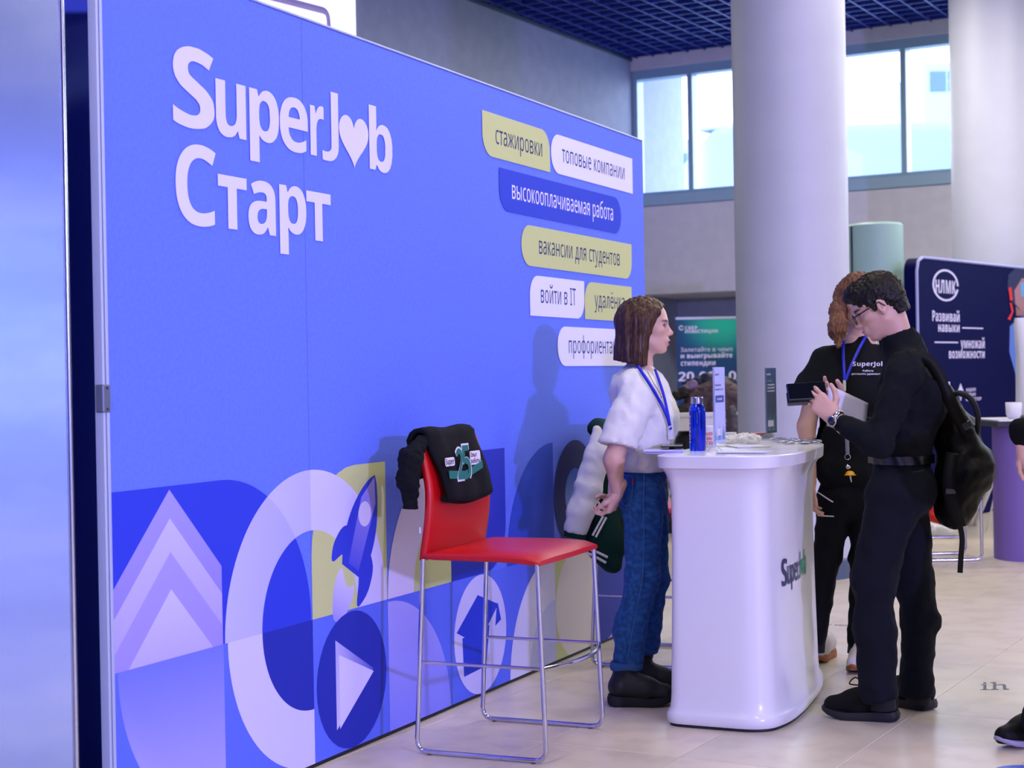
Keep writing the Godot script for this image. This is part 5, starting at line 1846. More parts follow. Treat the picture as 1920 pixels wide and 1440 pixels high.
# ---------------------------------------------------------------- woman in the white T-shirt
func woman_white():
	var d := 6.65
	var J := func(px: float, py: float, dd := 0.0) -> Vector3: return at(px, py, d + dd)
	var ax := ray(1205, 720) * Vector3(1, 0, 1)
	ax = ax.normalized()
	var rt := cam_basis.x * Vector3(1, 0, 1)
	rt = rt.normalized()
	var g := ground(1190, 1322)
	var base := Vector3(g.x, 0, g.z)
	var t := thing("person", "woman with a brown bob in white T-shirt, blue lanyard and jeans, hands behind her back", "person", base)
	# ---- body
	var fw := rt.rotated(Vector3.UP, deg_to_rad(-4.0))
	var h := Frame.new(J.call(1211, 613), fw, Vector3.UP - fw * 0.02, 1.0)
	var neck := J.call(1204, 702) as Vector3
	var f := field(J.call(1110, 1300, 0.0) - Vector3(0.1, 0, 0.3), J.call(1290, 690, 0.0) + Vector3(0.3, 0.02, 0.3), 0.013)
	f.cap(neck, J.call(1207, 880), 0.055, 0.06, 0.03, ax, 1.5)
	f.cap(J.call(1196, 738, -0.15), J.call(1199, 738, 0.15), 0.03, 0.03, 0.03)
	for q in [-1.0, 1.0]:
		f.cap(J.call(1205, 935, q * 0.085), J.call(1204, 1090, q * 0.09), 0.06, 0.045, 0.03)
		f.cap(J.call(1204, 1090, q * 0.09), J.call(1180, 1270, q * 0.09), 0.045, 0.035, 0.02)
	# near arm, far arm
	f.cap(J.call(1186, 745, -0.18), J.call(1151, 862, -0.235), 0.034, 0.042, 0.02)
	f.cap(J.call(1151, 862, -0.235), J.call(1158, 925, -0.17), 0.041, 0.026, 0.02)
	f.cap(J.call(1210, 745, 0.17), J.call(1160, 855, 0.22), 0.034, 0.04, 0.02)
	f.cap(J.call(1160, 855, 0.22), J.call(1150, 935, 0.02), 0.038, 0.026, 0.02)
	f.ground_color = SKIN
	var parts := [f.mesh(base, true), head_mesh(h, neck + Vector3(0, -0.04, 0), base, {"neck": 0.048, "open": true, "lip": Color(0.45, 0.07, 0.11), "brow": Color(0.14, 0.08, 0.06)})]
	var cl := [[35, 40, 25], [42, 45, 28], [48, 50, 30], [55, 50, 30]]
	parts.append(hand_mesh(J.call(1158, 925, -0.17), J.call(1142, 965, -0.13) - J.call(1158, 925, -0.17), -fw - ax * 0.2, -fw * 0.4 - ax, cl, [[0.75, 0.5, 0.4], [0.9, 0.1, 0.5], [0.9, -0.1, 0.5]], base, 0.88))
	parts.append(hand_mesh(J.call(1150, 935, 0.02), J.call(1138, 958, -0.08) - J.call(1150, 935, 0.02), fw, -fw + Vector3.UP * 0.6, cl, [[0.7, 0.6, 0.2], [0.8, 0.5, 0.1], [0.9, 0.3, 0.0]], base, 0.85))
	part(t, "body", join(parts), skin_mat())
	eyes(t, h, base)
	# ---- hair: straight bob
	var hf := field(h.c - Vector3.ONE * 0.2, h.c + Vector3.ONE * 0.16, 0.005)
	var b := h.b()
	hf.ell(h.p(0, 0.036, -0.014), Vector3(0.092, 0.092, 0.112), b, 0.02)
	hf.cap(h.p(0, 0.02, -0.05), h.p(0, -0.19, -0.075), 0.072, 0.068, 0.03, h.x, 1.35)
	for q in [-1.0, 1.0]:
		hf.cap(h.p(q * 0.07, 0.03, -0.015), h.p(q * 0.085, -0.19, -0.035), 0.032, 0.036, 0.03)
		hf.cap(h.p(q * 0.062, 0.06, 0.03), h.p(q * 0.082, -0.01, -0.005), 0.028, 0.024, 0.02)
	hf.ell(h.p(0, -0.055, 0.118), Vector3(0.15, 0.150, 0.112), b, 0.008, true)
	hf.ell(h.p(0, -0.16, 0.075), Vector3(0.12, 0.085, 0.075), b, 0.008, true)
	var hb := (-h.y - h.z * 0.22).normalized()
	hf.cut(hb, hb.dot(h.p(0, -0.155, -0.04)))
	hf.wrinkle(21, 48.0, 0.0075, Vector3(1, 0.05, 1))
	part(t, "hair", hf.mesh(base), hair_mat("hair_brown", Color(0.12, 0.075, 0.065), Color(0.40, 0.27, 0.18), 71), Vector3.ZERO, Basis.IDENTITY, "chin length brown bob")
	part(t, "earring", lathe([Vector2(0, -1), Vector2(1, 0), Vector2(0, 1)], 8), mat("chrome", Color(0.78, 0.78, 0.84), 0.12, 1.0), h.p(-0.086, -0.042, -0.004) - base, Basis.from_scale(Vector3.ONE * 0.004))
	# ---- T-shirt
	var c := field(J.call(1105, 900) - Vector3(0.1, 0.0, 0.3), J.call(1300, 680) + Vector3(0.25, 0.02, 0.35), 0.0095)
	c.cap(J.call(1206, 745), J.call(1209, 858), 0.112, 0.116, 0.04, ax, 1.5)
	c.cap(J.call(1184, 724, -0.14), J.call(1192, 724, 0.14), 0.062, 0.062, 0.05)
	c.cap(J.call(1178, 735), J.call(1188, 800), 0.075, 0.08, 0.04, ax, 1.6)
	c.cap(J.call(1200, 705), J.call(1200, 730), 0.064, 0.09, 0.03)
	c.ell(J.call(1240, 782, -0.02), Vector3(0.075, 0.085, 0.13), Basis(rt, Vector3.UP, -ax), 0.05)
	c.cap(J.call(1190, 745, -0.18), J.call(1158, 838, -0.235), 0.062, 0.07, 0.035, rt, 1.12)
	c.cap(J.call(1212, 742, 0.17), J.call(1185, 832, 0.22), 0.062, 0.07, 0.03)
	c.wrinkle(31, 7.0, 0.015, Vector3(1, 0.7, 1))
	c.wrinkle(32, 20.0, 0.005, Vector3(1, 0.8, 1))
	var sl := (J.call(1156, 842, -0.235) - J.call(1186, 745, -0.18)) as Vector3
	sl = (sl.normalized() + Vector3(0, -0.5, 0)).normalized()
	c.cut_near(sl, sl.dot(J.call(1156, 836, -0.235)), J.call(1152, 862, -0.25), 0.125)
	c.cut_near(sl, sl.dot(J.call(1190, 838, 0.22)), J.call(1180, 870, 0.25), 0.12)
	c.cut(Vector3(0, -1, 0), -J.call(1200, 883).y)
	c.cap(J.call(1206, 689), J.call(1209, 692), 0.001, 0.001, 0.0)
	var tee := cloth_mat("tee_white", Color(0.84, 0.84, 0.83), 30.0, 0.85, 0.3)
	part(t, "t_shirt", c.mesh(base), tee)
	part(t, "collar", torus_band(J.call(1206, 698), (Vector3.UP + fw * 0.35).normalized(), 0.064, 0.058, 0.0075, base), tee)
	# ---- jeans
	var jf := field(J.call(1130, 1275) - Vector3(0.05, 0, 0.25), J.call(1270, 862) + Vector3(0.25, 0, 0.3), 0.0105)
	jf.cap(J.call(1207, 858), J.call(1205, 925), 0.090, 0.1, 0.03, ax, 1.4)
	jf.cut(Vector3.UP, J.call(1207, 868).y)
	jf.ell(J.call(1183, 925, 0.0), Vector3(0.062, 0.075, 0.14), Basis(rt, Vector3.UP, -ax), 0.04)
	jf.cap(J.call(1206, 930, -0.085), J.call(1205, 1085, -0.095), 0.088, 0.068, 0.03)
	jf.cap(J.call(1205, 1085, -0.095), J.call(1182, 1180, -0.1), 0.067, 0.066, 0.03)
	jf.cap(J.call(1182, 1180, -0.1), J.call(1175, 1275, -0.1), 0.066, 0.056, 0.03)
	jf.cap(J.call(1214, 930, 0.085), J.call(1224, 1085, 0.095), 0.088, 0.066, 0.03)
	jf.cap(J.call(1224, 1085, 0.095), J.call(1207, 1250, 0.1), 0.066, 0.052, 0.03)
	jf.wrinkle(41, 12.0, 0.009, Vector3(1, 1.2, 1))
	jf.cut_near(Vector3.DOWN, -J.call(1175, 1254, -0.1).y, J.call(1175, 1275, -0.1), 0.11)
	jf.cut_near(Vector3.DOWN, -J.call(1207, 1226, 0.1).y, J.call(1207, 1262, 0.1), 0.13)
	var denim := mat("denim", Color.WHITE, 0.9)
	denim.albedo_texture = noise_tex(81, 0.03, [[0.25, 0.5, 0.8], [Color(0.05, 0.23, 0.45), Color(0.07, 0.28, 0.52), Color(0.13, 0.37, 0.60)]], 512, false, 6)
	denim.normal_enabled = true
	denim.normal_texture = noise_tex(61, 0.03, [], 512, true, 4)
	denim.normal_scale = 0.4
	tri(denim, 2.2)
	part(t, "jeans", jf.mesh(base), denim)
	var pale := mat("denim_pale", Color(0.16, 0.33, 0.52), 0.9)
	part(t, "jeans_cuff", torus_band(J.call(1174.5, 1248, -0.1), Vector3.UP, 0.060, 0.060, 0.018, base, 1.1), pale)
	part(t, "jeans_cuff", torus_band(J.call(1207, 1218, 0.1), Vector3.UP, 0.055, 0.055, 0.015, base), pale)
	var thread := mat("seam_thread", Color(0.20, 0.38, 0.58), 0.9)
	part(t, "side_seam", tube(surface_path(jf, [J.call(1208, 885, -0.3), J.call(1207, 960, -0.3), J.call(1206, 1085, -0.3), J.call(1187, 1180, -0.3), J.call(1176, 1245, -0.3)], ax, base), 0.0022, 6), thread)
	part(t, "pocket_seam", tube(surface_path(jf, [J.call(1168, 898, -0.3), J.call(1187, 900, -0.3), J.call(1182, 945, -0.3), J.call(1170, 955, -0.3), J.call(1163, 940, -0.3)], ax, base), 0.0022, 6), thread)
	var tagp := surface_path(jf, [J.call(1187, 902, -0.3), J.call(1186, 912, -0.3)], ax, base)
	part(t, "red_tab", tube(tagp, 0.004, 6), mat("tab_red", Color(0.7, 0.05, 0.08), 0.7))
	# ---- boots
	var black := mat("boot_black", Color(0.012, 0.012, 0.016), 0.55)
	var rub := mat("boot_rubber", Color(0.015, 0.015, 0.02), 0.7)
	var dr := rt.rotated(Vector3.UP, deg_to_rad(-6.0))
	shoe(t, "boot", ground(1139, 1323), dr, 0.275, 0.098, 0.042, J.call(1173, 1252, -0.1), 0.05, black, rub, base)
	shoe(t, "boot", ground(1170, 1303), dr, 0.275, 0.098, 0.042, J.call(1206, 1222, 0.1), 0.047, black, rub, base)
	# ---- lanyard, chain
	var ln := mat("lanyard_blue", Color(0.02, 0.09, 0.75), 0.5)
	var front: Array = []
	for q in [[1196, 686], [1205, 700], [1217, 718], [1230, 740], [1244, 765], [1253, 785], [1257, 800]]:
		front.append(J.call(q[0], q[1], -0.30))
	part(t, "lanyard", strip(surface_path(c, front, ax, base, 0.004), 0.013, 0.002, -ax), ln)
	var back: Array = []
	for q in [[1229, 692], [1237, 715], [1245, 740], [1252, 770], [1257, 800]]:
		back.append(J.call(q[0], q[1], -0.30))
	part(t, "lanyard", strip(surface_path(c, back, ax, base, 0.004), 0.011, 0.002, -ax), ln)
	var bd := surface_path(c, [J.call(1257.5, 800, -0.3), J.call(1259, 815, -0.3), J.call(1260, 828, -0.3)], ax, base, 0.005)
	part(t, "badge_clip", tube([bd[0], bd[1]], 0.004, 8), mat("paper_white", Color(0.86, 0.86, 0.88), 0.6))
	part(t, "name_badge", strip(bd, 0.03, 0.002, -ax + rt * 0.5), mats["paper_white"])
	part(t, "badge_dot", tube([bd[2] - ax * 0.004, bd[2] - ax * 0.006], 0.007, 10), ln)
	var ch := surface_path(c, [J.call(1214, 697, -0.3), J.call(1224, 715, -0.3), J.call(1236, 735, -0.3), J.call(1241, 745, -0.3)], ax, base, 0.003)
	part(t, "necklace", tube(ch, 0.0018, 6), mat("gold", Color(0.75, 0.58, 0.35), 0.3, 1.0))
	part(t, "pendant", lathe([Vector2(0, -1), Vector2(0.8, 0), Vector2(0, 1)], 10), mats["gold"], ch[ch.size() - 1], Basis.from_scale(Vector3.ONE * 0.006))

# points brought onto a field's surface along a direction; returned relative to base
func surface_path(f: Field, pts: Array, dir: Vector3, base: Vector3, out := 0.0015) -> Array:
	var r := []
	var dense := smooth_path(pts, 5)
	for p in dense:
		var q: Vector3 = p
		var hit := false
		for k in 120:
			if f.value(q) < 0.5 * f.c:
				hit = true
				break
			q += dir * 0.005
		if not hit:
			q = p + dir * 0.2
		r.append(q - dir * (out + 0.004) - base)
	# even out
	for n in 2:
		for i in range(1, r.size() - 1):
			r[i] = (r[i - 1] + r[i] * 2.0 + r[i + 1]) / 4.0
	return r

# a padded ring round an axis
func torus_band(c: Vector3, axis: Vector3, rx: float, rz: float, thick: float, base: Vector3, height := 1.0) -> ArrayMesh:
	axis = axis.normalized()
	var u := axis.cross(Vector3(0.3, 0.1, 1)).normalized()
	var v := axis.cross(u)
	var rings := []
	for i in 29:
		var a := TAU * i / 28.0
		var o := c - base + u * cos(a) * rx + v * sin(a) * rz
		var n := (u * cos(a) + v * sin(a))
		var ring := []
		for k in 8:
			var b := TAU * k / 8.0
			ring.append(o + n * cos(b) * thick * 0.5 + axis * sin(b) * thick * height)
		rings.append(ring)
	return loft(rings, true, false)

# ---------------------------------------------------------------- woman in the black T-shirt
func woman_black():
	var d := 7.2
	var J := func(px: float, py: float, dd := 0.0) -> Vector3: return at(px, py, d + dd)
	var ax := (ray(1600, 720) * Vector3(1, 0, 1)).normalized()
	var rt := (cam_basis.x * Vector3(1, 0, 1)).normalized()
	var g := ground(1605, 1262)
	var base := Vector3(g.x, 0, g.z)
	var t := thing("person", "woman with curly reddish hair in black SuperJob T-shirt, facing the man with the phone", "person", base)
	var fw := (-ax).rotated(Vector3.UP, deg_to_rad(12.0))
	var h := Frame.new(J.call(1613, 565, 0.0), fw, Vector3.UP, 1.06)
	var neck := J.call(1612, 640, 0.02) as Vector3
	var f := field(J.call(1480, 1240) - Vector3(0.1, 0, 0.3), J.call(1720, 620) + Vector3(0.2, 0.02, 0.35), 0.014)
	f.cap(neck, J.call(1608, 880), 0.055, 0.07, 0.03, rt, 1.4)
	f.cap(J.call(1548, 672), J.call(1672, 672), 0.045, 0.045, 0.03)
	f.cap(J.call(1543, 676), J.call(1512, 800, -0.02), 0.046, 0.041, 0.02)
	f.cap(J.call(1512, 800, -0.02), J.call(1520, 905, -0.06), 0.041, 0.027, 0.02)
	f.cap(J.call(1677, 676), J.call(1702, 800, -0.02), 0.046, 0.04, 0.02)
	f.cap(J.call(1702, 800, -0.02), J.call(1680, 895, -0.1), 0.038, 0.027, 0.02)
	f.cap(J.call(1572, 920), J.call(1550, 1040, 0.06), 0.07, 0.052, 0.03)
	f.cap(J.call(1550, 1040, 0.06), J.call(1530, 1205, 0.12), 0.048, 0.036, 0.03)
	f.cap(J.call(1628, 920), J.call(1618, 1050, 0.0), 0.07, 0.052, 0.03)
	f.cap(J.call(1618, 1050, 0.0), J.call(1606, 1215, 0.05), 0.048, 0.036, 0.03)
	f.ground_color = SKIN
	var parts := [f.mesh(base, true), head_mesh(h, neck + Vector3(0, -0.04, 0), base, {"neck": 0.052, "brow": Color(0.22, 0.12, 0.07)})]
	var cl := [[18, 25, 15], [20, 28, 18], [22, 30, 20], [25, 30, 20]]
	parts.append(hand_mesh(J.call(1520, 905, -0.06), Vector3(0, -1, 0) - ax * 0.2, rt, -ax, cl, [[0.8, 0.5, 0.2], [0.95, 0.2, 0.2], [1, 0, 0.2]], base, 0.92))
	parts.append(hand_mesh(J.call(1680, 895, -0.1), Vector3(0, -1, 0) - ax * 0.3 - rt * 0.4, -rt, -ax, cl, [[0.8, 0.5, 0.2], [0.95, 0.2, 0.2], [1, 0, 0.2]], base, 0.92))
	part(t, "body", join(parts), skin_mat())
	eyes(t, h, base)
	# hair drawn back, one curly bunch over the shoulder
	var hf := field(h.c - Vector3(0.26, 0.28, 0.26), h.c + Vector3.ONE * 0.17, 0.0055)
	var b := h.b()
	hf.ell(h.p(0, 0.036, -0.018), Vector3(0.096, 0.096, 0.112), b, 0.02)
	hf.cap(h.p(0, 0.0, -0.06), h.p(0, -0.08, -0.08), 0.07, 0.05, 0.03)
	hf.ell(h.p(0, -0.05, 0.115), Vector3(0.092, 0.138, 0.105), b, 0.008, true)
	hf.cap(J.call(1578, 548, 0.03), J.call(1572, 585, 0.0), 0.03, 0.036, 0.03)
	hf.cap(J.call(1572, 585, 0.0), J.call(1570, 620, -0.08), 0.034, 0.038, 0.03)
	hf.cap(J.call(1570, 612, -0.07), J.call(1572, 648, -0.11), 0.040, 0.012, 0.02)
	hf.wrinkle(51, 60.0, 0.010, Vector3(1, 0.45, 1))
	part(t, "hair", hf.mesh(base), hair_mat("hair_red", Color(0.20, 0.11, 0.095), Color(0.62, 0.43, 0.29), 75, 0.5), Vector3.ZERO, Basis.IDENTITY, "curly reddish brown hair")
	# T-shirt
	var c := field(J.call(1455, 930) - Vector3(0.1, 0, 0.3), J.call(1740, 615) + Vector3(0.2, 0, 0.35), 0.0105)
	c.cap(J.call(1608, 710), J.call(1606, 880), 0.125, 0.13, 0.04, rt, 1.45)
	c.cap(J.call(1555, 670), J.call(1668, 670), 0.06, 0.06, 0.05)
	c.cap(J.call(1613, 648, 0.02), J.call(1611, 680), 0.062, 0.09, 0.03)
	c.ell(J.call(1580, 740, -0.07), Vector3(0.085, 0.085, 0.07), Basis(rt, Vector3.UP, -ax), 0.05)
	c.ell(J.call(1645, 740, -0.07), Vector3(0.085, 0.085, 0.07), Basis(rt, Vector3.UP, -ax), 0.05)
	c.cap(J.call(1548, 680), J.call(1502, 760, -0.01), 0.066, 0.076, 0.03)
	c.cap(J.call(1675, 680), J.call(1712, 760, -0.01), 0.066, 0.076, 0.03)
	c.wrinkle(53, 8.0, 0.013, Vector3(1, 0.7, 1))
	var sl := ((J.call(1500, 765) as Vector3) - (J.call(1548, 680) as Vector3)).normalized() + Vector3(0, -0.55, 0)
	sl = sl.normalized()
	c.cut_near(sl, sl.dot(J.call(1502, 750)), J.call(1494, 785), 0.125)
	var sr := ((J.call(1714, 765) as Vector3) - (J.call(1675, 680) as Vector3)).normalized()
	c.cut_near(sr, sr.dot(J.call(1710, 752)), J.call(1722, 785), 0.12)
	c.cut(Vector3.DOWN, -J.call(1600, 912).y)
	var tee := cloth_mat("tee_black", Color(0.055, 0.065, 0.085), 30.0, 0.9, 0.3)
	part(t, "t_shirt", c.mesh(base), tee)
	# print on the chest
	var wp := mat("print_white", Color(0.86, 0.84, 0.92), 0.8)
	for q in [["SuperJob", 1598, 686, 0.14, 0.019, 700], ["Работа", 1616, 697, 0.05, 0.008, 700], ["доставлять удовольствие", 1595, 703, 0.15, 0.008, 700]]:
		var sp := surface_path(c, [J.call(q[1], q[2], -0.4), J.call(q[1] + 45, q[2], -0.4)], ax, base, 0.004)
		var x_ax := (sp[sp.size() - 1] - sp[0]) as Vector3
		x_ax = x_ax.normalized()
		var z_ax := x_ax.cross(Vector3.UP).normalized()
		var y_ax := z_ax.cross(x_ax)
		lettering(t, q[0], 0, 0, q[3], q[4], 0.0, wp, q[5], 0.0, "Droid Sans", Transform3D(Basis(x_ax, y_ax, z_ax), sp[0] + z_ax * 0.012), "chest_lettering")
	# trousers
	var jf := field(J.call(1500, 1225) - Vector3(0.1, 0, 0.3), J.call(1690, 885) + Vector3(0.2, 0, 0.35), 0.012)
	jf.cap(J.call(1603, 895), J.call(1602, 930), 0.105, 0.105, 0.03, rt, 1.4)
	jf.cap(J.call(1568, 935), J.call(1551, 1040, 0.06), 0.085, 0.063, 0.03)
	jf.cap(J.call(1551, 1040, 0.06), J.call(1530, 1200, 0.12), 0.06, 0.048, 0.03)
	jf.cap(J.call(1632, 935), J.call(1620, 1050, 0.0), 0.085, 0.064, 0.03)
	jf.cap(J.call(1620, 1050, 0.0), J.call(1608, 1212, 0.05), 0.06, 0.048, 0.03)
	jf.wrinkle(55, 12.0, 0.008, Vector3(1, 1.2, 1))
	jf.cut(Vector3.DOWN, -J.call(1600, 1214).y)
	part(t, "trousers", jf.mesh(base), cloth_mat("jeans_black", Color(0.04, 0.05, 0.085), 26.0, 0.85, 0.4))
	# frayed knee: pale threads
	for q in [[1531, 932, 1561, 949], [1531, 977, 1562, 977]]:
		part(t, "frayed_thread", tube(surface_path(jf, [J.call(q[0], q[1], -0.3), J.call(q[2], q[3], -0.3)], ax, base), 0.0028, 6), wp)
	# white trainers with a gum toe
	var wl := cloth_mat("trainer_white", Color(0.78, 0.76, 0.78), 20.0, 0.6, 0.3)
	var gum := mat("gum_sole", Color(0.55, 0.30, 0.06), 0.6)
	var toe := ground(1597, 1266)
	var fd := ((-ax).rotated(Vector3.UP, deg_to_rad(-18.0)))
	var n1 := shoe(t, "trainer", toe - fd * 0.26, fd, 0.26, 0.098, 0.035, J.call(1608, 1200, 0.05), 0.04, wl, gum, base)
	shoe(t, "trainer", ground(1522, 1246) - fd * 0.26, fd, 0.26, 0.098, 0.035, J.call(1530, 1200, 0.12), 0.04, wl, gum, base)
	var lace := mat("lace_grey", Color(0.45, 0.45, 0.48), 0.8)
	for k in 4:
		var p: Vector3 = toe - fd * (0.095 + 0.028 * k) + Vector3(0, 0.088 + 0.014 * k, 0) - base
		var sd := Vector3.UP.cross(fd)
		part(n1, "lace", tube([p - sd * 0.028, p + Vector3(0, 0.012, 0), p + sd * 0.028], 0.003, 6), lace)
	var sock := mat("sock_black", Color(0.05, 0.05, 0.06), 0.9)
	part(t, "sock", tube([J.call(1610, 1185, 0.05) - base, J.call(1606, 1226, 0.05) - base], 0.042, 14), sock)
	part(t, "sock", tube([J.call(1532, 1180, 0.12) - base, J.call(1529, 1222, 0.12) - base], 0.042, 14), sock)
	# lanyard and keys
	var ln := mat("lanyard_blue", Color(0.02, 0.09, 0.75), 0.5)
	part(t, "lanyard", strip(surface_path(c, [J.call(1581, 636, -0.3), J.call(1580, 660, -0.3), J.call(1582, 690, -0.3), J.call(1583, 716, -0.3)], ax, base, 0.004), 0.013, 0.002, -ax), ln)
	part(t, "lanyard", strip(surface_path(c, [J.call(1624, 628, -0.3), J.call(1610, 655, -0.3), J.call(1594, 690, -0.3), J.call(1584, 716, -0.3)], ax, base, 0.004), 0.013, 0.002, -ax), ln)
	var bd := surface_path(c, [J.call(1583, 714, -0.3), J.call(1583, 728, -0.3), J.call(1583, 734, -0.3)], ax, base, 0.006)
	part(t, "badge_clip", tube([bd[0], bd[bd.size() - 1]], 0.007, 8), mat("clip_cream", Color(0.72, 0.74, 0.64), 0.5))
	part(t, "badge_tail", strip(surface_path(c, [J.call(1583, 733, -0.3), J.call(1583, 746, -0.3)], ax, base, 0.005), 0.012, 0.002, -ax), ln)
	var kb := surface_path(c, [J.call(1588, 826, -0.3), J.call(1589, 855, -0.3), J.call(1590, 880, -0.3), J.call(1594, 895, -0.3), J.call(1596, 908, -0.3)], ax, base, 0.012)
	part(t, "key_strap", strip(kb.slice(0, 6), 0.017, 0.002, -ax), mat("strap_grey", Color(0.5, 0.48, 0.56), 0.7))
	part(t, "key_ring", torus_band(kb[6] + base, ax, 0.012, 0.012, 0.003, base), mat("chrome", Color(0.78, 0.78, 0.84), 0.12, 1.0))
	part(t, "key_tag", lathe([Vector2(0, -0.15), Vector2(1, -0.1), Vector2(1, 0.1), Vector2(0, 0.15)], 16), mats["chrome"], kb[10] - ax * 0.006, Basis(rt, PI / 2).scaled(Vector3.ONE * 0.011))
	part(t, "helmet_charm", lathe([Vector2(0, 0), Vector2(1.15, 0.0), Vector2(1.15, 0.12), Vector2(0.92, 0.16), Vector2(0.85, 0.5), Vector2(0.55, 0.78), Vector2(0, 0.9)], 20), mat("helmet_yellow", Color(0.85, 0.62, 0.03), 0.4), kb[15] - ax * 0.012, Basis.from_scale(Vector3.ONE * 0.022))
	part(t, "key_blade", tube([kb[15] - ax * 0.01, kb[20] - ax * 0.004], 0.006, 8, 0.004), mats["chrome"])

# ---------------------------------------------------------------- man with the phone
func man_black():
	var d := 6.2
	var J := func(px: float, py: float, dd := 0.0) -> Vector3: return at(px, py, d + dd)
	var ax := (ray(1680, 720) * Vector3(1, 0, 1)).normalized()
	var rt := (cam_basis.x * Vector3(1, 0, 1)).normalized()
	var g := ground(1690, 1345)
	var base := Vector3(g.x, 0, g.z)
	var t := thing("person", "man with glasses and dark hair in black sweater looking down at a phone", "person", base)
	var hz := (-rt).rotated(Vector3.UP, deg_to_rad(-14.0))
	var fw := hz * 0.886 - Vector3.UP * 0.46
	var up := hz * 0.46 + Vector3.UP * 0.886
	var h := Frame.new(J.call(1647, 575), fw, up, 1.02)
	var neck := J.call(1693, 655) as Vector3
	var skin := Color(0.58, 0.34, 0.27)
	var f := field(J.call(1540, 1310) - Vector3(0.1, 0, 0.3), J.call(1800, 630) + Vector3(0.15, 0, 0.3), 0.014)
	f.cap(neck, J.call(1692, 880), 0.055, 0.065, 0.03, ax, 1.4)
	f.cap(J.call(1695, 700, -0.16), J.call(1705, 700, 0.16), 0.045, 0.045, 0.03)
	f.cap(J.call(1690, 712, -0.19), J.call(1645, 832, -0.23), 0.046, 0.04, 0.02)
	f.cap(J.call(1645, 832, -0.23), J.call(1566, 784, -0.13), 0.038, 0.027, 0.02)
	f.cap(J.call(1700, 712, 0.19), J.call(1650, 825, 0.2), 0.046, 0.04, 0.02)
	f.cap(J.call(1650, 825, 0.2), J.call(1575, 765, 0.05), 0.038, 0.027, 0.02)
	f.cap(J.call(1682, 930, -0.085), J.call(1640, 1085, -0.1), 0.06, 0.045, 0.03)
	f.cap(J.call(1640, 1085, -0.1), J.call(1655, 1310, -0.1), 0.045, 0.036, 0.03)
	f.cap(J.call(1710, 930, 0.085), J.call(1720, 1085, 0.1), 0.06, 0.045, 0.03)
	f.cap(J.call(1720, 1085, 0.1), J.call(1722, 1300, 0.1), 0.045, 0.036, 0.03)
	f.ground_color = skin
	var parts := [f.mesh(base, true), head_mesh(h, neck + Vector3(0, -0.03, 0), base, {"neck": 0.053, "skin": skin, "lip": Color(0.45, 0.17, 0.15), "brow": Color(0.02, 0.015, 0.015)})]
	# left hand under and round the phone, right fingers behind the sheet
	var wl := J.call(1564, 783, -0.13) as Vector3
	var kn := J.call(1532, 752, -0.115) as Vector3
	parts.append(hand_mesh(wl, kn - wl, Vector3.UP * 0.35 - rt * 0.1 + ax * 1.0, Vector3.UP + rt * 0.35, [[25, 30, 20], [30, 32, 20], [34, 34, 20], [38, 36, 20]], [[0.55, 0.85, 0.25], [0.85, 0.6, 0.25], [1.0, 0.25, 0.2]], base, 1.0, skin))
	var wr := J.call(1577, 768, 0.06) as Vector3
	parts.append(hand_mesh(wr, J.call(1545, 735, 0.03) - wr, -ax + Vector3.UP * 0.3, Vector3.UP, [[10, 20, 12], [24, 30, 18], [28, 34, 20], [32, 36, 20]], [[0.7, 0.6, 0.3], [0.9, 0.3, 0.3], [1, 0.1, 0.2]], base, 0.95, skin))
	part(t, "body", join(parts), skin_mat())
	eyes(t, h, base)
	# hair
	var hf := field(h.c - Vector3.ONE * 0.17, h.c + Vector3.ONE * 0.18, 0.005)
	var b := h.b()
	hf.ell(h.p(0, 0.046, -0.014), Vector3(0.084, 0.088, 0.106), b, 0.02)
	hf.ell(h.p(0, 0.082, 0.052), Vector3(0.066, 0.038, 0.05), b, 0.03)
	hf.cap(h.p(0, 0.0, -0.058), h.p(0, -0.055, -0.062), 0.055, 0.042, 0.02, h.x, 1.25)
	hf.ell(h.p(0, -0.055, 0.115), Vector3(0.11, 0.125, 0.105), b, 0.006, true)
	for q in [-1.0, 1.0]:
		hf.ell(h.p(q * 0.092, -0.045, -0.012), Vector3(0.034, 0.062, 0.036), b, 0.006, true)
		hf.cap(h.p(q * 0.074, 0.03, 0.022), h.p(q * 0.073, -0.008, 0.016), 0.010, 0.006, 0.008)
	hf.cut_near(-h.y, (-h.y).dot(h.p(0, -0.062, 0)), h.p(0, -0.1, -0.06), 0.12)
	hf.wrinkle(61, 95.0, 0.007, Vector3(1, 0.5, 1))
	part(t, "hair", hf.mesh(base), hair_mat("hair_dark", Color(0.03, 0.025, 0.025), Color(0.12, 0.09, 0.08), 78, 0.5), Vector3.ZERO, Basis.IDENTITY, "short dark hair")
	# glasses
	var gl := mat("glasses_black", Color(0.015, 0.015, 0.02), 0.3)
	var n := Node3D.new()
	n.name = "glasses"
	t.add_child(n)
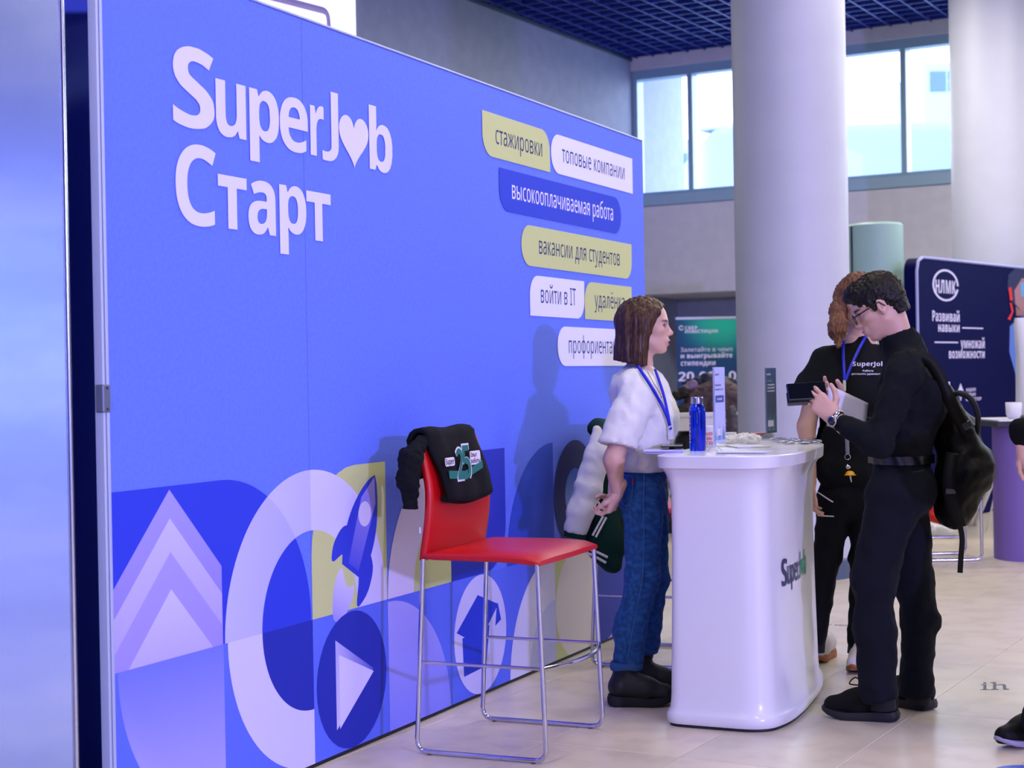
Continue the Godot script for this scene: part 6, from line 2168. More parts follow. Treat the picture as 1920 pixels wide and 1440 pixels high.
	for q in [-1.0, 1.0]:
		var pts := []
		for k in 21:
			var a := TAU * k / 20.0
			pts.append(h.p(q * 0.034 + cos(a) * 0.025, -0.004 + sin(a) * 0.020, 0.104 - 0.006 * absf(cos(a) * 0.5 + q * 0.5)) - base)
		part(n, "rim", tube(pts, 0.0023, 6), gl)
		part(n, "temple", tube([h.p(q * 0.059, 0.004, 0.099) - base, h.p(q * 0.079, 0.008, 0.03) - base, h.p(q * 0.084, 0.012, -0.008) - base, h.p(q * 0.083, -0.012, -0.024) - base], 0.0024, 6), gl)
		part(n, "lens", lathe([Vector2(0, 0.0), Vector2(1, 0.0), Vector2(1, 0.03), Vector2(0, 0.03)], 20), mat("lens_clear", Color(0.9, 0.95, 1.0, 0.08), 0.02, 0.0, {"transparency": BaseMaterial3D.TRANSPARENCY_ALPHA}), h.p(q * 0.034, -0.004, 0.102) - base, Basis(h.x * 0.024, h.z * 0.03, -h.y * 0.019))
	part(n, "bridge", tube([h.p(-0.010, 0.0, 0.104) - base, h.p(0, 0.004, 0.107) - base, h.p(0.010, 0.0, 0.104) - base], 0.0022, 6), gl)
	# sweater
	var c := field(J.call(1550, 880) - Vector3(0.1, 0, 0.35), J.call(1810, 605) + Vector3(0.15, 0, 0.35), 0.0105)
	c.cap(J.call(1703, 735), J.call(1690, 860), 0.122, 0.112, 0.04, ax, 1.4)
	c.cap(J.call(1700, 690, -0.15), J.call(1710, 690, 0.15), 0.062, 0.062, 0.06)
	c.ell(J.call(1722, 745, 0.0), Vector3(0.098, 0.13, 0.16), Basis(rt, Vector3.UP, -ax), 0.05)
	c.cap(J.call(1681, 628), J.call(1698, 668), 0.070, 0.088, 0.03)
	c.cap(J.call(1690, 655, -0.05), J.call(1696, 690, -0.12), 0.05, 0.06, 0.04)
	c.cap(J.call(1694, 655, 0.05), J.call(1700, 690, 0.12), 0.05, 0.06, 0.04)
	c.cap(J.call(1692, 710, -0.185), J.call(1647, 832, -0.235), 0.066, 0.054, 0.035)
	c.cap(J.call(1647, 832, -0.235), J.call(1570, 790, -0.135), 0.052, 0.037, 0.025)
	c.cap(J.call(1702, 710, 0.185), J.call(1652, 825, 0.2), 0.064, 0.052, 0.03)
	c.cap(J.call(1652, 825, 0.2), J.call(1580, 772, 0.06), 0.05, 0.037, 0.02)
	c.wrinkle(63, 9.0, 0.011, Vector3(1, 0.9, 1))
	c.wrinkle(64, 24.0, 0.005, Vector3(1, 1.2, 1))
	var wd := (wl - (J.call(1645, 832, -0.23) as Vector3)).normalized()
	c.cut_near(wd, wd.dot(J.call(1573, 790, -0.135)), wl + wd * 0.05, 0.085)
	var wd2 := (wr - (J.call(1650, 825, 0.2) as Vector3)).normalized()
	c.cut_near(wd2, wd2.dot(J.call(1584, 775, 0.06)), wr + wd2 * 0.05, 0.085)
	var nk := (Vector3.UP * 0.9 + hz * 0.35).normalized()
	c.cut_near(nk, nk.dot(J.call(1682, 624)), J.call(1672, 580), 0.12)
	c.cut(Vector3.DOWN, -J.call(1690, 868).y)
	var knit := cloth_mat("knit_black", Color(0.045, 0.06, 0.085), 50.0, 0.9, 0.3)
	part(t, "sweater", c.mesh(base), knit)
	# belt and trousers
	var jf := field(J.call(1560, 1330) - Vector3(0.05, 0, 0.3), J.call(1800, 845) + Vector3(0.15, 0, 0.35), 0.0115)
	jf.cap(J.call(1690, 860), J.call(1692, 915), 0.106, 0.118, 0.03, ax, 1.35)
	jf.ell(J.call(1710, 915, 0.0), Vector3(0.075, 0.085, 0.15), Basis(rt, Vector3.UP, -ax), 0.05)
	jf.cap(J.call(1676, 930, -0.08), J.call(1638, 1085, -0.1), 0.108, 0.082, 0.03)
	jf.cap(J.call(1638, 1085, -0.1), J.call(1641, 1185, -0.1), 0.08, 0.078, 0.03)
	jf.cap(J.call(1641, 1185, -0.1), J.call(1653, 1330, -0.1), 0.078, 0.07, 0.03)
	jf.cap(J.call(1696, 930, 0.08), J.call(1712, 1085, 0.1), 0.096, 0.074, 0.03)
	jf.cap(J.call(1712, 1085, 0.1), J.call(1726, 1160, 0.1), 0.074, 0.068, 0.03)
	jf.cap(J.call(1726, 1160, 0.1), J.call(1715, 1320, 0.1), 0.068, 0.064, 0.03)
	jf.wrinkle(65, 6.5, 0.013, Vector3(1, 1.1, 1))
	jf.wrinkle(66, 22.0, 0.004, Vector3(1, 1.4, 1))
	var hem := (Vector3.DOWN + rt * 0.18).normalized()
	jf.cut_near(hem, hem.dot(J.call(1650, 1312, -0.1)), J.call(1655, 1360, -0.1), 0.17)
	jf.cut_near(Vector3.DOWN, -J.call(1719, 1306, 0.1).y, J.call(1719, 1348, 0.1), 0.17)
	part(t, "trousers", jf.mesh(base), cloth_mat("trousers_navy", Color(0.04, 0.055, 0.10), 26.0, 0.85, 0.4))
	var belt := []
	for k in 33:
		var a := TAU * k / 32.0
		var dv := rt * cos(a) + ax * sin(a)
		var q: Vector3 = J.call(1689, 860)
		for m in 60:
			if minf(c.value(q), jf.value(q)) > 0.0:
				break
			q += dv * 0.005
		belt.append(q + dv * 0.006 - base)
	part(t, "belt", belt_mesh(belt, 0.032), mat("belt_leather", Color(0.02, 0.03, 0.06), 0.25))
	part(t, "pocket_stitch", tube(surface_path(jf, [J.call(1712, 893, -0.4), J.call(1735, 890, -0.4)], ax, base), 0.0015, 6), mat("stitch_grey", Color(0.12, 0.16, 0.2), 0.8))
	# trainers
	var um := cloth_mat("trainer_black", Color(0.014, 0.016, 0.02), 20.0, 0.7, 0.4)
	var sm := mat("trainer_sole", Color(0.028, 0.034, 0.06), 0.6)
	var h1 := ground(1688, 1352)
	var t1 := ground(1541, 1344)
	var sd1 := (t1 - h1).normalized()
	var s1 := shoe(t, "trainer", h1, sd1, h1.distance_to(t1), 0.105, 0.036, J.call(1655, 1296, -0.1), 0.05, um, sm, base)
	var sd2 := sd1.rotated(Vector3.UP, deg_to_rad(-28.0))
	shoe(t, "trainer", ground(1752, 1333), sd2, 0.285, 0.105, 0.036, J.call(1720, 1290, 0.1), 0.05, um, sm, base)
	var up1 := Vector3.UP.cross(sd1)
	var lace := mat("lace_black", Color(0.02, 0.02, 0.025), 0.7)
	for k in 4:
		var p := h1 + sd1 * (0.135 + 0.026 * k) + Vector3(0, 0.122 - 0.014 * k, 0) - base
		part(s1, "lace", tube([p - up1 * 0.03, p + Vector3(0, 0.008, 0), p + up1 * 0.03], 0.0028, 6), lace)
	var lp := h1 + sd1 * 0.135 + Vector3(0, 0.13, 0) - base
	part(s1, "lace_bow", tube(smooth_path([lp, lp + sd1 * 0.03 + Vector3(0, 0.03, 0), lp + sd1 * 0.055 + Vector3(0, 0.005, 0), lp + sd1 * 0.02]), 0.003, 6), lace)
	part(s1, "pull_tab", box(Vector3(-0.004, -0.012, -0.002), Vector3(0.004, 0.012, 0.002)), mat("tab_pink", Color(0.8, 0.12, 0.2), 0.6), h1 + sd1 * 0.05 + Vector3(0, 0.095, 0) - up1 * -0.05 - base)
	var sock := mat("sock_black", Color(0.05, 0.05, 0.06), 0.9)
	part(t, "sock", tube([J.call(1653, 1275, -0.1) - base, J.call(1657, 1330, -0.1) - base], 0.046, 14, 0.048), sock)
	part(t, "sock", tube([J.call(1720, 1270, 0.1) - base, J.call(1722, 1318, 0.1) - base], 0.046, 14, 0.048), sock)
	# watch
	var wn := Node3D.new()
	wn.name = "wrist_watch"
	t.add_child(wn)
	var steel := mat("watch_steel", Color(0.72, 0.73, 0.78), 0.2, 1.0)
	part(wn, "bracelet", torus_band(wl - wd * 0.012, wd, 0.033, 0.033, 0.008, base, 1.2), steel)
	var face_dir := (-ax * 0.9 - Vector3.UP * 0.3 - rt * 0.3).normalized()
	face_dir = (face_dir - wd * face_dir.dot(wd)).normalized()
	var wb := Basis(wd.cross(face_dir), face_dir, -wd)
	part(wn, "case", lathe([Vector2(0, 0), Vector2(0.02, 0.0), Vector2(0.021, 0.006), Vector2(0.018, 0.009), Vector2(0, 0.009)], 24), steel, wl - wd * 0.012 + face_dir * 0.031 - base, wb)
	part(wn, "dial", lathe([Vector2(0, 0.0095), Vector2(0.016, 0.0095), Vector2(0.016, 0.009)], 20), mat("dial_dark", Color(0.08, 0.09, 0.12), 0.2), wl - wd * 0.012 + face_dir * 0.031 - base, wb)
	phone_and_paper(J, ax, rt)
	backpack(J, ax, rt)

func belt_mesh(pts: Array, h: float) -> ArrayMesh:
	var rings := []
	for p in pts:
		rings.append([p + Vector3(0, h * 0.5, 0), p - Vector3(0, h * 0.5, 0)])
	return loft(rings, false, false)

func phone_and_paper(J: Callable, ax: Vector3, rt: Vector3):
	# phone lying in the left hand, screen up and turned to its owner
	var c := J.call(1513, 733, -0.09) as Vector3
	var t := thing("smartphone", "black smartphone in a dark case held in the man's left hand", "phone", c)
	var lx := ((J.call(1546, 729, -0.09) as Vector3) - (J.call(1480, 733, -0.09) as Vector3)).normalized()
	var nrm := (Vector3.UP * 0.48 - rt * 0.2 - ax * 0.85)
	nrm = (nrm - lx * nrm.dot(lx)).normalized()
	t.basis = Basis(lx, nrm, lx.cross(nrm))
	part(t, "case", box(Vector3(-0.075, -0.009, -0.037), Vector3(0.075, -0.001, 0.037), 0.003), mat("black_plastic", Color(0.02, 0.02, 0.03), 0.4))
	part(t, "body", box(Vector3(-0.073, -0.001, -0.0355), Vector3(0.073, 0.0035, 0.0355), 0.0015), mat("phone_rim", Color(0.35, 0.37, 0.42), 0.25, 0.8))
	part(t, "screen_glass", box(Vector3(-0.0715, 0.0035, -0.034), Vector3(0.0715, 0.0042, 0.034)), mat("phone_glass", Color(0.02, 0.03, 0.06), 0.08))
	part(t, "case_flap", box(Vector3(-0.078, -0.012, 0.0), Vector3(0.03, -0.009, 0.052), 0.001), mats["black_plastic"], Vector3(0, 0, 0.0), Basis(Vector3.RIGHT, 0.25))
	# sheet of paper held behind the wrist
	var pts := [[1553, 722, -0.02], [1622, 752, 0.02], [1612, 800, -0.04], [1551, 801, -0.08]]
	var a := J.call(1553, 721, -0.02) as Vector3
	var b := J.call(1628, 756, 0.03) as Vector3
	var e := J.call(1622, 812, -0.02) as Vector3
	var f := J.call(1550, 799, -0.06) as Vector3
	var p := thing("paper_sheet", "folded white paper sheet held behind the man's wrist", "paper", a)
	var grid := []
	for i in 9:
		var row := []
		for j in 9:
			var u := i / 8.0
			var v := j / 8.0
			row.append(a.lerp(b, u).lerp(f.lerp(e, u), v) + ax * 0.012 * sin(PI * u) - a)
		grid.append(row)
	part(p, "sheet", sheet(grid, 0.0006), mat("sheet_white", Color(0.80, 0.79, 0.86), 0.6))

func backpack(J: Callable, ax: Vector3, rt: Vector3):
	var base := (J.call(1800, 990, 0.05) as Vector3)
	var t := thing("backpack", "black backpack with grey handle hanging on the man's back", "backpack", base)
	var nylon := cloth_mat("nylon_black", Color(0.008, 0.008, 0.011), 18.0, 0.55, 0.4)
	var f := field(J.call(1730, 1005, 0.0) - Vector3(0.1, 0, 0.3), J.call(1880, 690, 0.0) + Vector3(0.2, 0, 0.3), 0.011)
	f.cap(J.call(1768, 735, 0.02), J.call(1790, 810, 0.02), 0.04, 0.075, 0.04, ax, 1.5)
	f.cap(J.call(1795, 815, 0.02), J.call(1815, 880, 0.02), 0.08, 0.1, 0.04, ax, 1.5)
	f.cap(J.call(1812, 880, 0.02), J.call(1790, 950, 0.02), 0.095, 0.075, 0.04, ax, 1.45)
	f.cap(J.call(1786, 860, 0.0), J.call(1782, 962, 0.0), 0.05, 0.05, 0.04, ax, 1.6)
	f.wrinkle(71, 10.0, 0.012)
	part(t, "bag", f.mesh(base), nylon)
	var web := mat("webbing", Color(0.02, 0.02, 0.026), 0.8)
	var grey := mat("handle_grey", Color(0.10, 0.11, 0.15), 0.6)
	part(t, "carry_handle", tube(smooth_path([J.call(1786, 742, -0.04) - base, J.call(1800, 737, -0.06) - base, J.call(1820, 748, -0.06) - base, J.call(1832, 772, -0.06) - base, J.call(1834, 800, -0.04) - base, J.call(1830, 822, 0.0) - base]), 0.011, 8, -1.0, 0.6, ax), grey)
	part(t, "shoulder_strap", strip(smooth_path([J.call(1700, 668, -0.17) - base, J.call(1735, 672, -0.15) - base, J.call(1758, 700, -0.15) - base, J.call(1778, 745, -0.16) - base, J.call(1800, 790, -0.15) - base, J.call(1814, 815, -0.13) - base]), 0.045, 0.012, -ax), nylon)
	part(t, "buckle", box(Vector3(-0.018, -0.014, -0.004), Vector3(0.018, 0.014, 0.004), 0.003), mat("buckle_grey", Color(0.16, 0.16, 0.18), 0.3), J.call(1814, 797, -0.16) - base, Basis(rt, Vector3.UP, -ax) * Basis(Vector3(0, 0, 1), 0.5))
	part(t, "side_strap", strip(smooth_path([J.call(1785, 850, -0.17) - base, J.call(1780, 900, -0.19) - base, J.call(1785, 945, -0.17) - base, J.call(1798, 985, -0.12) - base]), 0.05, 0.014, -ax), nylon)
	part(t, "buckle", box(Vector3(-0.02, -0.01, -0.004), Vector3(0.02, 0.01, 0.004), 0.003), mats["buckle_grey"], J.call(1783, 921, -0.2) - base, Basis(rt, Vector3.UP, -ax))
	part(t, "loose_webbing", strip(smooth_path([J.call(1799, 980, -0.11) - base, J.call(1804, 1010, -0.11) - base, J.call(1802, 1040, -0.11) - base, J.call(1800, 1074, -0.11) - base]), 0.02, 0.003, -ax), web)
	part(t, "zip_pull", tube([J.call(1778, 716, -0.17) - base, J.call(1780, 722, -0.17) - base], 0.005, 6), mat("chrome", Color(0.78, 0.78, 0.84), 0.12, 1.0))

# ---------------------------------------------------------------- passer-by, cut by the frame's right edge
func passer_by():
	var d := 5.65
	var J := func(px: float, py: float, dd := 0.0) -> Vector3: return at(px, py, d + dd)
	var ax := (ray(1960, 720) * Vector3(1, 0, 1)).normalized()
	var rt := (cam_basis.x * Vector3(1, 0, 1)).normalized()
	var g := ground(2000, 1405)
	var base := Vector3(g.x, 0, g.z)
	var t := thing("person", "person in dark clothes and striped dark shoes walking in from the side", "person", base)
	var fw := (-rt)
	var h := Frame.new(J.call(2030, 560), fw, Vector3.UP, 1.0)
	var neck := J.call(2038, 660) as Vector3
	var f := field(J.call(1860, 1400) - Vector3(0.1, 0, 0.3), J.call(2180, 640) + Vector3(0.25, 0, 0.3), 0.016)
	f.cap(neck, J.call(2040, 900), 0.075, 0.09, 0.03, ax, 1.4)
	f.cap(J.call(2035, 700, -0.16), J.call(2040, 700, 0.16), 0.045, 0.045, 0.03)
	f.cap(J.call(2030, 715, -0.2), J.call(2000, 870, -0.22), 0.046, 0.04, 0.02)
	f.cap(J.call(2000, 870, -0.22), J.call(1960, 800, -0.2), 0.038, 0.034, 0.02)
	f.cap(J.call(1960, 800, -0.2), J.call(1921, 836, -0.2), 0.03, 0.026, 0.02)
	f.cap(J.call(2040, 715, 0.2), J.call(2080, 860, 0.22), 0.046, 0.04, 0.02)
	f.cap(J.call(2080, 860, 0.22), J.call(2060, 970, 0.2), 0.038, 0.027, 0.02)
	f.cap(J.call(2035, 920, -0.08), J.call(1985, 1140, -0.08), 0.07, 0.05, 0.03)
	f.cap(J.call(1985, 1140, -0.08), J.call(1945, 1370, -0.06), 0.045, 0.036, 0.03)
	f.cap(J.call(2045, 920, 0.08), J.call(2070, 1150, 0.08), 0.07, 0.05, 0.03)
	f.cap(J.call(2070, 1150, 0.08), J.call(2150, 1340, 0.08), 0.045, 0.036, 0.03)
	f.ground_color = SKIN
	var parts := [f.mesh(base, true), head_mesh(h, neck + Vector3(0, -0.04, 0), base, {"neck": 0.052})]
	var cl := [[20, 30, 20], [24, 34, 20], [28, 36, 20], [30, 36, 20]]
	parts.append(hand_mesh(J.call(1921, 836, -0.2), rt * 0.45 - Vector3.UP, ax, -rt, cl, [[0.8, 0.5, 0.2], [0.95, 0.2, 0.2], [1, 0, 0.2]], base, 0.9))
	parts.append(hand_mesh(J.call(2060, 970, 0.2), -Vector3.UP, -ax, -rt, cl, [[0.8, 0.5, 0.2], [0.95, 0.2, 0.2], [1, 0, 0.2]], base, 0.9))
	part(t, "body", join(parts), skin_mat())
	eyes(t, h, base)
	var hf := field(h.c - Vector3.ONE * 0.17, h.c + Vector3.ONE * 0.18, 0.007)
	hf.ell(h.p(0, 0.042, -0.014), Vector3(0.086, 0.088, 0.106), h.b(), 0.02)
	hf.ell(h.p(0, -0.055, 0.115), Vector3(0.11, 0.125, 0.105), h.b(), 0.006, true)
	hf.wrinkle(91, 60.0, 0.008)
	part(t, "hair", hf.mesh(base), mats["hair_dark"])
	var c := field(J.call(1890, 960) - Vector3(0.1, 0, 0.35), J.call(2180, 640) + Vector3(0.25, 0, 0.35), 0.013)
	c.cap(J.call(2040, 730), J.call(2042, 900), 0.12, 0.125, 0.04, ax, 1.4)
	c.cap(J.call(2037, 695, -0.15), J.call(2042, 695, 0.15), 0.06, 0.06, 0.06)
	c.cap(J.call(2032, 715, -0.19), J.call(2000, 870, -0.225), 0.064, 0.058, 0.03)
	c.cap(J.call(2000, 870, -0.225), J.call(1960, 798, -0.2), 0.056, 0.05, 0.03)
	c.cap(J.call(1960, 796, -0.2), J.call(1919, 806, -0.2), 0.05, 0.042, 0.03)
	c.cap(J.call(1919, 806, -0.2), J.call(1920, 820, -0.2), 0.042, 0.04, 0.02)
	c.cap(J.call(2042, 715, 0.19), J.call(2080, 860, 0.225), 0.064, 0.055, 0.03)
	c.cap(J.call(2080, 860, 0.225), J.call(2062, 955, 0.2), 0.053, 0.045, 0.03)
	c.wrinkle(93, 9.0, 0.012)
	c.cut(Vector3.DOWN, -J.call(2040, 930).y)
	part(t, "jacket", c.mesh(base), cloth_mat("jacket_black", Color(0.014, 0.014, 0.02), 26.0, 0.85, 0.4))
	var jf := field(J.call(1880, 1380) - Vector3(0.1, 0, 0.3), J.call(2190, 900) + Vector3(0.3, 0, 0.3), 0.014)
	jf.cap(J.call(2042, 915), J.call(2042, 940), 0.11, 0.11, 0.03, ax, 1.35)
	jf.cap(J.call(2034, 940, -0.08), J.call(1987, 1140, -0.08), 0.09, 0.07, 0.03)
	jf.cap(J.call(1987, 1140, -0.08), J.call(1950, 1355, -0.06), 0.068, 0.058, 0.03)
	jf.cap(J.call(2046, 940, 0.08), J.call(2070, 1150, 0.08), 0.09, 0.07, 0.03)
	jf.cap(J.call(2070, 1150, 0.08), J.call(2140, 1315, 0.08), 0.068, 0.056, 0.03)
	jf.wrinkle(95, 10.0, 0.012)
	part(t, "trousers", jf.mesh(base), mats["trousers_navy"])
	var um := cloth_mat("shoe_navy", Color(0.012, 0.025, 0.045), 20.0, 0.6, 0.4)
	var pale := mat("sole_stripe", Color(0.56, 0.54, 0.64), 0.5)
	var toe := ground(1866, 1405)
	var dir := (-rt).rotated(Vector3.UP, deg_to_rad(22.0))
	shoe(t, "shoe", toe - dir * 0.28, dir, 0.28, 0.1, 0.024, J.call(1955, 1340, -0.05), 0.05, um, pale, base, 0.006)
	var back_heel := ground(2130, 1400)
	shoe(t, "shoe", back_heel + rt * 0.1, -rt, 0.28, 0.1, 0.03, J.call(2140, 1320, 0.08), 0.05, um, pale, base, 0.0)

# ================================================================ soft shapes: a distance field meshed as surface nets
func field(_lo: Vector3, _hi: Vector3, cell: float) -> Field:
	return Field.new(cell)

# operations are noted first and carried out on a grid that fits them all
class Field:
	var o: Vector3
	var c: float
	var nx: int
	var ny: int
	var nz: int
	var d: PackedFloat32Array
	var paints := []
	var ground_color := Color(1, 1, 1)
	var ops := []
	var blo := Vector3.INF
	var bhi := -Vector3.INF
	var built := false

	func _init(cell: float):
		c = cell

	func cap(a: Vector3, b: Vector3, ra: float, rb: float, k := 0.02, ax := Vector3.ZERO, f := 1.0):
		var m := Vector3.ONE * (maxf(ra, rb) + k * 0.3 + 3.0 * c)
		if f > 1.0:
			m += ax.abs() * maxf(ra, rb) * (f - 1.0)
		blo = blo.min(a.min(b) - m)
		bhi = bhi.max(a.max(b) + m)
		ops.append([0, a, b, ra, rb, k, ax, f])

	func ell(p0: Vector3, r: Vector3, bs := Basis.IDENTITY, k := 0.015, carve := false):
		if not carve:
			var e := (bs.x * r.x).abs() + (bs.y * r.y).abs() + (bs.z * r.z).abs() + Vector3.ONE * (k * 0.3 + 3.0 * c)
			blo = blo.min(p0 - e)
			bhi = bhi.max(p0 + e)
		ops.append([1, p0, r, bs, k, carve])

	func cut(n: Vector3, h: float):
		ops.append([2, n, h])

	func cut_near(n: Vector3, h: float, p: Vector3, r: float):
		ops.append([3, n, h, p, r])

	func wrinkle(seed_: int, freq: float, amp: float, stretch := Vector3.ONE, ridged := false):
		blo -= Vector3.ONE * amp * 0.6
		bhi += Vector3.ONE * amp * 0.6
		ops.append([4, seed_, freq, amp, stretch, ridged])

	func build():
		built = true
		o = blo
		var s := (bhi - blo) / c
		nx = int(s.x) + 2
		ny = int(s.y) + 2
		nz = int(s.z) + 2
		d = PackedFloat32Array()
		d.resize(nx * ny * nz)
		d.fill(1000.0)
		for q in ops:
			match q[0]:
				0: do_cap(q[1], q[2], q[3], q[4], q[5], q[6], q[7])
				1: do_ell(q[1], q[2], q[3], q[4], q[5])
				2: do_cut(q[1], q[2])
				3: do_cut_near(q[1], q[2], q[3], q[4])
				4: do_wrinkle(q[1], q[2], q[3], q[4], q[5])

	func span(lo: Vector3, hi: Vector3) -> Array:
		var a := (lo - o) / c
		var b := (hi - o) / c
		return [clampi(int(floor(a.x)), 0, nx), clampi(int(ceil(b.x)) + 1, 0, nx), clampi(int(floor(a.y)), 0, ny), clampi(int(ceil(b.y)) + 1, 0, ny), clampi(int(floor(a.z)), 0, nz), clampi(int(ceil(b.z)) + 1, 0, nz)]

	# tapered capsule from a to b, widened f times along ax
	func do_cap(a: Vector3, b: Vector3, ra: float, rb: float, k := 0.02, ax := Vector3.ZERO, f := 1.0):
		var m := Vector3.ONE * (maxf(ra, rb) * maxf(f, 1.0) + k + 2.5 * c)
		var s := span(a.min(b) - m, a.max(b) + m)
		var ba := b - a
		var g := 1.0 / f - 1.0
		if g != 0.0:
			ba += ax * (ba.dot(ax) * g)
		var inv := 1.0 / maxf(ba.length_squared(), 1e-9)
		var dr := rb - ra
		var ik := 0.25 / maxf(k, 1e-6)
		for z in range(s[4], s[5]):
			for y in range(s[2], s[3]):
				var at := (z * ny + y) * nx
				var p := Vector3(o.x - a.x, o.y + y * c - a.y, o.z + z * c - a.z)
				for x in range(s[0], s[1]):
					var q := Vector3(p.x + x * c, p.y, p.z)
					if g != 0.0:
						q += ax * (q.dot(ax) * g)
					var t := clampf(q.dot(ba) * inv, 0.0, 1.0)
					var e := (q - ba * t).length() - ra - dr * t
					var w := d[at + x]
					var h := k - absf(w - e)
					d[at + x] = minf(w, e) - (h * h * ik if h > 0.0 else 0.0)

	# ellipsoid; sub > 0 carves it out with that smoothness
	func do_ell(p0: Vector3, r: Vector3, bs := Basis.IDENTITY, k := 0.015, carve := false):
		var big := maxf(r.x, maxf(r.y, r.z))
		var m := Vector3.ONE * (big + k + 2.5 * c)
		var s := span(p0 - m, p0 + m)
		var inv := bs.transposed()
		var ir := Vector3(1.0 / r.x, 1.0 / r.y, 1.0 / r.z)
		var ir2 := ir * ir
		var ik := 0.25 / maxf(k, 1e-6)
		for z in range(s[4], s[5]):
			for y in range(s[2], s[3]):
				var at := (z * ny + y) * nx
				for x in range(s[0], s[1]):
					var q := inv * Vector3(o.x + x * c - p0.x, o.y + y * c - p0.y, o.z + z * c - p0.z)
					var k0 := (q * ir).length()
					var e := k0 * (k0 - 1.0) / maxf((q * ir2).length(), 1e-6)
					var w := d[at + x]
					if carve:
						e = -e
						var h := k - absf(w - e)
						d[at + x] = maxf(w, e) + (h * h * ik if h > 0.0 else 0.0)
					else:
						var h := k - absf(w - e)
						d[at + x] = minf(w, e) - (h * h * ik if h > 0.0 else 0.0)

	# keeps what lies below the plane n.p = h
	func do_cut(n: Vector3, h: float):
		n = n.normalized()
		for z in nz:
			for y in ny:
				var at := (z * ny + y) * nx
				var e := n.x * o.x + n.y * (o.y + y * c) + n.z * (o.z + z * c) - h
				for x in nx:
					var v := e + n.x * x * c
					if v > d[at + x]:
						d[at + x] = v

	# the same, near a point only
	func do_cut_near(n: Vector3, h: float, p: Vector3, r: float):
		n = n.normalized()
		var s := span(p - Vector3.ONE * r, p + Vector3.ONE * r)
		for z in range(s[4], s[5]):
			for y in range(s[2], s[3]):
				var at := (z * ny + y) * nx
				for x in range(s[0], s[1]):
					var q := o + Vector3(x, y, z) * c
					if q.distance_squared_to(p) < r * r:
						var v := n.dot(q) - h
						if v > d[at + x]:
							d[at + x] = v

	# folds: noise of the given frequency moves the surface
	func do_wrinkle(seed_: int, freq: float, amp: float, stretch := Vector3.ONE, ridged := false):
		var n := FastNoiseLite.new()
		n.seed = seed_
		n.frequency = freq * 0.1
		n.fractal_octaves = 2
		if ridged:
			n.fractal_type = FastNoiseLite.FRACTAL_RIDGED
		var lim := 2.0 * amp + 4.0 * c
		for z in nz:
			for y in ny:
				var at := (z * ny + y) * nx
				for x in nx:
					var w := d[at + x]
					if w < lim and w > -lim:
						d[at + x] = w + amp * n.get_noise_3d((o.x + x * c) * stretch.x * 10.0, (o.y + y * c) * stretch.y * 10.0, (o.z + z * c) * stretch.z * 10.0)

	func value(p: Vector3) -> float:
		if not built:
			build()
		var q := (p - o) / c
		if q.x < 0 or q.y < 0 or q.z < 0 or q.x >= nx or q.y >= ny or q.z >= nz:
			return 1.0
		var x := clampi(int(q.x), 0, nx - 1)
		var y := clampi(int(q.y), 0, ny - 1)
		var z := clampi(int(q.z), 0, nz - 1)
		return d[(z * ny + y) * nx + x]

	# local colour: inside the ellipsoid at p with radii r (linear colour)
	func paint(p: Vector3, r: Vector3, col: Color, bs := Basis.IDENTITY, soft := 0.3):
		paints.append([p, r, col, bs.transposed(), soft])

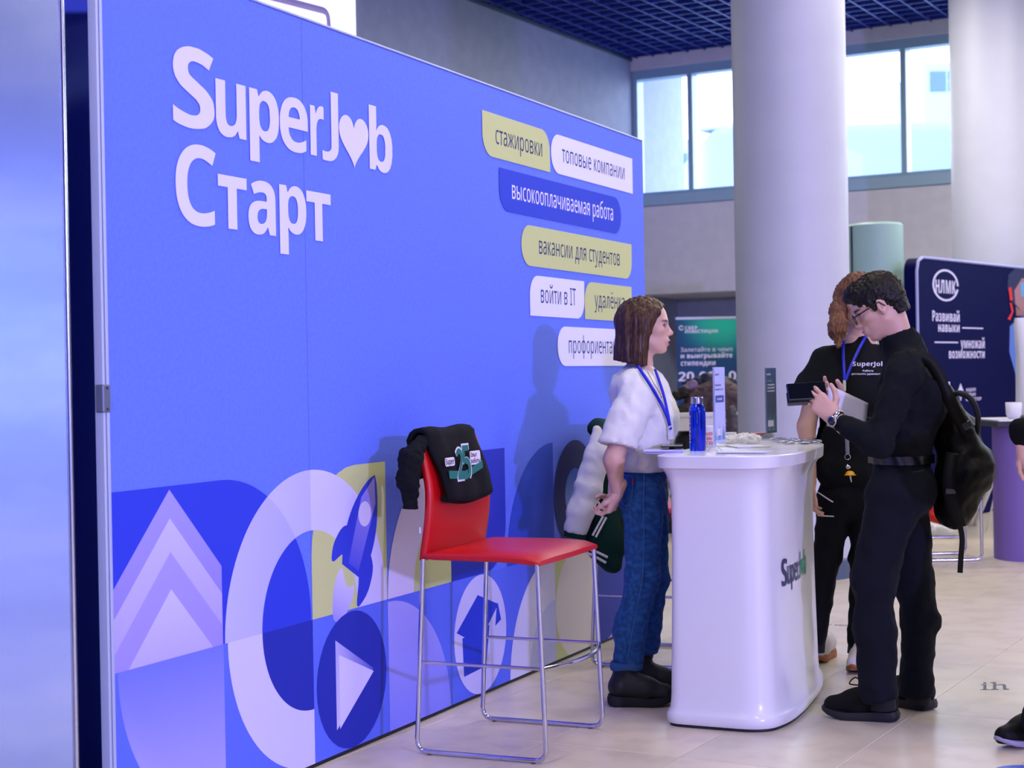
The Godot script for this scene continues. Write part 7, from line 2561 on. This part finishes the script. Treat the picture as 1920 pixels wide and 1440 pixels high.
	func mesh(base: Vector3, colored := false) -> ArrayMesh:
		if not built:
			build()
		var ids := PackedInt32Array()
		ids.resize(nx * ny * nz)
		ids.fill(-1)
		var vs := PackedVector3Array()
		var sy := nx
		var sz := nx * ny
		var far := 4.0 * c
		for z in nz - 1:
			for y in ny - 1:
				var row := (z * ny + y) * nx
				for x in nx - 1:
					var i := row + x
					var a := d[i]
					if a > far or a < -far:
						continue
					var v := [a, d[i + 1], d[i + sy], d[i + sy + 1], d[i + sz], d[i + sz + 1], d[i + sz + sy], d[i + sz + sy + 1]]
					var m := 0
					for k in 8:
						if v[k] < 0.0:
							m += 1
					if m == 0 or m == 8:
						continue
					var sum := Vector3.ZERO
					var n := 0
					for e in [[0, 1], [2, 3], [4, 5], [6, 7], [0, 2], [1, 3], [4, 6], [5, 7], [0, 4], [1, 5], [2, 6], [3, 7]]:
						var p: float = v[e[0]]
						var q: float = v[e[1]]
						if (p < 0.0) != (q < 0.0):
							var t := p / (p - q)
							var A := Vector3(e[0] & 1, (e[0] >> 1) & 1, e[0] >> 2)
							var B := Vector3(e[1] & 1, (e[1] >> 1) & 1, e[1] >> 2)
							sum += A.lerp(B, t)
							n += 1
					ids[i] = vs.size()
					vs.append(o + (Vector3(x, y, z) + sum / n) * c - base)
		var idx := PackedInt32Array()
		for z in range(1, nz - 1):
			for y in range(1, ny - 1):
				var row := (z * ny + y) * nx
				for x in range(1, nx - 1):
					var i := row + x
					if ids[i] < 0:
						continue
					var a := d[i] < 0.0
					if a != (d[i + 1] < 0.0):
						quad(idx, ids[i], ids[i - sy], ids[i - sy - sz], ids[i - sz], a)
					if a != (d[i + sy] < 0.0):
						quad(idx, ids[i], ids[i - sz], ids[i - sz - 1], ids[i - 1], a)
					if a != (d[i + sz] < 0.0):
						quad(idx, ids[i], ids[i - 1], ids[i - 1 - sy], ids[i - sy], a)
		var ns := PackedVector3Array()
		ns.resize(vs.size())
		for k in range(0, idx.size(), 3):
			var f := (vs[idx[k + 2]] - vs[idx[k]]).cross(vs[idx[k + 1]] - vs[idx[k]])
			ns[idx[k]] += f
			ns[idx[k + 1]] += f
			ns[idx[k + 2]] += f
		for k in ns.size():
			ns[k] = ns[k].normalized()
		var arr := []
		arr.resize(Mesh.ARRAY_MAX)
		arr[Mesh.ARRAY_VERTEX] = vs
		arr[Mesh.ARRAY_NORMAL] = ns
		arr[Mesh.ARRAY_INDEX] = idx
		if colored:
			var cs := PackedColorArray()
			cs.resize(vs.size())
			for k in vs.size():
				var col := ground_color
				for q in paints:
					var l: Vector3 = q[3] * (vs[k] + base - q[0])
					var w := 1.0 - smoothstep(1.0 - q[4], 1.0 + q[4], (l / q[1]).length())
					if w > 0.0:
						col = col.lerp(q[2], w)
				cs[k] = col
			arr[Mesh.ARRAY_COLOR] = cs
		var m := ArrayMesh.new()
		if idx.size():
			m.add_surface_from_arrays(Mesh.PRIMITIVE_TRIANGLES, arr)
		return m

	func quad(idx: PackedInt32Array, a: int, b: int, e: int, f: int, flip: bool):
		if a < 0 or b < 0 or e < 0 or f < 0:
			return
		if flip:
			idx.append_array([a, e, b, a, f, e])
		else:
			idx.append_array([a, b, e, a, e, f])
